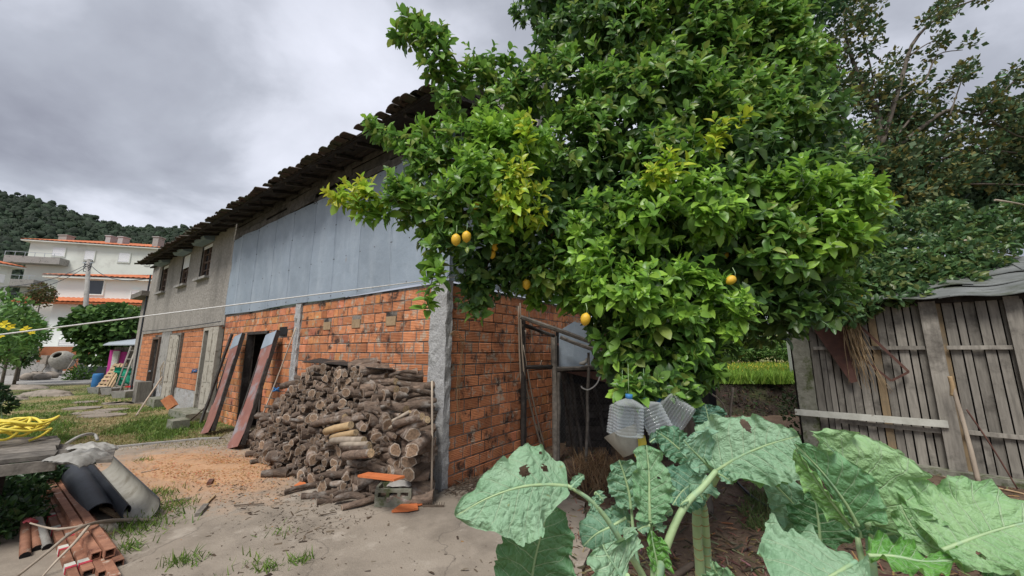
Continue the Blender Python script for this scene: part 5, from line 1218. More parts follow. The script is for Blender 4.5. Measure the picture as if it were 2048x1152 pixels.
# sack on the corner of the table
def cloth(name, m, lab, cen, sx_, sy_, hgt, seed, drop, cat, rot=0):
    q = MB(); q.sm = True; cr_, sr_ = math.cos(rot), math.sin(rot)
    def f(u, v, k=1):
        x = (u-.5)*2; y = (v-.5)*2; e = max(abs(x), abs(y)); X = x*sx_*(1-.08*y*y); Y = y*sy_*(1-.08*x*x)
        z = hgt*(1-e**4)*k + .018*mnoise.noise(Vector((x*2.2+seed, y*2.2, 1)))+.010*mnoise.noise(Vector((x*7, y*7, seed)))
        z += -drop*max(0, x-.2)**1.5+.006*math.sin(x*9+y*5+seed)*(1-e**3)+.003*math.sin(x*5-y*17)
        return cen+Vector((X*cr_-Y*sr_, X*sr_+Y*cr_, z))
    q.grid(lambda u, v: f(u, v), 30, 22); q.grid(lambda u, v: f(1-u, v, .02)-Z*.008, 30, 22)
    return tag(q.build(name, m, origin=cen), lab, cat)
sb = gp(160, 905, TZ+.0)
cloth('sack', M['sack'], 'dirty white folded sack lying flat on the right end of the plank table', gp(158, 912, TZ-.02), .17, .17, .035, 3, .07, 'sack', .12)
cloth('plastic_sheet', M['sheetplastic'], 'crumpled clear-white plastic sheet bunched behind the folded sack', gp(186, 893, TZ-.02), .18, .10, .03, 9, .06, 'plastic sheet', .1)
q = MB(); q.sm = True; q.tube(catmull([gp(132, 888, TZ+.1), gp(160, 872, TZ+.16), gp(187, 868, TZ+.14), gp(195, 880, TZ+.1)], 12), .012, 6); tag(q.build('sheet_cord', M['sheetplastic'], origin=sb), 'twisted white cord of plastic sticking up behind the folded sack', 'cord')
# board ends holding the sack
q = MB(); q.prism([gp(60, 925, TZ-.05), gp(225, 918, TZ-.05), gp(232, 893, TZ-.05), gp(60, 885, TZ-.05)], (0, 0, -.03)); q.build('plank', M['wood_greyx'], tb)
# weeds in the dark under the table
t = thing('weed_clump', 'dark green weeds growing in the shade beneath the plank table', 'weeds', gp(20, 1030)); t['kind'] = 'thing'
wp = gp(20, 1010); wq = [(dp(x_, y_, Y_), (.28, .3, .16), 1) for x_, y_, Y_ in ((5, 975, 4.6), (25, 985, 4.5), (35, 1010, 4.3), (10, 1020, 4.1), (-10, 1000, 4.2), (-10, 1050, 3.7), (10, 1045, 3.9))]; shrub('foliage', wq, 2600, .065, [(.05, .11, .035), (.035, .08, .03), (.07, .14, .04)], t, kind='lemon', m=M['leaf'], fill=.2); shrub('foliage', [(wp+Vector((-.2, .1, .25)), (.5, .4, .25), 1), (wp+Vector((-.4, -.5, .15)), (.45, .4, .18), 1), (wp+Vector((-.15, .5, .25)), (.3, .3, .2), 1)], 3000, .07, [(.05, .11, .035), (.035, .08, .03)], t, kind='lemon', m=M['leaf'])
# square rusty steel tubes
random.seed(4)
def sqtube(a, b_, s_, m, parent=None, name='pipe'):
    a, b_ = v3(a), v3(b_); t_ = (b_-a).normalized(); sd_ = t_.cross(Z).normalized(); up = sd_.cross(t_); q = MB(); h = s_/2; w_ = s_*.10; cor = ((-1, -1), (1, -1), (1, 1), (-1, 1))
    vs = [p+sd_*(i*k)+up*(j*k) for p, k in ((a, h), (b_, h), (b_, h-w_), (b_-t_*.25, h-w_)) for i, j in cor]
    q.mi = 0; q.add(vs[:], [(4*r+i, 4*r+(i+1) % 4, 4*r+4+(i+1) % 4, 4*r+4+i) for r in range(3) for i in range(4)]+[(3, 2, 1, 0)])
    q.mi = 1; q.add(vs[12:16], [(0, 1, 2, 3)]); return q, a, b_, t_
pipes = [((86, 955), .12, (176, 1148), .045, .06, 'square rusty steel tube in front with white and red tape near its end'), ((98, 953), .12, (206, 1150), .04, .058, 'square orange and moss-stained steel tube second from the front'),
         ((112, 956), .14, (220, 1106), .12, .060, 'short square rusty tube lying on top of the tube stack'), ((126, 958), .09, (238, 1128), .05, .056, 'rightmost square rusty tube in the stack'),
         ((74, 956), .10, (150, 1168), .04, .050, 'thin rusty tube at the left side of the stack, banded with red-white tape'), ((92, 955), .17, (192, 1112), .105, .055, 'dark rusty square tube lying in the upper layer left of the short one'),
         ((118, 958), .10, (230, 1160), .04, .055, 'pale-mottled rusty tube low between the front tubes and the rightmost one')]
for i, (a_, za, e_2, ze, s_, lab) in enumerate(pipes):
    q, A1, B1, t_ = sqtube(gp(*a_, za), gp(*e_2, ze), s_, None); t = thing('steel_tube', lab, 'steel tube', B1, 'rusty steel tubes by the table')
    q.build('tube_body', [M['rust'], M['black']], t)
    if i in (0, 4):
        for f_ in ((.93, .72) if i == 0 else (.9, .78, .62, .5)):
            k = MB(); c1 = A1.lerp(B1, f_); k.beam(c1, c1+t_*.07, s_+.006, s_+.006); k.build('tape', M['paint_white' if (int(f_*100) % 4) else 'sack'], t)
            k = MB(); c1 = A1.lerp(B1, f_+.02); k.beam(c1, c1+t_*.035, s_+.009, s_+.009); k.build('tape', mat('red_tape', (.55, .06, .09), bump=0), t)
for i, (a_, e_2, lab, m_) in enumerate((((52, 1042), (50, 1112), 'short upright-looking rusty pipe leftmost beside the tube stack', 'rust'), ((68, 1040), (74, 1098), 'short rusty pipe second from left beside the tube stack', 'rust'), ((76, 1040), (95, 1095), 'short mossy white pipe beside the tube stack', 'sack'))):
    A1, B1 = gp(*a_, .16), gp(*e_2, .045); q = MB(); q.sm = True; q.tube([A1, B1], .032, 10, capmi=1); tag(q.build('short_pipe', [M[m_], M['black']], origin=B1), lab, 'pipe')
q = MB(); q.sm = True
for k in range(3): q.tube([gp(46+4*k, 1046-4*k, .19), gp(60, 1038+3*k, .21), gp(74, 1044, .18)], .012, 5)
tag(q.build('red_tape', mat('red_white_tape', (.6, .12, .14)), origin=gp(60, 1040)), 'red and white barrier tape wound over the short pipes', 'tape')
# split plastic pipes: half pipe, black pipe, wide pale gutter
def halfpipe(a, b_, r, ang0, ang1, m_out, m_in, lab, nm, th=.008):
    a, b_ = v3(a), v3(b_); t_ = (b_-a).normalized(); sd_ = t_.cross(Z).normalized(); up = sd_.cross(t_); root = thing(nm, lab, 'pipe', b_)
    for rr, m, nm2, fl in ((r, m_out, 'pipe_shell', 1), (r-th, m_in, 'pipe_lining', -1)):
        q = MB(); q.sm = True
        q.grid(lambda u, v: a.lerp(b_, v)+sd_*(math.cos(ang0+(ang1-ang0)*u)*rr)+up*(math.sin(ang0+(ang1-ang0)*u)*rr)+Z*.0, 20, 8)
        q.sm = False
        if fl == 1:
            for e in (a, b_): q.grid(lambda u, v: e+sd_*(math.cos(ang0+(ang1-ang0)*u)*(rr-v*th))+up*(math.sin(ang0+(ang1-ang0)*u)*(rr-v*th)), 20, 1)
            for g1 in (ang0, ang1): q.grid(lambda u, v: a.lerp(b_, u)+sd_*(math.cos(g1)*(rr-v*th))+up*(math.sin(g1)*(rr-v*th)), 4, 1)
        q.build(nm2, M[m], root)
halfpipe(gp(140, 930, .26), gp(200, 1030, .09), .115, R_(-40), R_(215), 'black_plastic', 'rust_dark', 'large dark plastic pipe half, hollow side down, right of the steel tubes', 'plastic_pipe')
halfpipe(gp(172, 930, .22), gp(247, 1022, .07), .06, 0, R_(360), 'black_plastic', 'black', 'thin black plastic pipe lying in the pale gutter half', 'plastic_pipe')
halfpipe(gp(196, 925, .28), gp(284, 1018, .15), .14, R_(150), R_(395), 'black_plastic', 'pipe_in', 'wide open pipe half with pale grey inside, right of the dark pipes', 'gutter')
p = gp(205, 1016, .1); q_ = gp(247, 1038, .04); q = MB(); q.beam(p, q_, .05, .02, segs=3, wob=.003); tag(q.build('plank', M['wood_tan'], origin=p), 'narrow pale wood strip lying in the dark pipe half', 'plank')
p = gp(200, 1075, .03); q_ = gp(248, 1058, .02); q = MB(); q.beam(p, q_, .07, .02, segs=3, wob=.003); tag(q.build('plank', M['wood_tan'], origin=p), 'short tan board lying under the branch beside the steel tubes', 'plank')
br = thing('fallen_branch', 'forked bare grey branch lying across the steel tubes', 'branch', gp(300, 1044))
q = MB(); limb(q, [gp(313, 1042, .03), gp(250, 1040, .09), gp(185, 1047, .2), gp(140, 1068, .24), gp(95, 1105, .2), gp(35, 1152, .08)], .019, .009, 7, .12); q.build('stem', M['cane'], br)
q = MB(); limb(q, [gp(180, 1048, .2), gp(150, 1085, .22), gp(110, 1125, .16), gp(75, 1165, .06)], .013, .005, 6, .1); limb(q, [gp(165, 1052, .2), gp(110, 1058, .22), gp(60, 1046, .28)], .012, .006, 6, .1); q.build('twig', M['cane'], br)
q = MB(); q.sm = True; q.tube([gp(203, 1068, .015), gp(203, 1068, .04)], [.11, .11], 16); tag(q.build('lid', M['paint_door'], origin=gp(203, 1068)), 'round mossy lid lying half under the branch', 'lid')
# washing line rope
wire(dp(-60, 677, 2.0), dp(1042, 537, 3.6), .0, .0045, 'clothes_line', 'white rope stretched from the left edge across the yard to the lemon tree', 'rope')
bpy.data.objects['clothes_line']['category'] = 'rope'
q = MB(); p = dp(-64, 677, 2.0); q.sm = True; q.tube([Vector((p.x-.02, p.y, 0)), Vector((p.x-.02, p.y, p.z+.1))], .03, 8); tag(q.build('line_post', M['cane'], origin=Vector((p.x, p.y, 0))), 'wooden post just outside the left edge holding the white rope', 'post')

# ------------------------------------------------------------ sawdust spill, chips, tufts
random.seed(9)
sp_ = MB(); sp_.sm = True; c = gp(415, 940); 
def sawf(u, v):
    a = u*6.2832; r = v; ex = (U*.92-V*.2).normalized(); ey = Vector((-ex.y, ex.x, 0)); q = 1+.34*mnoise.noise(Vector((math.cos(a)*1.6, math.sin(a)*1.6, 4)))+.10*mnoise.noise(Vector((math.cos(a)*6, math.sin(a)*6, 4)))
    p = c+ex*math.cos(a)*r*1.40*q+ey*math.sin(a)*r*.62*q
    return Vector((p.x, p.y, .026+.045*(1-r)**.8+.012*mnoise.noise(Vector((p.x*3, p.y*3, 0)))*(1-r)))
sp_.grid(sawf, 60, 20); o = sp_.build('sawdust', M['sawdust']); o['kind'] = 'stuff'; tag(o, 'orange sawdust and brick dust spilled on the concrete before the log pile', 'sawdust')
n = 5200; P = []; Sx = []; Cc = []
for k in range(n):
    a = random.random()*6.283; r = abs(random.gauss(0, .55)); ex = (U*.92-V*.2).normalized(); ey = Vector((-ex.y, ex.x, 0)); p = c+ex*math.cos(a)*r*1.9+ey*math.sin(a)*r*1.0; P.append((p.x, p.y, .034+.03*max(0, 1-r))); Sx.append(rnd(.008, .026)); Cc.append([x*rnd(.7, 1.2) for x in (.58, .30, .13)])
dr = RS.normal(size=(n, 3)); dr[:, 2] *= .15; nn = RS.normal(size=(n, 3))*.3; nn[:, 2] += 1
o = leaves_mesh('sawdust_chips', 'chip', P, dr, nn, Sx, Cc, M['blade']); tag(o, 'scattered orange shavings around the sawdust spill', 'shavings')
# litter over the yard and bark crumbs before the pile
P = []; Sx = []; Cc = []
for k in range(3200):
    if k < 1500: p = W(rnd(.0, 4.2), rnd(.75, 1.5)**1.0+abs(random.gauss(0, .25)), .034)
    elif k < 1800: p = gp(rnd(200, 1150), 900+252*random.random()**.8, .034)
    else: p = gp(rnd(890, 1100), rnd(950, 985)+random.gauss(0, 7), .034)
    P.append(tuple(p)); Sx.append(rnd(.006, .03) if k % 7 else rnd(.03, .07)); t_ = random.choice(((.14, .10, .07), (.22, .17, .12), (.09, .065, .05), (.30, .25, .19))); Cc.append(t_)
n = len(P); dr = RS.normal(size=(n, 3)); dr[:, 2] *= .12; nn = RS.normal(size=(n, 3))*.3; nn[:, 2] += 1
o = leaves_mesh('bark_litter', 'chip', P, dr, nn, Sx, Cc, M['blade'], wr=.5); tag(o, 'bark crumbs, bits of twig and grit scattered over the yard', 'litter')
def blades(name, pts, h, cols, lab, per=1, spread=.03, wr=1.0, lean=.5, cat='grass'):
    P = []; 
    for p in pts:
        for _ in range(per): P.append((p[0]+random.gauss(0, spread), p[1]+random.gauss(0, spread), p[2] if len(p) > 2 else .02))
    n = len(P); D = RS.normal(size=(n, 3))*lean; D[:, 2] = np.abs(D[:, 2])*.3+1; nn = RS.normal(size=(n, 3)); nn[:, 2] *= .1
    S = h*(.5+.9*RS.rand(n)); cs = np.array(cols)[RS.randint(0, len(cols), n)]*(.7+.6*RS.rand(n, 1))
    o = leaves_mesh(name, 'blade', P, D, nn, S, cs, M['blade'], wr=wr); tag(o, lab, cat); return o
G1 = [(.17, .28, .05), (.12, .22, .04), (.22, .31, .07)]; G2 = [(.30, .25, .12), (.22, .22, .08), (.14, .2, .05), (.10, .17, .04)]
pts = []
for k in range(9000):
    p = gp(rnd(-40, 470), 770+128*random.random()**.7)
    off = -(p-P0).dot(V); u_ = (p-P0).dot(U)
    if off < .15 and u_ < 17.6: continue
    nz = mnoise.noise(Vector((p.x*.75, p.y*.75, 0)))
    pts.append((p.x, p.y, .01, nz))
lawnpts = [q[:3] for q in pts if q[3] > .02]; dry = [q[:3] for q in pts if q[3] <= .02]
blades('lawn_grass', lawnpts, .075, G1+G2[2:], 'patchy short green grass over the worn lawn', 4, .10, wr=2.0, lean=.7)
blades('dry_grass', dry, .05, [(.40, .32, .17), (.32, .28, .12), (.46, .37, .21), (.22, .25, .08)], 'flattened straw-coloured grass in the bare patches of the lawn', 4, .12, wr=2.2, lean=1.5, cat='dry grass')
for i, (px, py, r, k, lab) in enumerate(((310, 995, .16, 180, 'green tuft of grass right of the pale pipe half'), (350, 1015, .13, 120, 'small green tuft further right of the pale pipe half'), (270, 1062, .20, 360, 'long green grass tuft beside the ends of the pipes'), (335, 1030, .16, 70, 'thin straggling tuft between the pipes and the fallen branch'), (365, 1132, .09, 110, 'low green tuft alone on the concrete near the bottom edge'), (255, 1105, .09, 90, 'narrow grass tuft beside the steel tube ends'), (598, 1130, .06, 60, 'tiny green weed on the concrete left of the kale'), (540, 1146, .07, 60, 'tiny weed at the bottom edge of the photo'), (285, 925, .08, 40, 'small weed on the concrete below the sack'), (390, 855, .3, 260, 'bright grass tuft by the leaning boards at the lawn corner'), (430, 1190, .1, 30, 'sparse weed just below the bottom edge'), (495, 1135, .12, 30, 'sparse dry weed on the concrete at the bottom'), (560, 1072, .12, 24, 'flat dry sprig on the concrete in front of the pile'))):
    c = gp(px, py); blades('grass_tuft', [(c.x+random.gauss(0, r*.8), c.y+random.gauss(0, r*.6), .03) for _ in range(k)], .075 if py > 900 else .10, G1, lab, 1, .01, wr=1.2, lean=.8)
# bits of wood lying in the yard
for (a_, b_, w_, m_, lab) in (((395, 1030), (412, 1010), .05, 'wood_greyx', 'small split grey wood piece lying on the concrete'), ((408, 1012), (430, 990), .022, 'wood_tan', 'thin tan splinter standing off the small grey wood piece'), ((468, 1011), (528, 1007), .012, 'twig', 'thin dark stick lying on the concrete before the pile'), ((330, 1003), (380, 996), .02, 'cane', 'pale twig lying beside the grass tuft on the concrete'), ((282, 945), (318, 938), .02, 'cane', 'short pale stick on the sawdust near the sack'), ((378, 948), (410, 935), .02, 'rust_dark', 'brown stick lying in the sawdust'), ((424, 960), (418, 967), .05, 'rust_dark', 'small brown wood chunk on the sawdust'), ((640, 1030), (672, 1024), .012, 'twig', 'curved bark strip before the pile')):
    p, q_ = gp(*a_, .045), gp(*b_, .05); q = MB(); q.beam(p, q_, w_, w_*.7, segs=4, wob=.003); tag(q.build('wood_piece', M[m_], origin=p), lab, 'wood piece')
# curb line
q = MB(); pp = [gp(215, 898, .02), gp(330, 887, .02), gp(400, 880, .02), gp(440, 879, .02)]
for a_, b_ in zip(pp, pp[1:]): q.beam(a_, b_, .08, .08, segs=3, wob=.004)
struct(q.build('kerb_strip', M['concrete']))
# ------------------------------------------------------------ canes on the end wall and the old coop
random.seed(15)
for i, (a_, m1, b_, v0, r, lab) in enumerate((((1063, 905), (1042, 760), (1037, 612), .30, .014, 'leftmost long dry cane leaning on the brick end wall'), ((1085, 903), (1050, 760), (1040, 606), .27, .013, 'second dry cane in the bundle on the brick end wall'), ((1076, 893), (1048, 700), (1046, 650), .22, .010, 'thin middle cane of the bundle on the end wall'),
        ((1068, 893), (1070, 740), (1054, 600), .24, .013, 'straight cane with nodes right of the bundle on the end wall'), ((1090, 900), (1066, 800), (1046, 690), .20, .011, 'cane crossing behind the bundle towards the right'), ((1072, 890), (1050, 740), (1050, 660), .18, .022, 'thick short stake behind the cane bundle'))):
    v0 += .05; r *= 1.35; g0 = gp(*a_, .01); t0 = plane_at(*b_, P0-U*.09, U); m0 = plane_at(*m1, (g0+t0)/2, U); q = MB(); limb(q, [g0, m0, t0], r, r*.7, 7, .05)
    tag(q.build('cane', M['cane'], origin=g0), lab, 'cane', 'canes leaning on the end wall')
q = MB(); q.sm = True; s0 = plane_at(1073, 736, P0-U*.2, U); q.tube(catmull([s0, s0+Vector((.06, 0, .05)), s0+Vector((.09, 0, .13))], 6), .008, 5); tag(q.build('twig', M['cane'], origin=s0), 'short hooked twig on the straight cane', 'twig')
YC = 6.15
D_ = lambda px, py, Y=YC: dp(px, py, Y)
cp = thing('chicken_coop', 'ramshackle dark coop of old poles, wire mesh and rusty sheets beside the brick end wall', 'coop', gp(1180, 915))
def pole(a, b_, r, m='wood_greyx', nm='post', wob=.01, n=6):
    q = MB(); a, b_ = v3(a), v3(b_); q.sm = False; pts = [a.lerp(b_, k/5)+Vector((rnd(-wob, wob), rnd(-wob, wob), 0)) for k in range(6)]; q.tube(pts, [r*(1+rnd(-.12, .12)) for _ in pts], n); return q.build(nm, M[m], cp)
def gY(px, py, Y): p = dp(px, py, Y); return Vector((p.x, p.y, 0))
w0 = plane_at(1046, 640, P0-U*.06, U)
pole(Vector((w0.x, w0.y, 0)), w0, .045, 'wood_dark')
pole(gY(1112, 900, YC), D_(1108, 672), .055); pole(gY(1116, 900, YC-.05), D_(1117, 745, YC-.05), .028)
pole(gY(1172, 915, YC-.1), D_(1178, 705, YC-.1), .022); 
pole(gY(1220, 915, YC+.3), D_(1184, 760, YC+.3), .03, 'wood_dark'); pole(gY(1150, 915, YC+.35), D_(1128, 740, YC+.35), .05, 'wood_dark'); pole(gY(1165, 915, YC+.4), D_(1140, 740, YC+.4), .03, 'wood_dark'); pole(gY(1185, 915, YC+.45), D_(1160, 770, YC+.45), .02, 'wood_dark')
pole(D_(1042, 634, YC-.4), D_(1262, 712, YC-.5), .035, 'wood_greyx', 'roof_pole', .02); pole(D_(1118, 674, YC-.1), D_(1262, 728, YC-.3), .032, 'wood_greyx', 'roof_pole', .02)
pole(D_(1046, 650, YC-.35), D_(1110, 672, YC-.2), .03, 'wood_dark', 'roof_pole', .015); pole(D_(1050, 735, YC-.1), D_(1110, 733, YC), .035, 'wood_dark', 'rail'); pole(D_(1112, 738), D_(1262, 733), .038, 'wood_greyx', 'rail', .01)
pole(D_(1170, 733, YC-.1), D_(1262, 722, YC-.2), .02, 'wood_greyx', 'rail', .01); pole(D_(1300, 900, YC), D_(1290, 740, YC), .05, 'wood_dark')
def patch(pts, Y0, th, m, nm, lab, dy=.0):
    P = [dp(px, py, Y0+dy*i) for i, (px, py) in enumerate(pts)]; q = MB(); q.prism(P, (0, .02+th, 0)); return q.build(nm, M[m], cp, label=lab)
patch([(1118, 662), (1148, 643), (1190, 655), (1186, 735), (1118, 735)], YC+.12, .0, 'sheet', 'metal_sheet', 'bent blue-grey sheet')
patch([(1160, 658), (1225, 655), (1265, 700), (1262, 730), (1172, 735)], YC+.18, .0, 'rust_dark', 'metal_sheet', 'rusty brown sheet')
patch([(1130, 744), (1262, 742), (1262, 790), (1225, 768)], YC+.04, .0, 'rust_dark', 'metal_sheet', 'rusty sheet with a curled lower edge')
# mesh wire: twisted hexagons
q = MB(); nx_, nz_ = 30, 34; A1, B1 = dp(1118, 900, YC+.02), dp(1330, 900, YC+.02); zb = 1.35
def hexp(i, j): return Vector((A1.x+(B1.x-A1.x)*(i+(.5 if j % 2 else 0))/nx_, YC+.02, .02+zb*j/nz_))
for j in range(nz_):
    for i in range(nx_):
        a_ = hexp(i, j); q.beam(a_, hexp(i, j+1), .0013, .0013, Vector((0, 1, 0))); q.beam(a_, hexp(i+(1 if j % 2 else -1), j+1) if 0 <= i+(1 if j % 2 else -1) else a_+Z*.01, .0013, .0013, Vector((0, 1, 0)))
o = q.build('wire_mesh', M['meshwire'], cp, kind='stuff')
# back boards and black inside
for k in range(9):
    z_ = .07+k*.125; q = MB(); a_ = dp(1130, 800, YC+.9); c_ = dp(1420, 800, YC+.9); q.beam(Vector((a_.x, a_.y, z_)), Vector((c_.x, c_.y+.05, z_+rnd(-.01, .01))), .03, .115, Z, segs=5, wob=.003); q.build('board', M['wood_dark'], cp)
q = MB(); a_ = dp(1115, 800, YC+1.2); c_ = dp(1430, 800, YC+1.25); q.bx(a_.x, c_.x, a_.y, a_.y+.05, 0, 2.1); q.build('back_wall', M['black'], cp)
q = MB(); q.prism([dp(1115, 690, YC+.2), dp(1440, 720, YC+.1), dp(1440, 712, YC+1.3), dp(1120, 700, YC+1.3)], (0, 0, .03)); q.build('roof', M['rust_dark'], cp)
# snail shells / tin on rail
q = MB(); q.sm = True; p = D_(1166, 727, YC-.08); q.tube([p-Vector((.06, 0, 0)), p, p+Vector((.05, 0, .03)), p+Vector((.07, 0, .09))], [.015, .035, .03, .012], 7); tag(q.build('pebble_tin', M['sack'], origin=p), 'small pale crumpled tin lying on the coop rail', 'tin')
# white hooked tube
q = MB(); q.sm = True; q.tube(catmull([dp(1186, 650, 4.6), dp(1191, 670, 4.6), dp(1200, 690, 4.6), dp(1196, 712, 4.6), dp(1203, 735, 4.6), dp(1195, 765, 4.6), dp(1178, 779, 4.6), dp(1165, 776, 4.6), dp(1163, 772, 4.6)], 40), .008, 7)
tag(q.build('white_tube', M['rope'], origin=dp(1196, 712, 4.6)), 'thin white plastic tube hanging in a hook from the lemon tree', 'tube')
# stakes near the trunk and bank
for (a_, b_, r, m_, lab, Y) in (((1460, 840), (1466, 775), .022, 'cane', 'thin pale stake standing in the soil in front of the earth bank', 7.0), ((1450, 815), (1395, 770), .015, 'cane', 'thin slanting stick behind the lemon tree trunk', 6.5)):
    p, t_ = dp(*a_, Y), dp(*b_, Y); q = MB(); limb(q, [Vector((p.x, p.y, 0)), p, t_], r, r*.9); tag(q.build('stake', M[m_], origin=Vector((p.x, p.y, 0))), lab, 'stake')
# tree stump by the wall
c = gp(998, 985); q = MB(); q.sm = True; q.tube([c, c+Z*.10, c+Z*.24], [.17, .15, .145], 12, rough=.08, capmi=1); q.cur = (.6, .5, .4)
o = q.build('stump', [M['logpale'], M['endgrain']], origin=c); tag(o, 'pale sawn tree stump at the foot of the brick end wall', 'stump')
# dry twigs and vine on the end wall near the pillar
q = MB(); random.seed(44)
for k in range(4):
    a_ = W2(.28+.02*k, .02, 1.75+.03*k); limb(q, [W2(.05, .03, 1.95), W2(.16+.04*k, .05, 2.0-.04*k), a_, W2(.22+rnd(-.04, .05), .02, 1.2), W2(.3+rnd(-.05, .05), .02, .7)], .004, .002, 4)
tag(q.build('dry_vine', M['straw'], origin=W2(.2, .03, 1.5)), 'thin dry vine hanging on the bricks right of the granite corner post', 'dry vine')
q = MB(); random.seed(45)
for k in range(70):
    c = gp(rnd(900, 1020), rnd(955, 990), .04); a = rnd(0, 6.3); L_ = rnd(.08, .3); d_ = Vector((math.cos(a), math.sin(a), rnd(-.02, .1))); limb(q, [c, c+d_*L_*.5+Z*.02, c+d_*L_], rnd(.004, .009), .003, 4)
o = q.build('twig_heap', M['twig']); o['kind'] = 'stuff'; tag(o, 'heap of dark twigs at the foot of the brick end wall', 'twigs')

# ------------------------------------------------------------ grey board shed on the right
SD = Vector((.698, -.716, 0)); SN = Vector((.716, .698, 0)); SP = Vector((6.3, 5.4, 0)).xy.to_3d()
def S_(t, z, o=0): return SP+SD*t-SN*o+Z*z
M['shedtan'] = mat('tan_board', (.33, .24, .14), (.22, .165, .10), 20, (.15, .13, .1), 3, (.5, .68), stretch=(1, 1, .12), bump=.4)
shed = thing('board_shed', 'weathered grey shed of upright boards with rails and an old sheet roof', 'shed', S_(-.5, 0))
random.seed(61); t = -1.55; k = 0
while t < 2.6:
    wd = random.choice((.07, .08, .092, .105)); q = MB(); off = rnd(0, .02)+(.02 if k % 3 else 0); tl_ = rnd(-.015, .015)
    q.beam(S_(t+wd/2+tl_, .02+rnd(0, .05), off), S_(t+wd/2-tl_, 2.42, off), wd-.006, .02, SD, segs=1)
    # beam's up param gives width orientation; rebuild as box for a clean plank
    q = MB(); q.box(S_(t+wd/2, 1.22, off), SD, SN, Z, wd-.004, .022, 2.42+rnd(-.03, 0)); q.build('board', M['shedtan'] if k in (8, 15, 24) else M['wood_grey'], shed, label='tan board' if k in (8, 15, 24) else None)
    t += wd+rnd(.004, .015); k += 1
q = MB(); q.box(S_(.5, 1.28, -.12), SD, SN, Z, 4.7, .03, 2.6); q.build('dark_backing', M['black'], shed)
for (t0, wd, m_, z1) in ((-.115, .17, 'wood_grey', 2.45), (.64, .13, 'wood_grey', 2.45), (1.7, .15, 'wood_grey', 2.45)):
    q = MB(); q.box(S_(t0, z1/2, .09), SD, SN, Z, wd, .05, z1); q.build('post', M[m_], shed)
for (t0, t1, z_) in ((-1.5, -.21, 1.775), (.0, .57, 1.775), (.72, 1.6, 1.775), (-1.3, -.21, .60), (.0, .57, .625), (.72, 1.6, .625)):
    q = MB(); q.beam(S_(t0, z_, .075), S_(t1, z_-.0, .075), .03, .055, Z); q.build('rail', M['wood_grey'], shed)
def Ps(a, o, z): return S_(a, z, o)
# left end post, speckled concrete
b = MB(); rows_ = 26
b.sm = False
pts_ = []
for j in range(rows_+1):
    z_ = 2.35*j/rows_
    for (a, o) in ((-1.80, -.05), (-1.68, -.05), (-1.56, -.05), (-1.56, .07), (-1.68, .07), (-1.80, .07)):
        p = S_(a, z_, o); nq = mnoise.noise_vector(p*9)*.010; pts_.append(p+Vector((nq.x, nq.y, 0)))
b.add(pts_, [(j*6+i, j*6+(i+1) % 6, (j+1)*6+(i+1) % 6, (j+1)*6+i) for j in range(rows_) for i in range(6)])
b.build('end_post', M['weathered_block'], shed, label='rough speckled concrete end post')
q = MB(); q.box(S_(-1.83, 1.1, -.2), SD, SN, Z, .03, .3, 2.3); q.build('post', M['wood_dark'], shed)
q = MB(); a_ = S_(-1.86, .69, .14); c_ = S_(-.13, .715, .14); q.beam(a_, c_, .03, .095, Z, segs=4, wob=.001); tag(q.build('white_board', M['paint_white'], origin=a_), 'chalky white-painted plank fixed across the left part of the grey shed', 'plank')
# roof sheets: overlapping wavy fibre-cement
random.seed(63)
for r in range(4):
    for c_ in range(5):
        t0 = -1.9+c_*.95+(.3 if r % 2 else 0); q = MB(); q.sm = True; ph_ = rnd(0, 6); dip = rnd(-.03, .03)
        def rf(u, v, t0=t0, r=r, ph_=ph_, dip=dip):
            o = .28-r*.62-v*.78; z_ = 2.455+(.28-o)*.34+.03*(1-v)+dip*(u-.5)+.022*math.sin((t0+u)*9)+.03*mnoise.noise(Vector((t0+u, r+v, 2)))+.03*r*0
            return S_(t0+u*1.06, z_+.012*(c_ % 2), o)
        q.grid(rf, 14, 6); q.grid(lambda u, v: rf(1-u, v)-Z*.012, 14, 6)
        q.sm = False; q.grid(lambda u, v: rf(u, 0)-Z*.012*v, 14, 1); q.build('roof_sheet', M['roofgrey'], shed)
q = MB(); q.beam(S_(-1.9, 2.455, .06), S_(2.8, 2.455, .06), .07, .08, Z); q.build('wall_plate', M['wood_dark'], shed)
# concrete sill at the foot
q = MB(); q.box(S_(.6, .03, .12), SD, SN, Z, 4.4, .2, .14); q.build('footing', M['weathered_block'], shed)
# rusty triangular sheet hung on the shed
P_ = [S_(-1.56, 2.36, .10), S_(-1.22, 2.36, .10), S_(-1.02, 1.75, .16), S_(-1.0, 1.33, .17)] 
q = MB(); q.prism([S_(-1.55, 2.3, .10), S_(-1.05, 2.3, .10), S_(-1.0, 1.25, .16), S_(-1.08, 1.22, .16)], -SN*.006); tag(q.build('rusty_sheet', M['rust_dark'], origin=S_(-1.2, 1.8, .1)), 'dark rust-red pointed metal sheet hanging on the left boards of the shed', 'metal sheet')
q = MB(); q.beam(S_(-.95, 2.25, .14), S_(-.42, 1.42, .14), .035, .02, SN); q.beam(S_(-.42, 1.42, .14), S_(-.62, 1.28, .14), .03, .02, SN); q.beam(S_(-.62, 1.28, .15), S_(-.98, 1.72, .15), .03, .02, SN); tag(q.build('bent_bar', M['rust_dark'], origin=S_(-.6, 1.6, .1)), 'rusty bent angle iron hanging behind the dry vines on the shed', 'metal bar')
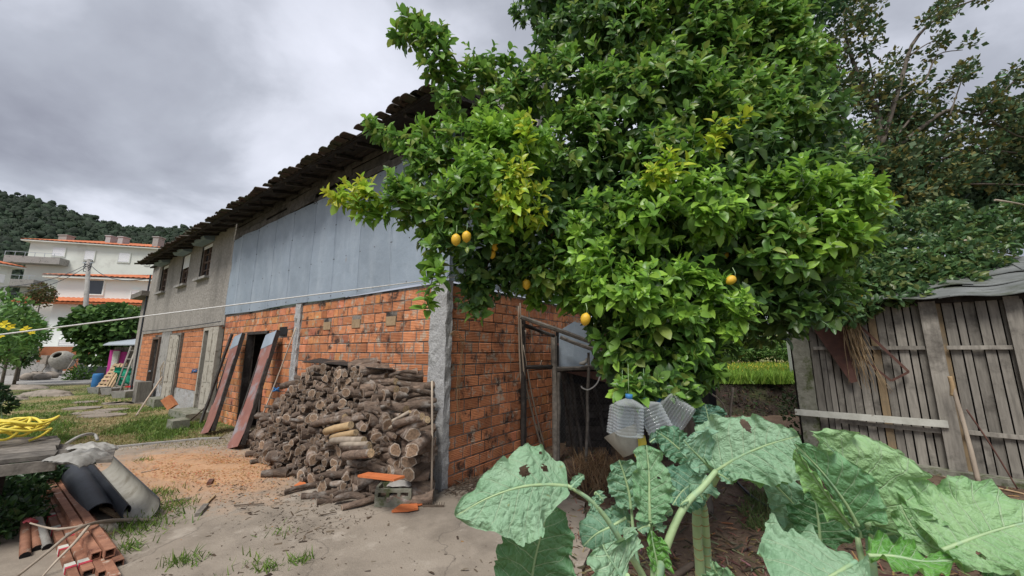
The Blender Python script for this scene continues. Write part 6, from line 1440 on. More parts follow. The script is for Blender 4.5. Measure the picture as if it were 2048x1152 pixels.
# hanging bundle of dry stalks
q = MB(); random.seed(64)
for k in range(46):
    t0 = -.98+rnd(-.09, .10); zz = 2.28+rnd(-.06, .06); L_ = rnd(.5, 1.25); sp = rnd(-.13, .36)*L_*.8
    limb(q, [S_(t0, zz, .16+rnd(0, .08)), S_(t0+sp*.3+rnd(-.02, .02), zz-L_*.4, .2+rnd(0, .08)), S_(t0+sp*.7+rnd(-.03, .03), zz-L_*.8, .18+rnd(0, .05)), S_(t0+sp, zz-L_, .17)], rnd(.004, .0085), .002, 4)
tag(q.build('vine_bundle', M['straw'], origin=S_(-.95, 2.2, .15)), 'bundle of dry straw-coloured stalks hanging on the shed boards', 'vine bundle')
# stake with pale top, thin sticks, hoop
p = S_(.02, .02, .42); q = MB(); limb(q, [p, S_(.0, .7, .36), S_(-.04, 1.37, .30)], .027, .022, 8, .08); q = tag(q.build('stake', M['cane'], origin=p), 'stout brown stake with a bare pale tip leaning before the shed', 'stake')
p2 = S_(-.05, 1.12, .31); k = MB(); limb(k, [p2, S_(-.035, 1.25, .315), S_(-.04, 1.38, .30)], .026, .024, 8); k = k.build('bare_tip', M['logpale'], q)
q = MB(); a_ = S_(.05, .95, .3); limb(q, [a_, S_(.2, .5, .3), S_(.33, .03, .32)], .010, .008, 5); tag(q.build('stick', M['rust_dark'], origin=a_), 'thin reddish stick leaning right of the stout stake', 'stick')
q = MB(); a_ = S_(-.05, .06, .5); limb(q, [a_, S_(.3, .03, .5), S_(.55, .0, .55)], .012, .01, 5); tag(q.build('stick', M['wood_tan'], origin=a_), 'tan stick lying on the ground by the stout stake', 'stick')
for i, dz in enumerate((0, .05)):
    q = MB(); limb(q, [dp(1690, 872+8*i, 4.3), dp(1740, 890+8*i, 4.4), dp(1790, 918+10*i, 4.5), dp(1820, 950+8*i, 4.6), dp(1836, 985, 4.6)], .012, .010, 6, .02); tag(q.build('hoop', M['twig'], origin=dp(1740, 890, 4.4)), ('upper dark curved rod arching before the shed', 'lower dark curved rod arching before the shed')[i], 'rod')
# dark hose in the soil
q = MB(); limb(q, [gp(1440, 930, .06), gp(1465, 955, .05), gp(1500, 990, .05), gp(1540, 1015, .05), gp(1600, 1035, .04), gp(1700, 1040, .04)], .016, .016, 8, 0); tag(q.build('irrigation_hose', M['black_plastic'], origin=gp(1500, 990)), 'black irrigation hose curving over the garden soil', 'hose')
q = MB(); p_, q_ = gp(1450, 1185, .06), gp(1500, 1120, .06); limb(q, [gp(1345, 1155, .05), gp(1385, 1128, .05)], .022, .022, 8, 0); tag(q.build('wooden_rod', M['twig'], origin=gp(1365, 1140)), 'thick dark rod lying on the soil at the kale stalks', 'rod')

# ------------------------------------------------------------ soil litter, weeds on the garden side
random.seed(71); P = []; Sx = []; Cc = []
for k in range(7000):
    p = gp(rnd(1000, 2040), 880+275*random.random(), .02)
    if p.x < .2 and p.y < 4.0 and random.random() < .8: continue
    P.append(tuple(p)); Sx.append(rnd(.012, .05) if random.random() < .6 else rnd(.05, .12)); Cc.append([x*rnd(.6, 1.2) for x in random.choice(((.30, .20, .11), (.16, .11, .07), (.36, .27, .16), (.10, .07, .045)))])
n = len(P); dr = RS.normal(size=(n, 3)); dr[:, 2] = np.abs(dr[:, 2])*.25; nn = RS.normal(size=(n, 3))*.5; nn[:, 2] += 1
o = leaves_mesh('straw_litter', 'chip', P, dr, nn, Sx, Cc, M['blade'], wr=.22); tag(o, 'dry stalks and dead leaves littering the garden soil', 'litter')
# dry grass clump by the coop
pts = [(gp(rnd(1150, 1245), rnd(915, 985), .02)) for _ in range(420)]
blades('dry_weeds', [tuple(p) for p in pts], .17, [(.33, .21, .11), (.25, .15, .08), (.40, .28, .16)], 'dry reddish-brown weeds in front of the coop', 2, .05, wr=.7, lean=.7, cat='dry weeds')
pts = [(gp(rnd(1495, 1560), rnd(985, 1060), .02)) for _ in range(350)]+[(gp(rnd(1500, 1560), rnd(880, 920), .02)) for _ in range(80)]
blades('weeds', [tuple(p) for p in pts], .10, [(.10, .16, .05), (.14, .17, .06)], 'low green weeds in the garden soil by the black hose', 2, .04, wr=1, lean=.8)
# meadow grass and bank growth
random.seed(72); pts = []
for k in range(16000):
    x = 5+random.random()**1.0*16; y = 11.1-.02*x+random.random()**2*14; q = proj((x, y, .9))
    if 1400 < q[0] < 1620: pts.append((x, y, .8))
blades('meadow_grass', pts, .30, [(.22, .38, .05), (.17, .32, .04), (.27, .40, .06)], 'lush yellow-green meadow grass behind the garden bank', 3, .08, wr=1.0, lean=.35)
fl_ = [(p[0], p[1], 1.02+.1*random.random()) for p in pts if random.random() < .35 and p[1] > 13]
n = len(fl_); nn = RS.normal(size=(n, 3)); nn[:, 2] += 1
o = leaves_mesh('meadow_flowers', 'chip', fl_, RS.normal(size=(n, 3)), nn, [rnd(.04, .07) for _ in fl_], [(.75, .62, .08)]*n, M['blade']); tag(o, 'tiny yellow flowers sprinkled over the meadow', 'flowers')
for i, (px, py, Y, r, lab) in enumerate(((1450, 700, 22, 1.1, 'green bramble bush left at the far side of the meadow'), (1500, 702, 23, 1.0, 'low green bush in the middle behind the meadow'), (1550, 695, 22, 1.2, 'green bush behind the meadow near the shed post'), (1410, 690, 24, 1.3, 'bush half hidden by the lemon tree behind the meadow'), (1590, 700, 22, 1.0, 'bush behind the meadow cut by the shed post'))):
    c = dp(px, py, Y); t = thing('bush', lab, 'bush', (c.x, c.y, .8)); shrub('foliage', [(c, (r*1.2, r, r*.6), 1)], 1600, .24, [(.13, .24, .05), (.09, .18, .05), (.18, .27, .08)], t, fill=.3, wr=.6)
    q = MB(); limb(q, [Vector((c.x, c.y, .8)), c], .05, .02); q.build('trunk', M['bark'], t)
c = dp(1578, 680, 13); q = MB(); q.beam(Vector((c.x, c.y, .8)), Vector((c.x, c.y, 3.2)), .12, .12, Vector((0, 1, 0))); tag(q.build('fence_post', M['paint_white'], origin=Vector((c.x, c.y, .8))), 'pale whitish post standing in the meadow beside the shed corner', 'post')
# ivy on bank
t = thing('bank_weeds', 'dark green creeping weeds on the earth bank left of the shed post', 'weeds', dp(1560, 860, 7)); shrub('foliage', [(dp(1570, 880, 6.9)+Vector((0, 0, -.1)), (.35, .3, .3), 1), (dp(1545, 900, 7.2), (.4, .3, .2), .7), (dp(1585, 820, 7.3), (.22, .2, .3), .5)], 1200, .08, [(.05, .09, .03), (.08, .12, .045)], t)

# ------------------------------------------------------------ trees behind the shed (sparse purple-brown plum, dark evergreen, climber)
def leafy_tree(name, lab, base, trunk, limbs, blobs, n, size, cols, kind='small', fill=.25, wr=1.0, droop=0, m=None):
    t = thing(name, lab, 'tree', base); q = MB(); limb(q, trunk[0], *trunk[1]); q.build('trunk', M['bark'], t)
    for (pts, r0, r1) in limbs: q = MB(); limb(q, pts, r0, r1, 6, .08); q.build('branch', M['bark'], t)
    shrub('crown', blobs, n, size, cols, t, kind=kind, fill=fill, wr=wr, droop=droop, m=m); return t
YP = 9.2
T_ = lambda px, py, Y=YP: dp(px, py, Y)
pb_ = T_(1760, 900); pb_.z = 0
lm = []; pbl = []
def tw(pts, r0, r1, n=7, br=.38, dens=1, Y=YP):
    pp = [T_(x, y, Y+(i*.15)) for i, (x, y) in enumerate(pts)]; lm.append((pp, r0, r1))
    cc = catmull(pp, n)
    for i, c in enumerate(cc[1:]): pbl.append((c+Vector((rnd(-.12, .12), rnd(-.4, .4), rnd(-.05, .16))), br*rnd(.75, 1.2), dens))
tw([(1745, 420), (1760, 250), (1720, 160), (1690, 60), (1700, -60)], .10, .02, 9, .55)
tw([(1760, 300), (1800, 170), (1830, 80), (1900, 20), (2010, -20)], .07, .015, 9, .34)
tw([(1820, 110), (1860, 85), (1890, 80)], .02, .008, 3, .22); tw([(1800, 200), (1850, 160), (1875, 110), (1925, 100)], .03, .01, 4, .24, .7)
tw([(1750, 330), (1850, 250), (1900, 220), (1960, 230), (2060, 200)], .07, .02, 8, .36); tw([(1780, 290), (1860, 190), (1900, 160), (1925, 150)], .03, .01, 5, .28)
tw([(1750, 360), (1850, 300), (1950, 250), (2060, 260)], .06, .02, 8, .42); tw([(1900, 230), (1920, 170), (1930, 140)], .02, .006, 3, .2, .7)
tw([(1960, 230), (2010, 180), (2040, 150)], .03, .01, 4, .32); tw([(1740, 420), (1650, 330), (1600, 240), (1580, 120)], .06, .02, 8, .55)
tw([(1760, 380), (1840, 340), (1940, 300), (2060, 310)], .05, .02, 8, .42, 1.2); tw([(1980, 240), (2030, 270), (2060, 275)], .03, .01, 3, .25)
tw([(1700, 260), (1650, 160), (1640, 100)], .03, .01, 5, .45, 1.2); tw([(1740, 420), (1800, 400), (1900, 370), (2060, 370)], .05, .02, 7, .42, 1.2); tw([(1745, 420), (1700, 330), (1660, 260), (1650, 200)], .05, .02, 7, .6, 1.3); tw([(1750, 400), (1800, 330), (1830, 260), (1800, 200)], .05, .02, 7, .55, 1.3); tw([(1745, 420), (1780, 420), (1850, 400), (1930, 330)], .05, .02, 7, .5, 1.3); tw([(1760, 200), (1740, 130), (1725, 50), (1745, 0)], .03, .01, 5, .32, .7)
leafy_tree('plum_tree', 'tall loose tree with small purple-brown and green leaves rising behind the shed roof', pb_, ([pb_, T_(1750, 600), T_(1745, 420)], (.16, .10)), lm, pbl, 23000, .14, [(.11, .17, .08), (.15, .18, .075), (.085, .13, .065), (.22, .20, .06), (.09, .18, .08)], fill=.15, wr=1.1)
ob = []; random.seed(90)
YE = 10.8
for k in range(26): ob.append((dp(rnd(1660, 2120), rnd(340, 470), YE+rnd(-.8, .8)), rnd(.5, .8), 1))
eb = dp(1900, 900, YE); eb.z = 0
leafy_tree('laurel_tree', 'dense dark green tree filling the space right behind the shed roof', eb, ([eb, dp(1900, 500, YE)], (.15, .08)), [([dp(1900, 560, YE), dp(1780, 420, YE)], .07, .02), ([dp(1900, 540, YE), dp(2040, 400, YE)], .07, .02)], ob, 14000, .17, [(.06, .12, .06), (.08, .14, .06), (.07, .11, .06)], fill=.25)
ob = [(dp(x, y, 8.5), r, 1) for x, y, r in ((1560, 10, .75), (1620, 30, .6), (1500, -20, .8), (1660, 10, .45), (1600, -60, .9), (1540, 70, .5), (1470, 30, .6))]
eb = dp(1700, 900, 8.6); eb.z = 0
leafy_tree('evergreen_tree', 'dark fine-leaved tree whose crown shows above the lemon tree at the top', eb, ([eb, dp(1540, 400, 8.6), dp(1560, 40, 8.6)], (.15, .06)), [([dp(1540, 200, 8.6), dp(1640, 40, 8.6)], .05, .02)], ob, 5200, .13, [(.045, .11, .05), (.065, .14, .06)], fill=.2)
# second tree far right behind
ob = [(dp(x, y, 10), r, 1) for x, y, r in ((2040, 240, .7), (2090, 280, .9), (2000, 290, .5), (2100, 200, .7))]
eb = dp(2080, 900, 10); eb.z = 0
leafy_tree('plum_tree', 'brownish-leaved tree cut by the right edge of the photo above the shed', eb, ([eb, dp(2080, 320, 10)], (.14, .07)), [([dp(2080, 380, 10), dp(2010, 250, 10)], .04, .015)], ob, 1800, .15, [(.12, .12, .06), (.10, .14, .06)], fill=.2)
# creeper lying over the shed roof
random.seed(91); cb = []
for (px, py, Y, r) in ((1700, 560, 6.3, .30), (1690, 600, 6.1, .26), (1740, 540, 6.4, .35), (1800, 560, 6.2, .30), (1850, 560, 6.0, .28), (1760, 500, 6.7, .35), (1830, 500, 6.6, .35), (1900, 480, 6.7, .32), (1960, 450, 6.8, .35), (1690, 625, 5.75, .2), (1730, 612, 5.7, .16), (1790, 600, 5.6, .14), (1840, 590, 5.5, .12), (1660, 600, 6.0, .22), (1780, 585, 5.9, .24), (1820, 592, 5.85, .2), (1750, 570, 6.1, .3), (1880, 540, 6.0, .3), (1830, 530, 6.3, .34), (1930, 510, 6.2, .3), (1990, 500, 6.2, .26), (1900, 575, 5.75, .16), (1720, 470, 6.9, .35), (1800, 450, 7.2, .4), (1880, 430, 7.4, .4), (1870, 585, 5.75, .17), (1840, 600, 5.8, .16), (1930, 560, 5.7, .22), (1980, 530, 5.9, .22), (2020, 470, 6.3, .3), (1700, 640, 6.0, .18), (1740, 625, 5.95, .16), (1660, 560, 6.4, .3), (1650, 470, 7, .4), (1640, 620, 6.3, .25), (2040, 420, 6.9, .35)):
    cb.append((dp(px, py, Y), (r, r, r*.75), 1))
cl_ = thing('creeper', 'tangle of green leafy branches sprawling over the shed roof', 'climber', S_(-1, 2.6, -.3))
shrub('foliage', cb, 11000, .105, [(.12, .23, .08), (.09, .17, .07), (.17, .28, .09), (.18, .22, .07), (.10, .19, .08)], cl_, kind='lemon', m=M['leaf'], fill=.2, wr=1.1)
q = MB()
for pts in (((1640, 620), (1720, 560), (1830, 540), (1960, 500), (2060, 520)), ((1960, 500), (1920, 550), (1890, 590)), ((1990, 400), (2040, 408), (2100, 425)), ((1930, 480), (1990, 500), (2060, 470)), ((1985, 560), (2010, 500), (2050, 490)), ((1700, 500), (1690, 570), (1710, 640))):
    limb(q, [dp(x, y, 6.1+.1*i) for i, (x, y) in enumerate(pts)], .018, .008, 6)
q.build('branch', M['cane'], cl_)
for i, (px, py) in enumerate(((1722, 590), (1748, 598))):
    p = dp(px, py, 5.75); o = leaves_mesh('leaf', 'lemon', [tuple(p), tuple(p+Vector((.03, 0, -.01)))], [(.5, .1, -1), (1, 0, -.4)], [(0, -1, .3)]*2, [.09, .07], [(.62, .28, .03)]*2, M['leaf'], cl_, stuff=False); o['label'] = 'withered orange leaf'

# ------------------------------------------------------------ the lemon tree
random.seed(101)
lt = thing('lemon_tree', 'big lemon tree with glossy green leaves and a few yellow lemons covering the barn corner', 'tree', (2.0, 4.35, 0))
TB = Vector((2.05, 4.35, 0)); YT = 3.9
def LB_(px, py, r, Y, tone, dens=1.0): return [dp(px, py, Y), r*Y/735.0, tone, dens]
# px, py, radius px, forward distance, tone (0 deep, 1 mid, 2 light, 3 yellow-green)
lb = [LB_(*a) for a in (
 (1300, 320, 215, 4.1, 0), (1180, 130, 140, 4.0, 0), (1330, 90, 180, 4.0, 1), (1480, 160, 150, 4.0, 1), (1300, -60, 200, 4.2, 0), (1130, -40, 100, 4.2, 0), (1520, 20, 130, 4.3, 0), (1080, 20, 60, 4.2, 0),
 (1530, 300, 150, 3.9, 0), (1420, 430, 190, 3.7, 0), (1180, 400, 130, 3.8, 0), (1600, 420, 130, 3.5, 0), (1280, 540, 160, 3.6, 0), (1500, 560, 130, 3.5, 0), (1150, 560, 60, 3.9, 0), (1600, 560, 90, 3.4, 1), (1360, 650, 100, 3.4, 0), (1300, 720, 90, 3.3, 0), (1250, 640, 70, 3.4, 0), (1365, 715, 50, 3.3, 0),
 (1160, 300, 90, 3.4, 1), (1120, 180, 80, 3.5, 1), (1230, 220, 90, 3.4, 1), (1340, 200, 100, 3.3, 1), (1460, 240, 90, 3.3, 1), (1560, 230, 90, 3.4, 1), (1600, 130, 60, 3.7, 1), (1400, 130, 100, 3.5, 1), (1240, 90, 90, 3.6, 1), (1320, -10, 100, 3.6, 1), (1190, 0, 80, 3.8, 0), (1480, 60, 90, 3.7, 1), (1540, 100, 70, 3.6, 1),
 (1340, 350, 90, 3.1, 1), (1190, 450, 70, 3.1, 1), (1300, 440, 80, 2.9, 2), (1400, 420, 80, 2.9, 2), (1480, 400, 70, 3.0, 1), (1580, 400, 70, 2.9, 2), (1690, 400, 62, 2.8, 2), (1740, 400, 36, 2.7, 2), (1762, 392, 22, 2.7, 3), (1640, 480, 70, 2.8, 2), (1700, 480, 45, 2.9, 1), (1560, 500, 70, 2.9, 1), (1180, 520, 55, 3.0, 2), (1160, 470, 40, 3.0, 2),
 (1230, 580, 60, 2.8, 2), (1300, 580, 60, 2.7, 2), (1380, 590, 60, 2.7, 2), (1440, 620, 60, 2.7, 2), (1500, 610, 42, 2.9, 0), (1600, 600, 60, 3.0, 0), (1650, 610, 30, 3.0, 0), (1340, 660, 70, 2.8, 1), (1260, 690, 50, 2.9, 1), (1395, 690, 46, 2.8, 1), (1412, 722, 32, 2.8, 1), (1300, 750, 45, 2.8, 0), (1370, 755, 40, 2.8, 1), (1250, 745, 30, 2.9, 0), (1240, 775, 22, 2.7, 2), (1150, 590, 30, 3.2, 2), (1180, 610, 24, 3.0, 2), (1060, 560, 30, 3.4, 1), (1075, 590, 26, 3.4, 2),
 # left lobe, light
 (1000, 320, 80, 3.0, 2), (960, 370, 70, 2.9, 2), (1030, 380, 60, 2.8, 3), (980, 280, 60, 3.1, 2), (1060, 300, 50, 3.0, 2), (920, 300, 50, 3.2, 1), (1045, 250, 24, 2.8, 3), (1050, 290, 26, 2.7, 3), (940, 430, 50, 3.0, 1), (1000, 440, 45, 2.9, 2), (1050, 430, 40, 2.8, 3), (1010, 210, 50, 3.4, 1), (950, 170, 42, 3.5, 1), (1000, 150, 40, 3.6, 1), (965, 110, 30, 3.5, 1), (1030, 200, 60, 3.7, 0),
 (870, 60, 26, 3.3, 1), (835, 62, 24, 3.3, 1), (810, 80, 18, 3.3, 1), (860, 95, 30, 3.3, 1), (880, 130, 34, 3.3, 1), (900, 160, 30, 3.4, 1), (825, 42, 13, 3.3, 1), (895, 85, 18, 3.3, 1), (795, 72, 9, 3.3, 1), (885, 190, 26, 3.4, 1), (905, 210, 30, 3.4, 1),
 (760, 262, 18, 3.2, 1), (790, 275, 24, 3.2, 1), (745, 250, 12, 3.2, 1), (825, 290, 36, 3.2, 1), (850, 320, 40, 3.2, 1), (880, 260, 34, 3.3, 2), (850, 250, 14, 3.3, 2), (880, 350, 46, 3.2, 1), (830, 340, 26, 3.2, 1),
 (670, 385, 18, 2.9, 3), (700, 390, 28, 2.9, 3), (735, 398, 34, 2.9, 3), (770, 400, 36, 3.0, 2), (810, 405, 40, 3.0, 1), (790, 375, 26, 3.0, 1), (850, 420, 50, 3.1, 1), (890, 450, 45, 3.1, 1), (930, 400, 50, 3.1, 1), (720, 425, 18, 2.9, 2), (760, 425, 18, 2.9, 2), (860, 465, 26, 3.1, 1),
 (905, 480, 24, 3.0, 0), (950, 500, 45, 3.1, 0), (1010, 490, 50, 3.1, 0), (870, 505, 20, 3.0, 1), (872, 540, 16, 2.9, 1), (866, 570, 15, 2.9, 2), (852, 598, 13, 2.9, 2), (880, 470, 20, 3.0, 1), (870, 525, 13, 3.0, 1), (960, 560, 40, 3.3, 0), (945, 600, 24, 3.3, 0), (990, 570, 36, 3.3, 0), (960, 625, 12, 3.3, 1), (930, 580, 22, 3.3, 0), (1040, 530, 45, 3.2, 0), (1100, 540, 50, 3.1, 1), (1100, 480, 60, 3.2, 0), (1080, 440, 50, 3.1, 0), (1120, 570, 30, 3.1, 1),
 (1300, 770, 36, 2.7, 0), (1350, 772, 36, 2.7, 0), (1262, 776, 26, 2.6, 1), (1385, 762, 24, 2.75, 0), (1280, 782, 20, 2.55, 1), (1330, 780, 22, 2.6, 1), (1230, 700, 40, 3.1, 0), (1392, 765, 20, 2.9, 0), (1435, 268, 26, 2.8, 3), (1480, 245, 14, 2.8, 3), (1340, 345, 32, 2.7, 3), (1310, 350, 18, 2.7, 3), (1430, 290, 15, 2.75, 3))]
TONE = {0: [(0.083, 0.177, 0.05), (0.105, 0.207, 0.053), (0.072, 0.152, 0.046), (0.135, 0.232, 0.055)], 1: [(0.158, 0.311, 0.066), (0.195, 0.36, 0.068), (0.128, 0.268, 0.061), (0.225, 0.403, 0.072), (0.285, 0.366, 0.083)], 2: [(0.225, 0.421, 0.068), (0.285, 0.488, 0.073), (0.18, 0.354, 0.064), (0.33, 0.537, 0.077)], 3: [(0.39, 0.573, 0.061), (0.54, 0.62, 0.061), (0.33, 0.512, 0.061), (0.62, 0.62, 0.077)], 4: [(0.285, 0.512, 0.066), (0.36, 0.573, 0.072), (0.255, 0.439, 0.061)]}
lp, ld_, ln_, ls_, lc_, lf_ = [], [], [], [], [], []
shoots = []
def shoot(P, D, L, n, tone, size):
    a0 = rnd(0, 6.28); D = D.normalized(); e1 = D.orthogonal().normalized(); e2 = D.cross(e1)
    tipc = {0: 1, 1: 2, 2: 4, 3: 3}[tone]
    for i in range(n):
        f = i/(n-1); a = a0+i*2.4; rad = e1*math.cos(a)+e2*math.sin(a); phi = R_(84-46*f+rnd(-22, 22)); dd = D*math.cos(phi)+rad*math.sin(phi)
        dd = dd+Vector((rnd(-.12, .12), rnd(-.12, .12), -.38*(1-f)+rnd(-.15, .12))); nn = D-dd*D.dot(dd)/dd.length_squared+Vector((rnd(-.25, .25), rnd(-.25, .25), .25+rnd(-.2, .2)))
        s = size*(.75+.4*math.sin(math.pi*(.25+.6*f)))*(1-.35*f*f)*rnd(.62, 1.28)
        lp.append(P+D*L*f); ld_.append(dd); ln_.append(nn); ls_.append(s)
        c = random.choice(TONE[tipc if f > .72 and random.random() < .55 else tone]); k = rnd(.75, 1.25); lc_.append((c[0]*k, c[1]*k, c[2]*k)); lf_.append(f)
    shoots.append((P, D, L))
import bisect
for (c, r, tone, dens) in lb:
    big = r > .35
    area = 4*math.pi*r*r; ns = max(3, int(area*(34 if big else 44)*dens*(1 if tone != 0 else .9)))
    for _ in range(ns):
        d = Vector((random.gauss(0, 1), random.gauss(0, 1), random.gauss(0, 1))).normalized()
        if d.y > .45 and random.random() < .72: continue
        p = c+d*r*rnd(.62 if not big else .75, 1.0)
        # skip what is deep inside another lobe (never seen)
        deep = 0
        for (c2, r2, t2, _d) in lb:
            if r2 > .3 and (p-c2).length < r2*.62 and c2 is not c: deep += 1
        if deep and random.random() < .72: continue
        D = (d*.75+Vector((rnd(-.3, .3), rnd(-.5, .1), .55+rnd(-.3, .3))))
        if r < .16: D = d*.5+Vector((-.35 if c.x < .2 else .1, rnd(-.3, .1), .6)).normalized()*.6
        if tone == 0 and random.random() < .35: D.z -= .7
        sz = .112 if p.y > 2.6 else .098
        sz *= {0: 1.0, 1: 1.0, 2: .95, 3: .85}[tone]
        shoot(p-D.normalized()*.08, D, rnd(.10, .20), random.randint(8, 12), tone, sz)
lp = [tuple(p) for p in lp]; NL = len(lp); print('lemon leaves', NL)
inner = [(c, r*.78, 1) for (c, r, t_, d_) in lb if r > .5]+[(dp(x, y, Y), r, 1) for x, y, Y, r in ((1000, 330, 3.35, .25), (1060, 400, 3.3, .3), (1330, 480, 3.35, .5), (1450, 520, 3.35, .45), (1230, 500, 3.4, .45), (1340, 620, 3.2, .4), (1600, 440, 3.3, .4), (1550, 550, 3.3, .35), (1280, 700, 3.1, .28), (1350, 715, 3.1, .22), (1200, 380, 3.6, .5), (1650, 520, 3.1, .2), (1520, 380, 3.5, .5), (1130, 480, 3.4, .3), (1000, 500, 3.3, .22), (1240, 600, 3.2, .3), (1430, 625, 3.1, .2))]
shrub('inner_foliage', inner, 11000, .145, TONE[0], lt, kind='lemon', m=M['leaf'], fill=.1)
# twigs of the shoots as one mass, limbs as branches
q = MB(); q.sm = True
for (p, d, L) in shoots[::2]: q.tube([p-d*.05, p+d*L], [.0035, .0018], 4, cap=False)
q.build('twig', M['stem'], lt, kind='stuff')
q = MB(); limb(q, [TB, TB+Vector((-.03, -.02, .5)), TB+Vector((-.1, -.05, 1.1)), TB+Vector((-.1, -.1, 1.7))], .13, .085, 10, .07); q.build('trunk', M['bark'], lt)
hub = TB+Vector((-.1, -.1, 1.6)); random.seed(5)
def branch(pts, r0, r1): q = MB(); limb(q, pts, r0, r1, 7, .06); q.build('branch', M['bark'], lt)
for (tx, ty, tY, r0) in ((1300, 60, 4.1, .07), (1500, 120, 4.0, .06), (1600, 420, 3.4, .05), (1120, 120, 4.0, .06), (1330, 400, 3.2, .04), (1430, 560, 3.0, .035), (1250, 620, 3.0, .035)):
    e_ = dp(tx, ty, tY); branch([hub, hub.lerp(e_, .45)+Vector((rnd(-.1, .1), rnd(-.1, .1), .15)), e_], r0, .012)
Bj = dp(1120, 330, 3.8); branch([hub, hub.lerp(Bj, .5)+Vector((0, 0, .1)), Bj], .06, .035)
branch([Bj, dp(1000, 220, 3.6), dp(940, 165, 3.5), dp(885, 125, 3.3), dp(835, 60, 3.3)], .025, .005); branch([dp(935, 162, 3.5), dp(905, 110, 3.4), dp(870, 60, 3.3)], .010, .004)
branch([Bj, dp(980, 330, 3.2), dp(860, 310, 3.2), dp(765, 262, 3.2)], .022, .005); branch([Bj, dp(980, 420, 3.1), dp(850, 410, 3.1), dp(740, 395, 2.9), dp(675, 383, 2.9)], .024, .004)
branch([dp(940, 430, 3.1), dp(890, 480, 3.05), dp(872, 530, 3.0), dp(855, 600, 2.9)], .009, .003); branch([dp(1000, 440, 3.1), dp(975, 530, 3.2), dp(950, 610, 3.3)], .010, .003); branch([Bj, dp(1050, 400, 3.1), dp(1045, 260, 2.8)], .014, .004)
branch([dp(1560, 470, 3.2), dp(1660, 440, 2.9), dp(1760, 395, 2.7)], .014, .004)
# 300 leaves that show largest become leaves of their own; the rest one mass
scr = []
for i in range(NL):
    p = Vector(lp[i]); d = (p-CAMP).length; x, y = proj(p)
    if not (0 < x < 2048 and 0 < y < 1152): scr.append(0); continue
    f = 0
    for (c, r, t_, _d) in lb:      # nearer to the camera than its surroundings
        if r > .12 and (p-CAMP).length > (c-CAMP).length-r*.35 and abs(proj(c)[0]-x) < r*735/c.y*.8 and abs(proj(c)[1]-y) < r*735/c.y*.8: f += 1
    face = abs(Vector(ln_[i]).normalized().dot((CAMP-p).normalized()))
    scr.append(ls_[i]/d*(.4+face)/(1+f*1.5))
od = np.argsort(-np.array(scr)); ind = set(od[:300].tolist())
tv, tf = leaf_template('lemon'); lme = []
for k in range(5):
    q = MB(); q.sm = True; st = ((.08, .20), (.26, .44), (.5, .54), (.74, .44), (.92, .18)); cup = .14+.07*k; bnd = .02+.10*k; vs = [(0, 0, 0)]
    for x, w_ in st: vs += [(x, -w_*.5, w_*.5*cup-bnd*x*x+.02*math.sin(x*17+k)), (x, 0, -bnd*x*x), (x, w_*.5, w_*.5*cup-bnd*x*x+.02*math.sin(x*15+2*k))]
    vs.append((1, 0, -bnd)); f = [(0, 2, 1), (0, 3, 2)]
    for s_ in range(4): b0 = 1+3*s_; f += [(b0, b0+1, b0+4, b0+3), (b0+1, b0+2, b0+5, b0+4)]
    f += [(13, 14, 16), (14, 15, 16)]; q.add(vs, f); lme.append(q.mesh('leaf', M['leaf_o']))
for i in ind:
    d = Vector(ld_[i]).normalized(); n_ = Vector(ln_[i]); n_ = (n_-d*d.dot(n_)).normalized(); y_ = n_.cross(d); s = ls_[i]
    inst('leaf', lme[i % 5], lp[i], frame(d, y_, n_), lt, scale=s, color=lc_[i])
rest_i = [i for i in range(NL) if i not in ind]
def sel(a): return [tuple(a[i]) if not isinstance(a[i], float) else a[i] for i in rest_i]
leaves_mesh('foliage', 'lemon', sel(lp), sel(ld_), sel(ln_), [ls_[i] for i in rest_i], [lc_[i] for i in rest_i], M['leaf'], lt)
# lemons
def lemon(px, py, Y, s=1.0, rot=(0, 0, 0)):
    c = dp(px, py, Y); q = MB(); q.sm = True; pr = ((-.050, .003), (-.046, .009), (-.040, .018), (-.028, .029), (-.010, .035), (.010, .0355), (.026, .030), (.036, .019), (.042, .009), (.046, .003)); n = 12; Rm = Matrix.Rotation(rot[0], 3, 'X') @ Matrix.Rotation(rot[1], 3, 'Y')
    q.add([c+Rm @ Vector((math.cos(6.2832*i/n)*r*s, math.sin(6.2832*i/n)*r*s, z_*s)) for z_, r in pr for i in range(n)], [(k*n+i, k*n+(i+1) % n, (k+1)*n+(i+1) % n, (k+1)*n+i) for k in range(len(pr)-1) for i in range(n)]+[tuple(reversed(range(n))), tuple((len(pr)-1)*n+i for i in range(n))])
    o = q.build('lemon', M['lemon'], lt); q = MB(); q.sm = True; tp = c+Rm @ Vector((0, 0, .046*s)); q.tube([tp, tp+Vector((.004, 0, .03)), tp+Vector((.0, .02, .07))], .0022, 5); q.build('stalk', M['stem'], o)
for a in ((912, 479, 2.62), (933, 473, 2.72), (1171, 638, 2.62, 1.0, (.1, .2)), (1462, 560, 2.62, .9, (0, .9)), (990, 492, 3.0, .9), (984, 508, 3.05, .9), (1053, 568, 3.1, 1.0), (1030, 408, 2.78, .9, (.3, .9)), (952, 412, 2.95, .8, (0, 1)), (1378, 382, 2.98, .8, (.2, 1.2)), (1380, 435, 2.95, .6), (1450, 508, 3.15, .9), (1500, 522, 3.15, .9)): lemon(*a)

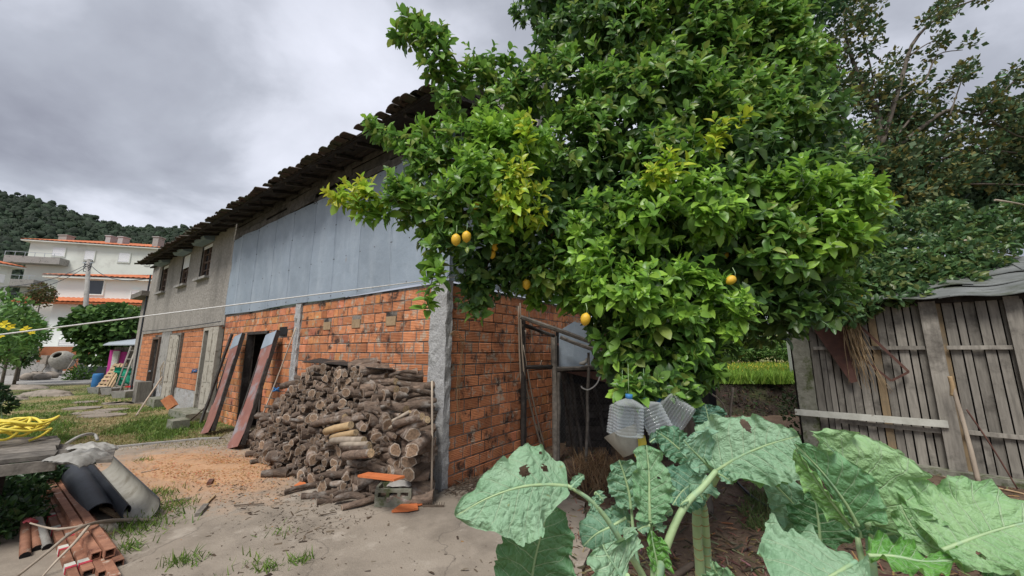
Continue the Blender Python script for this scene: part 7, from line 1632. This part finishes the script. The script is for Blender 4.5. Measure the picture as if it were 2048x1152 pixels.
# ------------------------------------------------------------ water bottles tied in the tree
random.seed(7)
def bottle(top, bot, r, lab, cap=True, m='bottle', sq=.0):
    a, b_ = v3(top), v3(bot); ax = (b_-a).normalized(); L = (b_-a).length; e1 = ax.orthogonal().normalized(); e2 = ax.cross(e1); root = thing('water_bottle', lab, 'bottle', a, 'plastic bottles hung in the lemon tree')
    prof = [(0, .20), (.05, .21), (.07, .24), (.12, .55), (.18, .86), (.22, .97)]
    z_ = .24
    while z_ < .93: prof += [(z_, 1.0), (z_+.022, .955), (z_+.040, .955), (z_+.06, 1.0)]; z_ += .082
    prof += [(.96, .98), (.99, .86), (1.0, .6)]; q = MB(); q.sm = True; n = 32
    dn = [rnd(-.004, .004) for _ in range(40)]
    vs = []
    for j, (h, w_) in enumerate(prof):
        for i in range(n):
            t_ = 6.2832*i/n; rr = r*w_*(1+.09*math.cos(4*t_)*(1 if h > .2 else 0))*(1+dn[(i*3+j) % 40]*.8); vs.append(a+ax*h*L+e1*math.cos(t_)*rr+e2*math.sin(t_)*rr)
    q.add(vs, [(k*n+i, k*n+(i+1) % n, (k+1)*n+(i+1) % n, (k+1)*n+i) for k in range(len(prof)-1) for i in range(n)]+[tuple((len(prof)-1)*n+i for i in range(n))]); q.build('bottle_body', M[m], root)
    if cap: q = MB(); q.sm = True; q.tube([a-ax*.012, a+ax*.018], [r*.24, r*.24], 12); q.build('cap', M['blue'], root)
    q = MB(); q.sm = True; q.tube([a, a+Vector((0, 0, .08)), a+Vector((.02, .05, .2))], .0015, 4); q.build('string', M['stem'], root)
bottle(dp(1258, 792, 2.45), dp(1256, 872, 2.45), .092, 'ribbed clear water bottle hanging upright, leftmost in front')
bottle(dp(1290, 800, 2.5), dp(1328, 874, 2.42), .080, 'ribbed clear bottle hanging tilted in the middle of the cluster')
bottle(dp(1318, 800, 2.6), dp(1378, 842, 2.5), .098, 'large clear bottle hanging almost sideways, rightmost of the cluster')
bottle(dp(1246, 800, 2.62), dp(1238, 872, 2.6), .085, 'cloudy bottle hanging behind the leftmost bottle')
# grey cut container and yellow-green one
p, q_ = dp(1240, 862, 2.55), dp(1262, 908, 2.5); q = MB(); q.sm = True; q.tube([p, p.lerp(q_, .5), q_, q_+(q_-p)*.02], [.115, .085, .055, .05], 16, cap=False); q.sm = False; tag(q.build('funnel', M['pipe_in'], origin=p), 'grey cut plastic container hanging below the leftmost bottles', 'container')
p, q_ = dp(1281, 870, 2.7), dp(1279, 915, 2.7); q = MB(); q.sm = True; q.tube([p, p.lerp(q_, .3), p.lerp(q_, .7), q_], [.03, .045, .045, .03], 12, rough=.06); tag(q.build('yellow_trap', M['hose'], origin=p), 'mottled yellow insect trap hanging under the clear bottles', 'trap')
# loose earth, roots and creeping green over the bank face
random.seed(77); P = []; Sx = []; Cc = []
for k in range(5200):
    p = bp(rnd(.08, .5), rnd(.02, .52)); P.append((p.x, p.y-.02, p.z+.01)); Sx.append(rnd(.03, .11)); Cc.append([x*rnd(.6, 1.3) for x in random.choice(((.06, .042, .028), (.14, .10, .06), (.035, .03, .02), (.05, .09, .03), (.03, .022, .016)))])
n = len(P); dr = RS.normal(size=(n, 3)); nn = RS.normal(size=(n, 3))*.5; nn[:, 1] -= 1
o = leaves_mesh('bank_litter', 'chip', P, dr, nn, Sx, Cc, M['blade'], wr=.35); tag(o, 'roots, dead leaves and small weeds covering the earth bank', 'litter')
# ------------------------------------------------------------ kale in the foreground
random.seed(55)
def prof_at(lst, t):
    for (a, x), (b_, y) in zip(lst, lst[1:]):
        if a <= t <= b_: f = (t-a)/(b_-a); f = f*f*(3-2*f)*.5+f*.5; return x+(y-x)*f
    return lst[-1][1]
def kale_leaf(root, mid, Rw_, Lw_, tilt=(0, 0, 0), fold=.18, ruf=.010, col=(.12, .255, .16), holes=(), seed=0, nt=84, ns=60, jag=.06, curl=0.0, nv=8, lab=None, droop=0):
    """mid: (px,py,Y) base to tip; Rw_/Lw_: half-widths in photo px on the right / left hand of travel"""
    P = [dp(*m) for m in mid]; Yav = sum(m[2] for m in mid)/len(mid); k = Yav/735.0; sc_ = nt
    pts = catmull(P, nt); view = (CAMP-P[len(P)//2]).normalized(); nh = (view+Vector(tilt)).normalized(); vs = []; uvs = []; A_q = []; A_q2 = []; A_x = []; A_a = []; L = sum((pts[i+1]-pts[i]).length for i in range(nt)); S = random.Random(seed); ph = [S.uniform(0, 6.3) for _ in range(6)]
    for i, c in enumerate(pts):
        T = (pts[min(i+1, nt)]-pts[max(i-1, 0)]).normalized(); N = (nh-T*nh.dot(T)).normalized(); Sd = T.cross(N); t = i/nt
        for j in range(ns+1):
            s = -1+2*j/ns; a = abs(s); w_ = prof_at(Rw_ if s > 0 else Lw_, t)*k
            e = 1+jag*(mnoise.noise(Vector((t*16, (3 if s > 0 else 9)+seed, 0)))*1.0+.8*mnoise.noise(Vector((t*45, (3 if s > 0 else 9)+seed, 0))))
            w2 = w_*(1+(e-1)*a*a*a)
            x = s*w2
            # lateral veins leave the midrib and run forward to the margin
            sidep = .5 if s > 0 else 0
            tv = t-.20*a**.9; qv = tv*nv+sidep; dv = abs(qv-round(qv))/nv*L; lat = math.exp(-(dv/(.0016+.0022*(1-a)))**2)*(1-.45*a)*(1 if .02 < t < .97 else 0)
            # forked secondary vein
            tv2 = t-.34*a+.02; qv2 = tv2*nv*1.0+sidep+.5; dv2 = abs(qv2-round(qv2))/nv*L; lat = max(lat, .55*math.exp(-(dv2/.0014)**2)*(a > .38)*(1-.3*a))
            mr_ = math.exp(-(x/(.0030*(1.25-t)+.0008))**2); ve = min(1, max(lat*.75, mr_)); 
            q2 = 2*abs(qv-round(qv)); puck = math.sin(q2*math.pi/2)*math.sin(min(1, a*1.1)*math.pi)**.6 if 0 < a < .95 else 0
            h = fold*a*w_ - .0026*(1-puck)*(.3+.7*a)*(a < .97) + mr_*-.0015
            rf = ruf*1.5*(a**3)*(math.sin(t*19+ph[0]+s*1.2)+.7*math.sin(t*37+ph[1])+.4*math.sin(t*61+ph[2]))
            rf += ruf*.75*mnoise.noise(Vector((t*3.5+seed, s*2.2, 4)))*(.3+a)
            rf += .0018*mnoise.noise(Vector((t*14+seed, s*9, 7)))
            h += rf - curl*(a**4)*w_*1.2
            p = c+Sd*x*math.cos(fold*.4)+N*h-Z*droop*a*a*w_
            vs.append(p); uvs.append((x+seed*.37, t*L+seed*.11)); A_q.append(qv); A_q2.append(qv2); A_x.append(x); A_a.append(a)
    faces = []
    for i in range(nt):
        for j in range(ns):
            s = -1+2*(j+.5)/ns; t = (i+.5)/nt; skip = False
            for (ht, hs_, rt_, rs_) in holes:
                if ((t-ht)/rt_)**2+((s-hs_)/rs_)**2 < 1+.5*mnoise.noise(Vector((t*40, s*30, 1))): skip = True
            if not skip: b0 = i*(ns+1)+j; faces.append((b0, b0+1, b0+ns+2, b0+ns+1))
    o_ = worldloc(root); me = bpy.data.meshes.new('leaf'); me.from_pydata([tuple(p-o_) for p in vs], [], faces); me.materials.append(M['kale'])
    me.polygons.foreach_set('use_smooth', [True]*len(faces)); [me.attributes.new(nm_, 'FLOAT', 'POINT').data.foreach_set('value', vals) for nm_, vals in (('vq', A_q), ('vq2', A_q2), ('vx', A_x), ('va', A_a), ('vlen', [L/nv]*len(A_q)))]
    uvl = me.uv_layers.new(name='leafuv'); li = np.empty(len(me.loops), np.int32); me.loops.foreach_get('vertex_index', li); uvl.data.foreach_set('uv', np.array(uvs, np.float32)[li].ravel())
    ob = bpy.data.objects.new('leaf', me); C.objects.link(ob); ob.parent = root; ob.color = (*col, 1)
    if lab: ob['label'] = lab
    # thick pale midrib below the blade
    q = MB(); q.sm = True; q.tube([p-nh*.0022 for p in pts[::4]], [.0052*(1-.8*i/(len(pts[::4])-1)) for i in range(len(pts[::4]))], 7); q.build('midrib', M['stem'], ob)
    return ob
def stemtube(root, pts, r0, r1, name='stem', rings=0, m='stem'):
    P = catmull([dp(*p) for p in pts], 24); q = MB(); q.sm = True; q.tube(P, [r0+(r1-r0)*i/24 for i in range(25)], 10, rough=.03); o = q.build(name, M[m], root)
    if rings:
        for k in range(rings):
            f = (k+.5)/rings*24; i = int(f); c = P[i].lerp(P[min(i+1, 24)], f-i); t_ = (P[min(i+1, 24)]-P[i]).normalized(); r = r0+(r1-r0)*f/24; q = MB(); q.sm = True; sd = t_.orthogonal()
            tl = Vector((rnd(-.2, .2), rnd(-.2, .2), 0)); q.tube([c-(t_+tl)*.0016, c+(t_+tl)*.0016], r*1.10, 10); q.build('leaf_scar', M['stem_ring'], o)
    return o
LG = (.34, .53, .34); BL = (.235, .42, .28); DG = (.14, .31, .15); MG = (.25, .45, .24); YG = (.28, .50, .16)
# --- plant A, left: long arching stems
ka = thing('kale_plant', 'tall kale leaning left over the concrete, with the largest blue-green leaf at far left', 'kale', gp(1305, 1175)*1)
stemtube(ka, [(1318, 1240, 1.12), (1290, 1160, 1.12), (1250, 1095, 1.1), (1215, 1040, 1.08), (1180, 1000, 1.06), (1135, 971, 1.05)], .0105, .0045)
stemtube(ka, [(1312, 1250, 1.12), (1318, 1150, 1.12), (1345, 1060, 1.12), (1375, 1005, 1.13), (1405, 975, 1.15), (1432, 942, 1.17)], .0122, .0075)
stemtube(ka, [(1308, 1250, 1.10), (1306, 1130, 1.12), (1302, 1065, 1.14), (1300, 1030, 1.15)], .009, .005)
stemtube(ka, [(1290, 1200, 1.16), (1270, 1090, 1.18), (1262, 1010, 1.2)], .006, .004)
stemtube(ka, [(1280, 1240, 1.05), (1265, 1180, 1.02), (1255, 1150, 1.0)], .007, .005)
gb = gp(1312, 1180); q = MB(); q.sm = True; p1 = dp(1312, 1245, 1.12); q.tube([Vector((p1.x, p1.y, 0)), p1], [.022, .017], 10); q.build('stem', M['stem'], ka)
kale_leaf(ka, [(1137, 972, 1.05), (1095, 969, 1.03), (1040, 974, 1.0), (975, 996, .98), (910, 1032, .97)],
  [(0, 4), (.08, 48), (.2, 72), (.38, 80), (.55, 60), (.7, 44), (.85, 26), (1, 2)], [(0, 4), (.1, 26), (.25, 46), (.42, 84), (.58, 86), (.72, 66), (.87, 36), (1, 2)], tilt=(0, 0, .35), fold=-.10, ruf=.009, col=LG, seed=1, holes=((.43, .36, .045, .15), (.24, .42, .03, .10), (.26, .8, .012, .03)), nv=8, lab='large blue-green leaf with two holes')
kale_leaf(ka, [(1058, 1215, 1.10), (1068, 1130, 1.10), (1085, 1060, 1.10), (1098, 1005, 1.12)],
  [(0, 40), (.2, 60), (.4, 66), (.6, 56), (.8, 46), (.92, 34), (1, 3)], [(0, 62), (.2, 70), (.45, 78), (.65, 72), (.82, 58), (.93, 34), (1, 3)], tilt=(.35, .25, .3), fold=.28, ruf=.013, col=DG, seed=2, nv=8)
kale_leaf(ka, [(1262, 1018, 1.18), (1258, 985, 1.18), (1247, 945, 1.18), (1238, 920, 1.18)],
  [(0, 5), (.15, 28), (.4, 36), (.65, 35), (.85, 24), (1, 3)], [(0, 5), (.15, 26), (.4, 36), (.65, 33), (.85, 20), (1, 3)], tilt=(0, 0, .15), fold=.12, ruf=.007, col=BL, seed=3, nv=7, jag=.05)
kale_leaf(ka, [(1300, 1042, 1.12), (1299, 1000, 1.12), (1298, 945, 1.13), (1293, 890, 1.14)],
  [(0, 5), (.08, 30), (.16, 20), (.3, 34), (.5, 42), (.7, 34), (.78, 26), (.9, 26), (1, 3)], [(0, 5), (.08, 28), (.16, 18), (.3, 28), (.5, 30), (.65, 30), (.78, 20), (.9, 26), (1, 3)], tilt=(.1, 0, .15), fold=.22, ruf=.009, col=MG, seed=4, nv=8, jag=.12, holes=((.62, .45, .015, .08),))
kale_leaf(ka, [(1252, 1035, 1.20), (1222, 1053, 1.20), (1192, 1068, 1.19), (1166, 1092, 1.18)],
  [(0, 4), (.2, 24), (.5, 40), (.8, 28), (1, 3)], [(0, 4), (.2, 20), (.5, 32), (.8, 22), (1, 3)], tilt=(-.1, 0, .3), fold=.1, ruf=.006, col=(.19, .36, .24), seed=5, nv=6)
kale_leaf(ka, [(1262, 1045, 1.22), (1240, 1035, 1.22), (1222, 1015, 1.22)],
  [(0, 4), (.3, 26), (.6, 32), (1, 3)], [(0, 4), (.3, 20), (.6, 24), (1, 3)], tilt=(-.1, 0, .5), fold=.1, ruf=.007, col=BL, seed=6, nv=5)
kale_leaf(ka, [(1248, 1160, 1.00), (1232, 1135, 1.0), (1215, 1110, 1.0), (1205, 1088, 1.01)],
  [(0, 12), (.15, 60), (.4, 78), (.7, 62), (.9, 30), (1, 3)], [(0, 20), (.15, 66), (.4, 62), (.7, 46), (.9, 24), (1, 3)], tilt=(0, .2, .8), fold=.12, ruf=.012, col=LG, seed=7, nv=6, jag=.1)
kale_leaf(ka, [(1320, 1152, 1.13), (1312, 1115, 1.12), (1306, 1085, 1.12), (1303, 1062, 1.12)],
  [(0, 6), (.3, 20), (.7, 22), (1, 3)], [(0, 6), (.3, 18), (.7, 16), (1, 3)], tilt=(.2, 0, .2), fold=.9, ruf=.008, col=(.17, .42, .08), seed=8, nv=7, lab='small bright green folded leaf')
for i, (a_, b_, w_, y) in enumerate((((1140, 978), (1168, 950), 9, 1.05), ((1178, 1000), (1196, 1020), 16, 1.06), ((1190, 985), (1208, 1002), 9, 1.07), ((1300, 1045), (1322, 1030), 10, 1.12), ((1300, 1050), (1275, 1060), 12, 1.12), ((1345, 1020), (1330, 1030), 8, 1.12), ((1305, 1048), (1330, 1062), 10, 1.12), ((1432, 946), (1465, 965), 12, 1.17), ((1376, 1000), (1360, 1010), 6, 1.12))):
    kale_leaf(ka, [(a_[0], a_[1], y), ((a_[0]+b_[0])/2, (a_[1]+b_[1])/2-2, y), (b_[0], b_[1], y)], [(0, 2), (.4, w_), (.8, w_*.7), (1, 1)], [(0, 2), (.4, w_), (.8, w_*.8), (1, 1)], tilt=(.2, 0, .5), fold=.3, ruf=.004, col=BL, seed=20+i, nt=26, ns=18, nv=3)
# --- plant B, ringed stalks, big leaf in the centre
kb = thing('kale_plant', 'kale with two ring-scarred pale stalks and a wide ribbed leaf with an oval hole', 'kale', gp(1400, 1110))
for (pts, r0, r1, n_) in (([(1405, 1290, 1.45), (1400, 1140, 1.38), (1395, 1080, 1.35), (1394, 1020, 1.32), (1415, 985, 1.3), (1438, 945, 1.25)], .0165, .010, 13), ([(1425, 1290, 1.47), (1416, 1145, 1.40), (1412, 1080, 1.37), (1408, 1022, 1.34), (1402, 1000, 1.32)], .0155, .011, 12)): stemtube(kb, pts, r0, r1, rings=n_)
kale_leaf(kb, [(1432, 942, 1.20), (1470, 918, 1.17), (1520, 895, 1.13), (1565, 880, 1.10), (1598, 872, 1.08)],
  [(0, 8), (.06, 30), (.2, 34), (.45, 66), (.65, 68), (.82, 52), (.94, 26), (1, 4)], [(0, 10), (.03, 60), (.12, 86), (.28, 84), (.45, 66), (.6, 56), (.75, 34), (.9, 18), (1, 4)], tilt=(0, 0, .35), fold=.10, ruf=.010, col=LG, seed=9, nv=9, jag=.05, holes=((.50, -.68, .035, .22),), lab='wide ribbed leaf with an oval hole')
kale_leaf(kb, [(1425, 940, 1.22), (1400, 915, 1.21), (1380, 895, 1.20), (1368, 880, 1.2)],
  [(0, 8), (.2, 40), (.5, 56), (.8, 52), (1, 18)], [(0, 8), (.2, 28), (.5, 26), (.8, 16), (1, 4)], tilt=(0, 0, .3), fold=.1, ruf=.008, col=(.30, .50, .36), seed=10, nv=6)
kale_leaf(kb, [(1382, 925, 1.38), (1360, 900, 1.38), (1335, 878, 1.38), (1312, 862, 1.38)],
  [(0, 8), (.3, 28), (.6, 30), (.85, 18), (1, 3)], [(0, 8), (.3, 26), (.6, 28), (.85, 14), (1, 3)], tilt=(0, 0, .2), fold=.12, ruf=.008, col=(.15, .33, .21), seed=11, nv=7, jag=.16)
kale_leaf(kb, [(1402, 962, 1.30), (1385, 968, 1.3), (1362, 985, 1.29), (1345, 1010, 1.28)],
  [(0, 6), (.25, 36), (.55, 44), (.85, 26), (1, 3)], [(0, 6), (.25, 30), (.55, 40), (.85, 30), (1, 3)], tilt=(.1, 0, .2), fold=.1, ruf=.010, col=(.14, .31, .22), seed=12, nv=7)
kale_leaf(kb, [(1412, 950, 1.22), (1405, 968, 1.21), (1400, 985, 1.20), (1408, 1000, 1.2)],
  [(0, 5), (.4, 24), (.8, 16), (1, 3)], [(0, 5), (.4, 30), (.8, 20), (1, 3)], tilt=(.1, 0, .2), fold=.15, ruf=.006, col=BL, seed=13, nv=4, nt=50, ns=40)
kale_leaf(kb, [(1440, 948, 1.2), (1490, 952, 1.17), (1540, 958, 1.14), (1580, 945, 1.12)],
  [(0, 6), (.3, 14), (.7, 18), (1, 3)], [(0, 4), (.3, 10), (.7, 14), (1, 3)], tilt=(0, .3, .6), fold=.3, ruf=.007, col=YG, seed=14, nv=8, nt=60, ns=30, lab='curled lighter lower edge leaf')
# --- small far kale
kd = thing('kale_plant', 'small dark blue-green kale further back between the bottles and the big leaf', 'kale', gp(1418, 900))
stemtube(kd, [(1420, 905, 2.6), (1420, 880, 2.6), (1418, 855, 2.6)], .014, .009)
kale_leaf(kd, [(1420, 860, 2.6), (1418, 845, 2.6), (1414, 825, 2.6), (1410, 808, 2.6)], [(0, 6), (.3, 28), (.7, 32), (1, 6)], [(0, 6), (.3, 26), (.7, 26), (1, 6)], tilt=(0, 0, .3), fold=.15, ruf=.02, col=(.10, .24, .18), seed=15, nv=6, jag=.15)
kale_leaf(kd, [(1300, 885, 2.3), (1290, 880, 2.3), (1310, 872, 2.3), (1326, 868, 2.3)][:1]+[(1312, 876, 2.3), (1330, 872, 2.3)], [(0, 3), (.5, 10), (1, 2)], [(0, 3), (.5, 12), (1, 2)], tilt=(0, 0, .3), col=(.06, .16, .12), seed=16, nt=30, ns=20)
# --- plant C, right side, big leaves
kc = thing('kale_plant', 'broad kale filling the lower right corner with overlapping huge leaves', 'kale', gp(1745, 1150)*1)
kc.location = (dp(1745, 1150, 1.05).x, dp(1745, 1150, 1.05).y, 0)
stemtube(kc, [(1752, 1250, 1.05), (1745, 1150, 1.05), (1740, 1090, 1.04), (1734, 1045, 1.02)], .013, .007)
stemtube(kc, [(1760, 1260, 1.05), (1735, 1160, 1.05), (1722, 1110, 1.06), (1715, 1075, 1.08)], .010, .006)
q = MB(); q.sm = True; p1 = dp(1752, 1245, 1.05); q.tube([Vector((p1.x, p1.y, 0)), p1], [.022, .015], 10); q.build('stem', M['stem'], kc)
kale_leaf(kc, [(1648, 1092, 1.20), (1622, 1050, 1.21), (1580, 1000, 1.22), (1528, 948, 1.22)],
  [(0, 8), (.2, 40), (.5, 46), (.8, 28), (1, 4)], [(0, 8), (.2, 36), (.5, 46), (.8, 34), (1, 4)], tilt=(0, 0, .1), fold=.1, ruf=.012, col=BL, seed=31, nv=7, jag=.14)
kale_leaf(kc, [(1640, 1085, 1.17), (1638, 1050, 1.17), (1632, 1010, 1.17), (1625, 985, 1.17)],
  [(0, 20), (.3, 50), (.6, 46), (.85, 22), (1, 3)], [(0, 18), (.3, 46), (.6, 46), (.85, 18), (1, 3)], tilt=(.1, 0, .3), fold=.25, ruf=.010, col=(.10, .25, .11), seed=32, nv=7)
kale_leaf(kc, [(1728, 1050, 1.08), (1728, 985, 1.06), (1690, 925, 1.05), (1628, 868, 1.04)],
  [(0, 10), (.15, 80), (.35, 98), (.55, 84), (.75, 56), (.9, 28), (1, 4)], [(0, 10), (.2, 20), (.5, 18), (.8, 26), (1, 4)], tilt=(0, .0, .4), fold=.10, ruf=.011, col=(.37, .58, .28), seed=33, nv=8, lab='broad pale upper leaf')
kale_leaf(kc, [(1716, 1052, 1.00), (1690, 1005, .99), (1645, 945, .98), (1590, 888, .98)],
  [(0, 14), (.2, 50), (.45, 64), (.7, 46), (.9, 20), (1, 4)], [(0, 8), (.2, 16), (.45, 12), (.7, 10), (.9, 12), (1, 4)], tilt=(-.1, 0, .25), fold=.08, ruf=.008, col=(.20, .41, .20), seed=34, nv=9)
kale_leaf(kc, [(1706, 1056, .985), (1668, 1010, .975), (1628, 955, .97), (1592, 898, .97)],
  [(0, 3), (.3, 10), (.7, 8), (1, 2)], [(0, 4), (.2, 18), (.5, 24), (.8, 18), (1, 3)], tilt=(-.5, .2, .1), fold=.5, ruf=.006, col=YG, seed=35, nv=9, ns=30, lab='lighter curled leaf margin')
kale_leaf(kc, [(1712, 1122, .92), (1682, 1140, .90), (1640, 1165, .88), (1580, 1215, .86)],
  [(0, 8), (.12, 46), (.35, 84), (.6, 108), (.8, 90), (1, 20)], [(0, 8), (.12, 30), (.35, 46), (.7, 50), (1, 10)], tilt=(0, .1, .5), fold=.08, ruf=.012, col=LG, seed=36, nv=7)
kale_leaf(kc, [(1735, 1075, 1.10), (1775, 1068, 1.09), (1815, 1062, 1.08), (1850, 1045, 1.08)],
  [(0, 8), (.3, 38), (.6, 40), (1, 6)], [(0, 8), (.3, 26), (.6, 26), (1, 6)], tilt=(.1, 0, .3), fold=.12, ruf=.009, col=(.17, .36, .18), seed=37, nv=6)
kale_leaf(kc, [(1735, 1110, .97), (1790, 1112, .95), (1850, 1122, .93), (1925, 1118, .92)],
  [(0, 8), (.2, 26), (.5, 40), (.8, 26), (1, 4)], [(0, 8), (.2, 32), (.5, 30), (.8, 16), (1, 4)], tilt=(0, .6, .2), fold=.3, ruf=.010, col=(.17, .42, .08), seed=38, nv=8, lab='yellow-green leaf seen from below')
kale_leaf(kc, [(1884, 1100, .93), (1940, 1078, .92), (2010, 1055, .91), (2120, 1030, .90)],
  [(0, 8), (.1, 36), (.3, 62), (.6, 86), (.85, 80), (1, 20)], [(0, 10), (.06, 60), (.2, 104), (.4, 102), (.65, 92), (.85, 66), (1, 14)], tilt=(0, 0, .4), fold=.10, ruf=.013, col=(.35, .57, .27), seed=39, nv=9, holes=((.27, .42, .02, .10),), lab='hugest leaf at the right edge')
kale_leaf(kc, [(1898, 1105, .96), (1860, 1090, .97), (1825, 1055, .98), (1800, 1010, .99)],
  [(0, 8), (.3, 34), (.6, 48), (.85, 36), (1, 6)], [(0, 8), (.3, 22), (.6, 26), (.85, 18), (1, 4)], tilt=(0, 0, .4), fold=.10, ruf=.008, col=(.32, .53, .24), seed=40, nv=6)
kale_leaf(kc, [(1960, 1110, .98), (1990, 1130, .97), (2030, 1160, .96)], [(0, 10), (.5, 46), (1, 10)], [(0, 10), (.5, 50), (1, 10)], tilt=(0, 0, .4), fold=.2, ruf=.010, col=(.17, .38, .16), seed=41, nv=5, nt=50, ns=40)
kale_leaf(kc, [(1722, 1075, 1.03), (1718, 1060, 1.03), (1700, 1045, 1.03)], [(0, 4), (.5, 18), (1, 2)], [(0, 4), (.5, 14), (1, 2)], tilt=(0, 0, .3), fold=.3, ruf=.006, col=DG, seed=42, nt=40, ns=30, nv=4)
# small young kale at the bottom edge
ke = thing('kale_plant', 'young kale just peeking over the bottom edge beside the ringed stalks', 'kale', gp(1450, 1200))
ke.location = (dp(1445, 1180, 1.15).x, 1.15, 0)
kale_leaf(ke, [(1460, 1190, 1.15), (1448, 1165, 1.15), (1430, 1140, 1.15), (1424, 1122, 1.15)], [(0, 6), (.5, 22), (1, 3)], [(0, 6), (.5, 12), (1, 2)], tilt=(0, 0, .2), fold=.4, ruf=.007, col=MG, seed=43, nt=50, ns=36, nv=6)
kale_leaf(ke, [(1440, 1190, 1.12), (1420, 1170, 1.12), (1402, 1150, 1.12)], [(0, 6), (.5, 24), (1, 3)], [(0, 6), (.5, 20), (1, 2)], tilt=(0, 0, .4), fold=.2, ruf=.007, col=MG, seed=44, nt=50, ns=36, nv=5)
stemtube(ke, [(1452, 1290, 1.16), (1450, 1200, 1.15)], .008, .006)
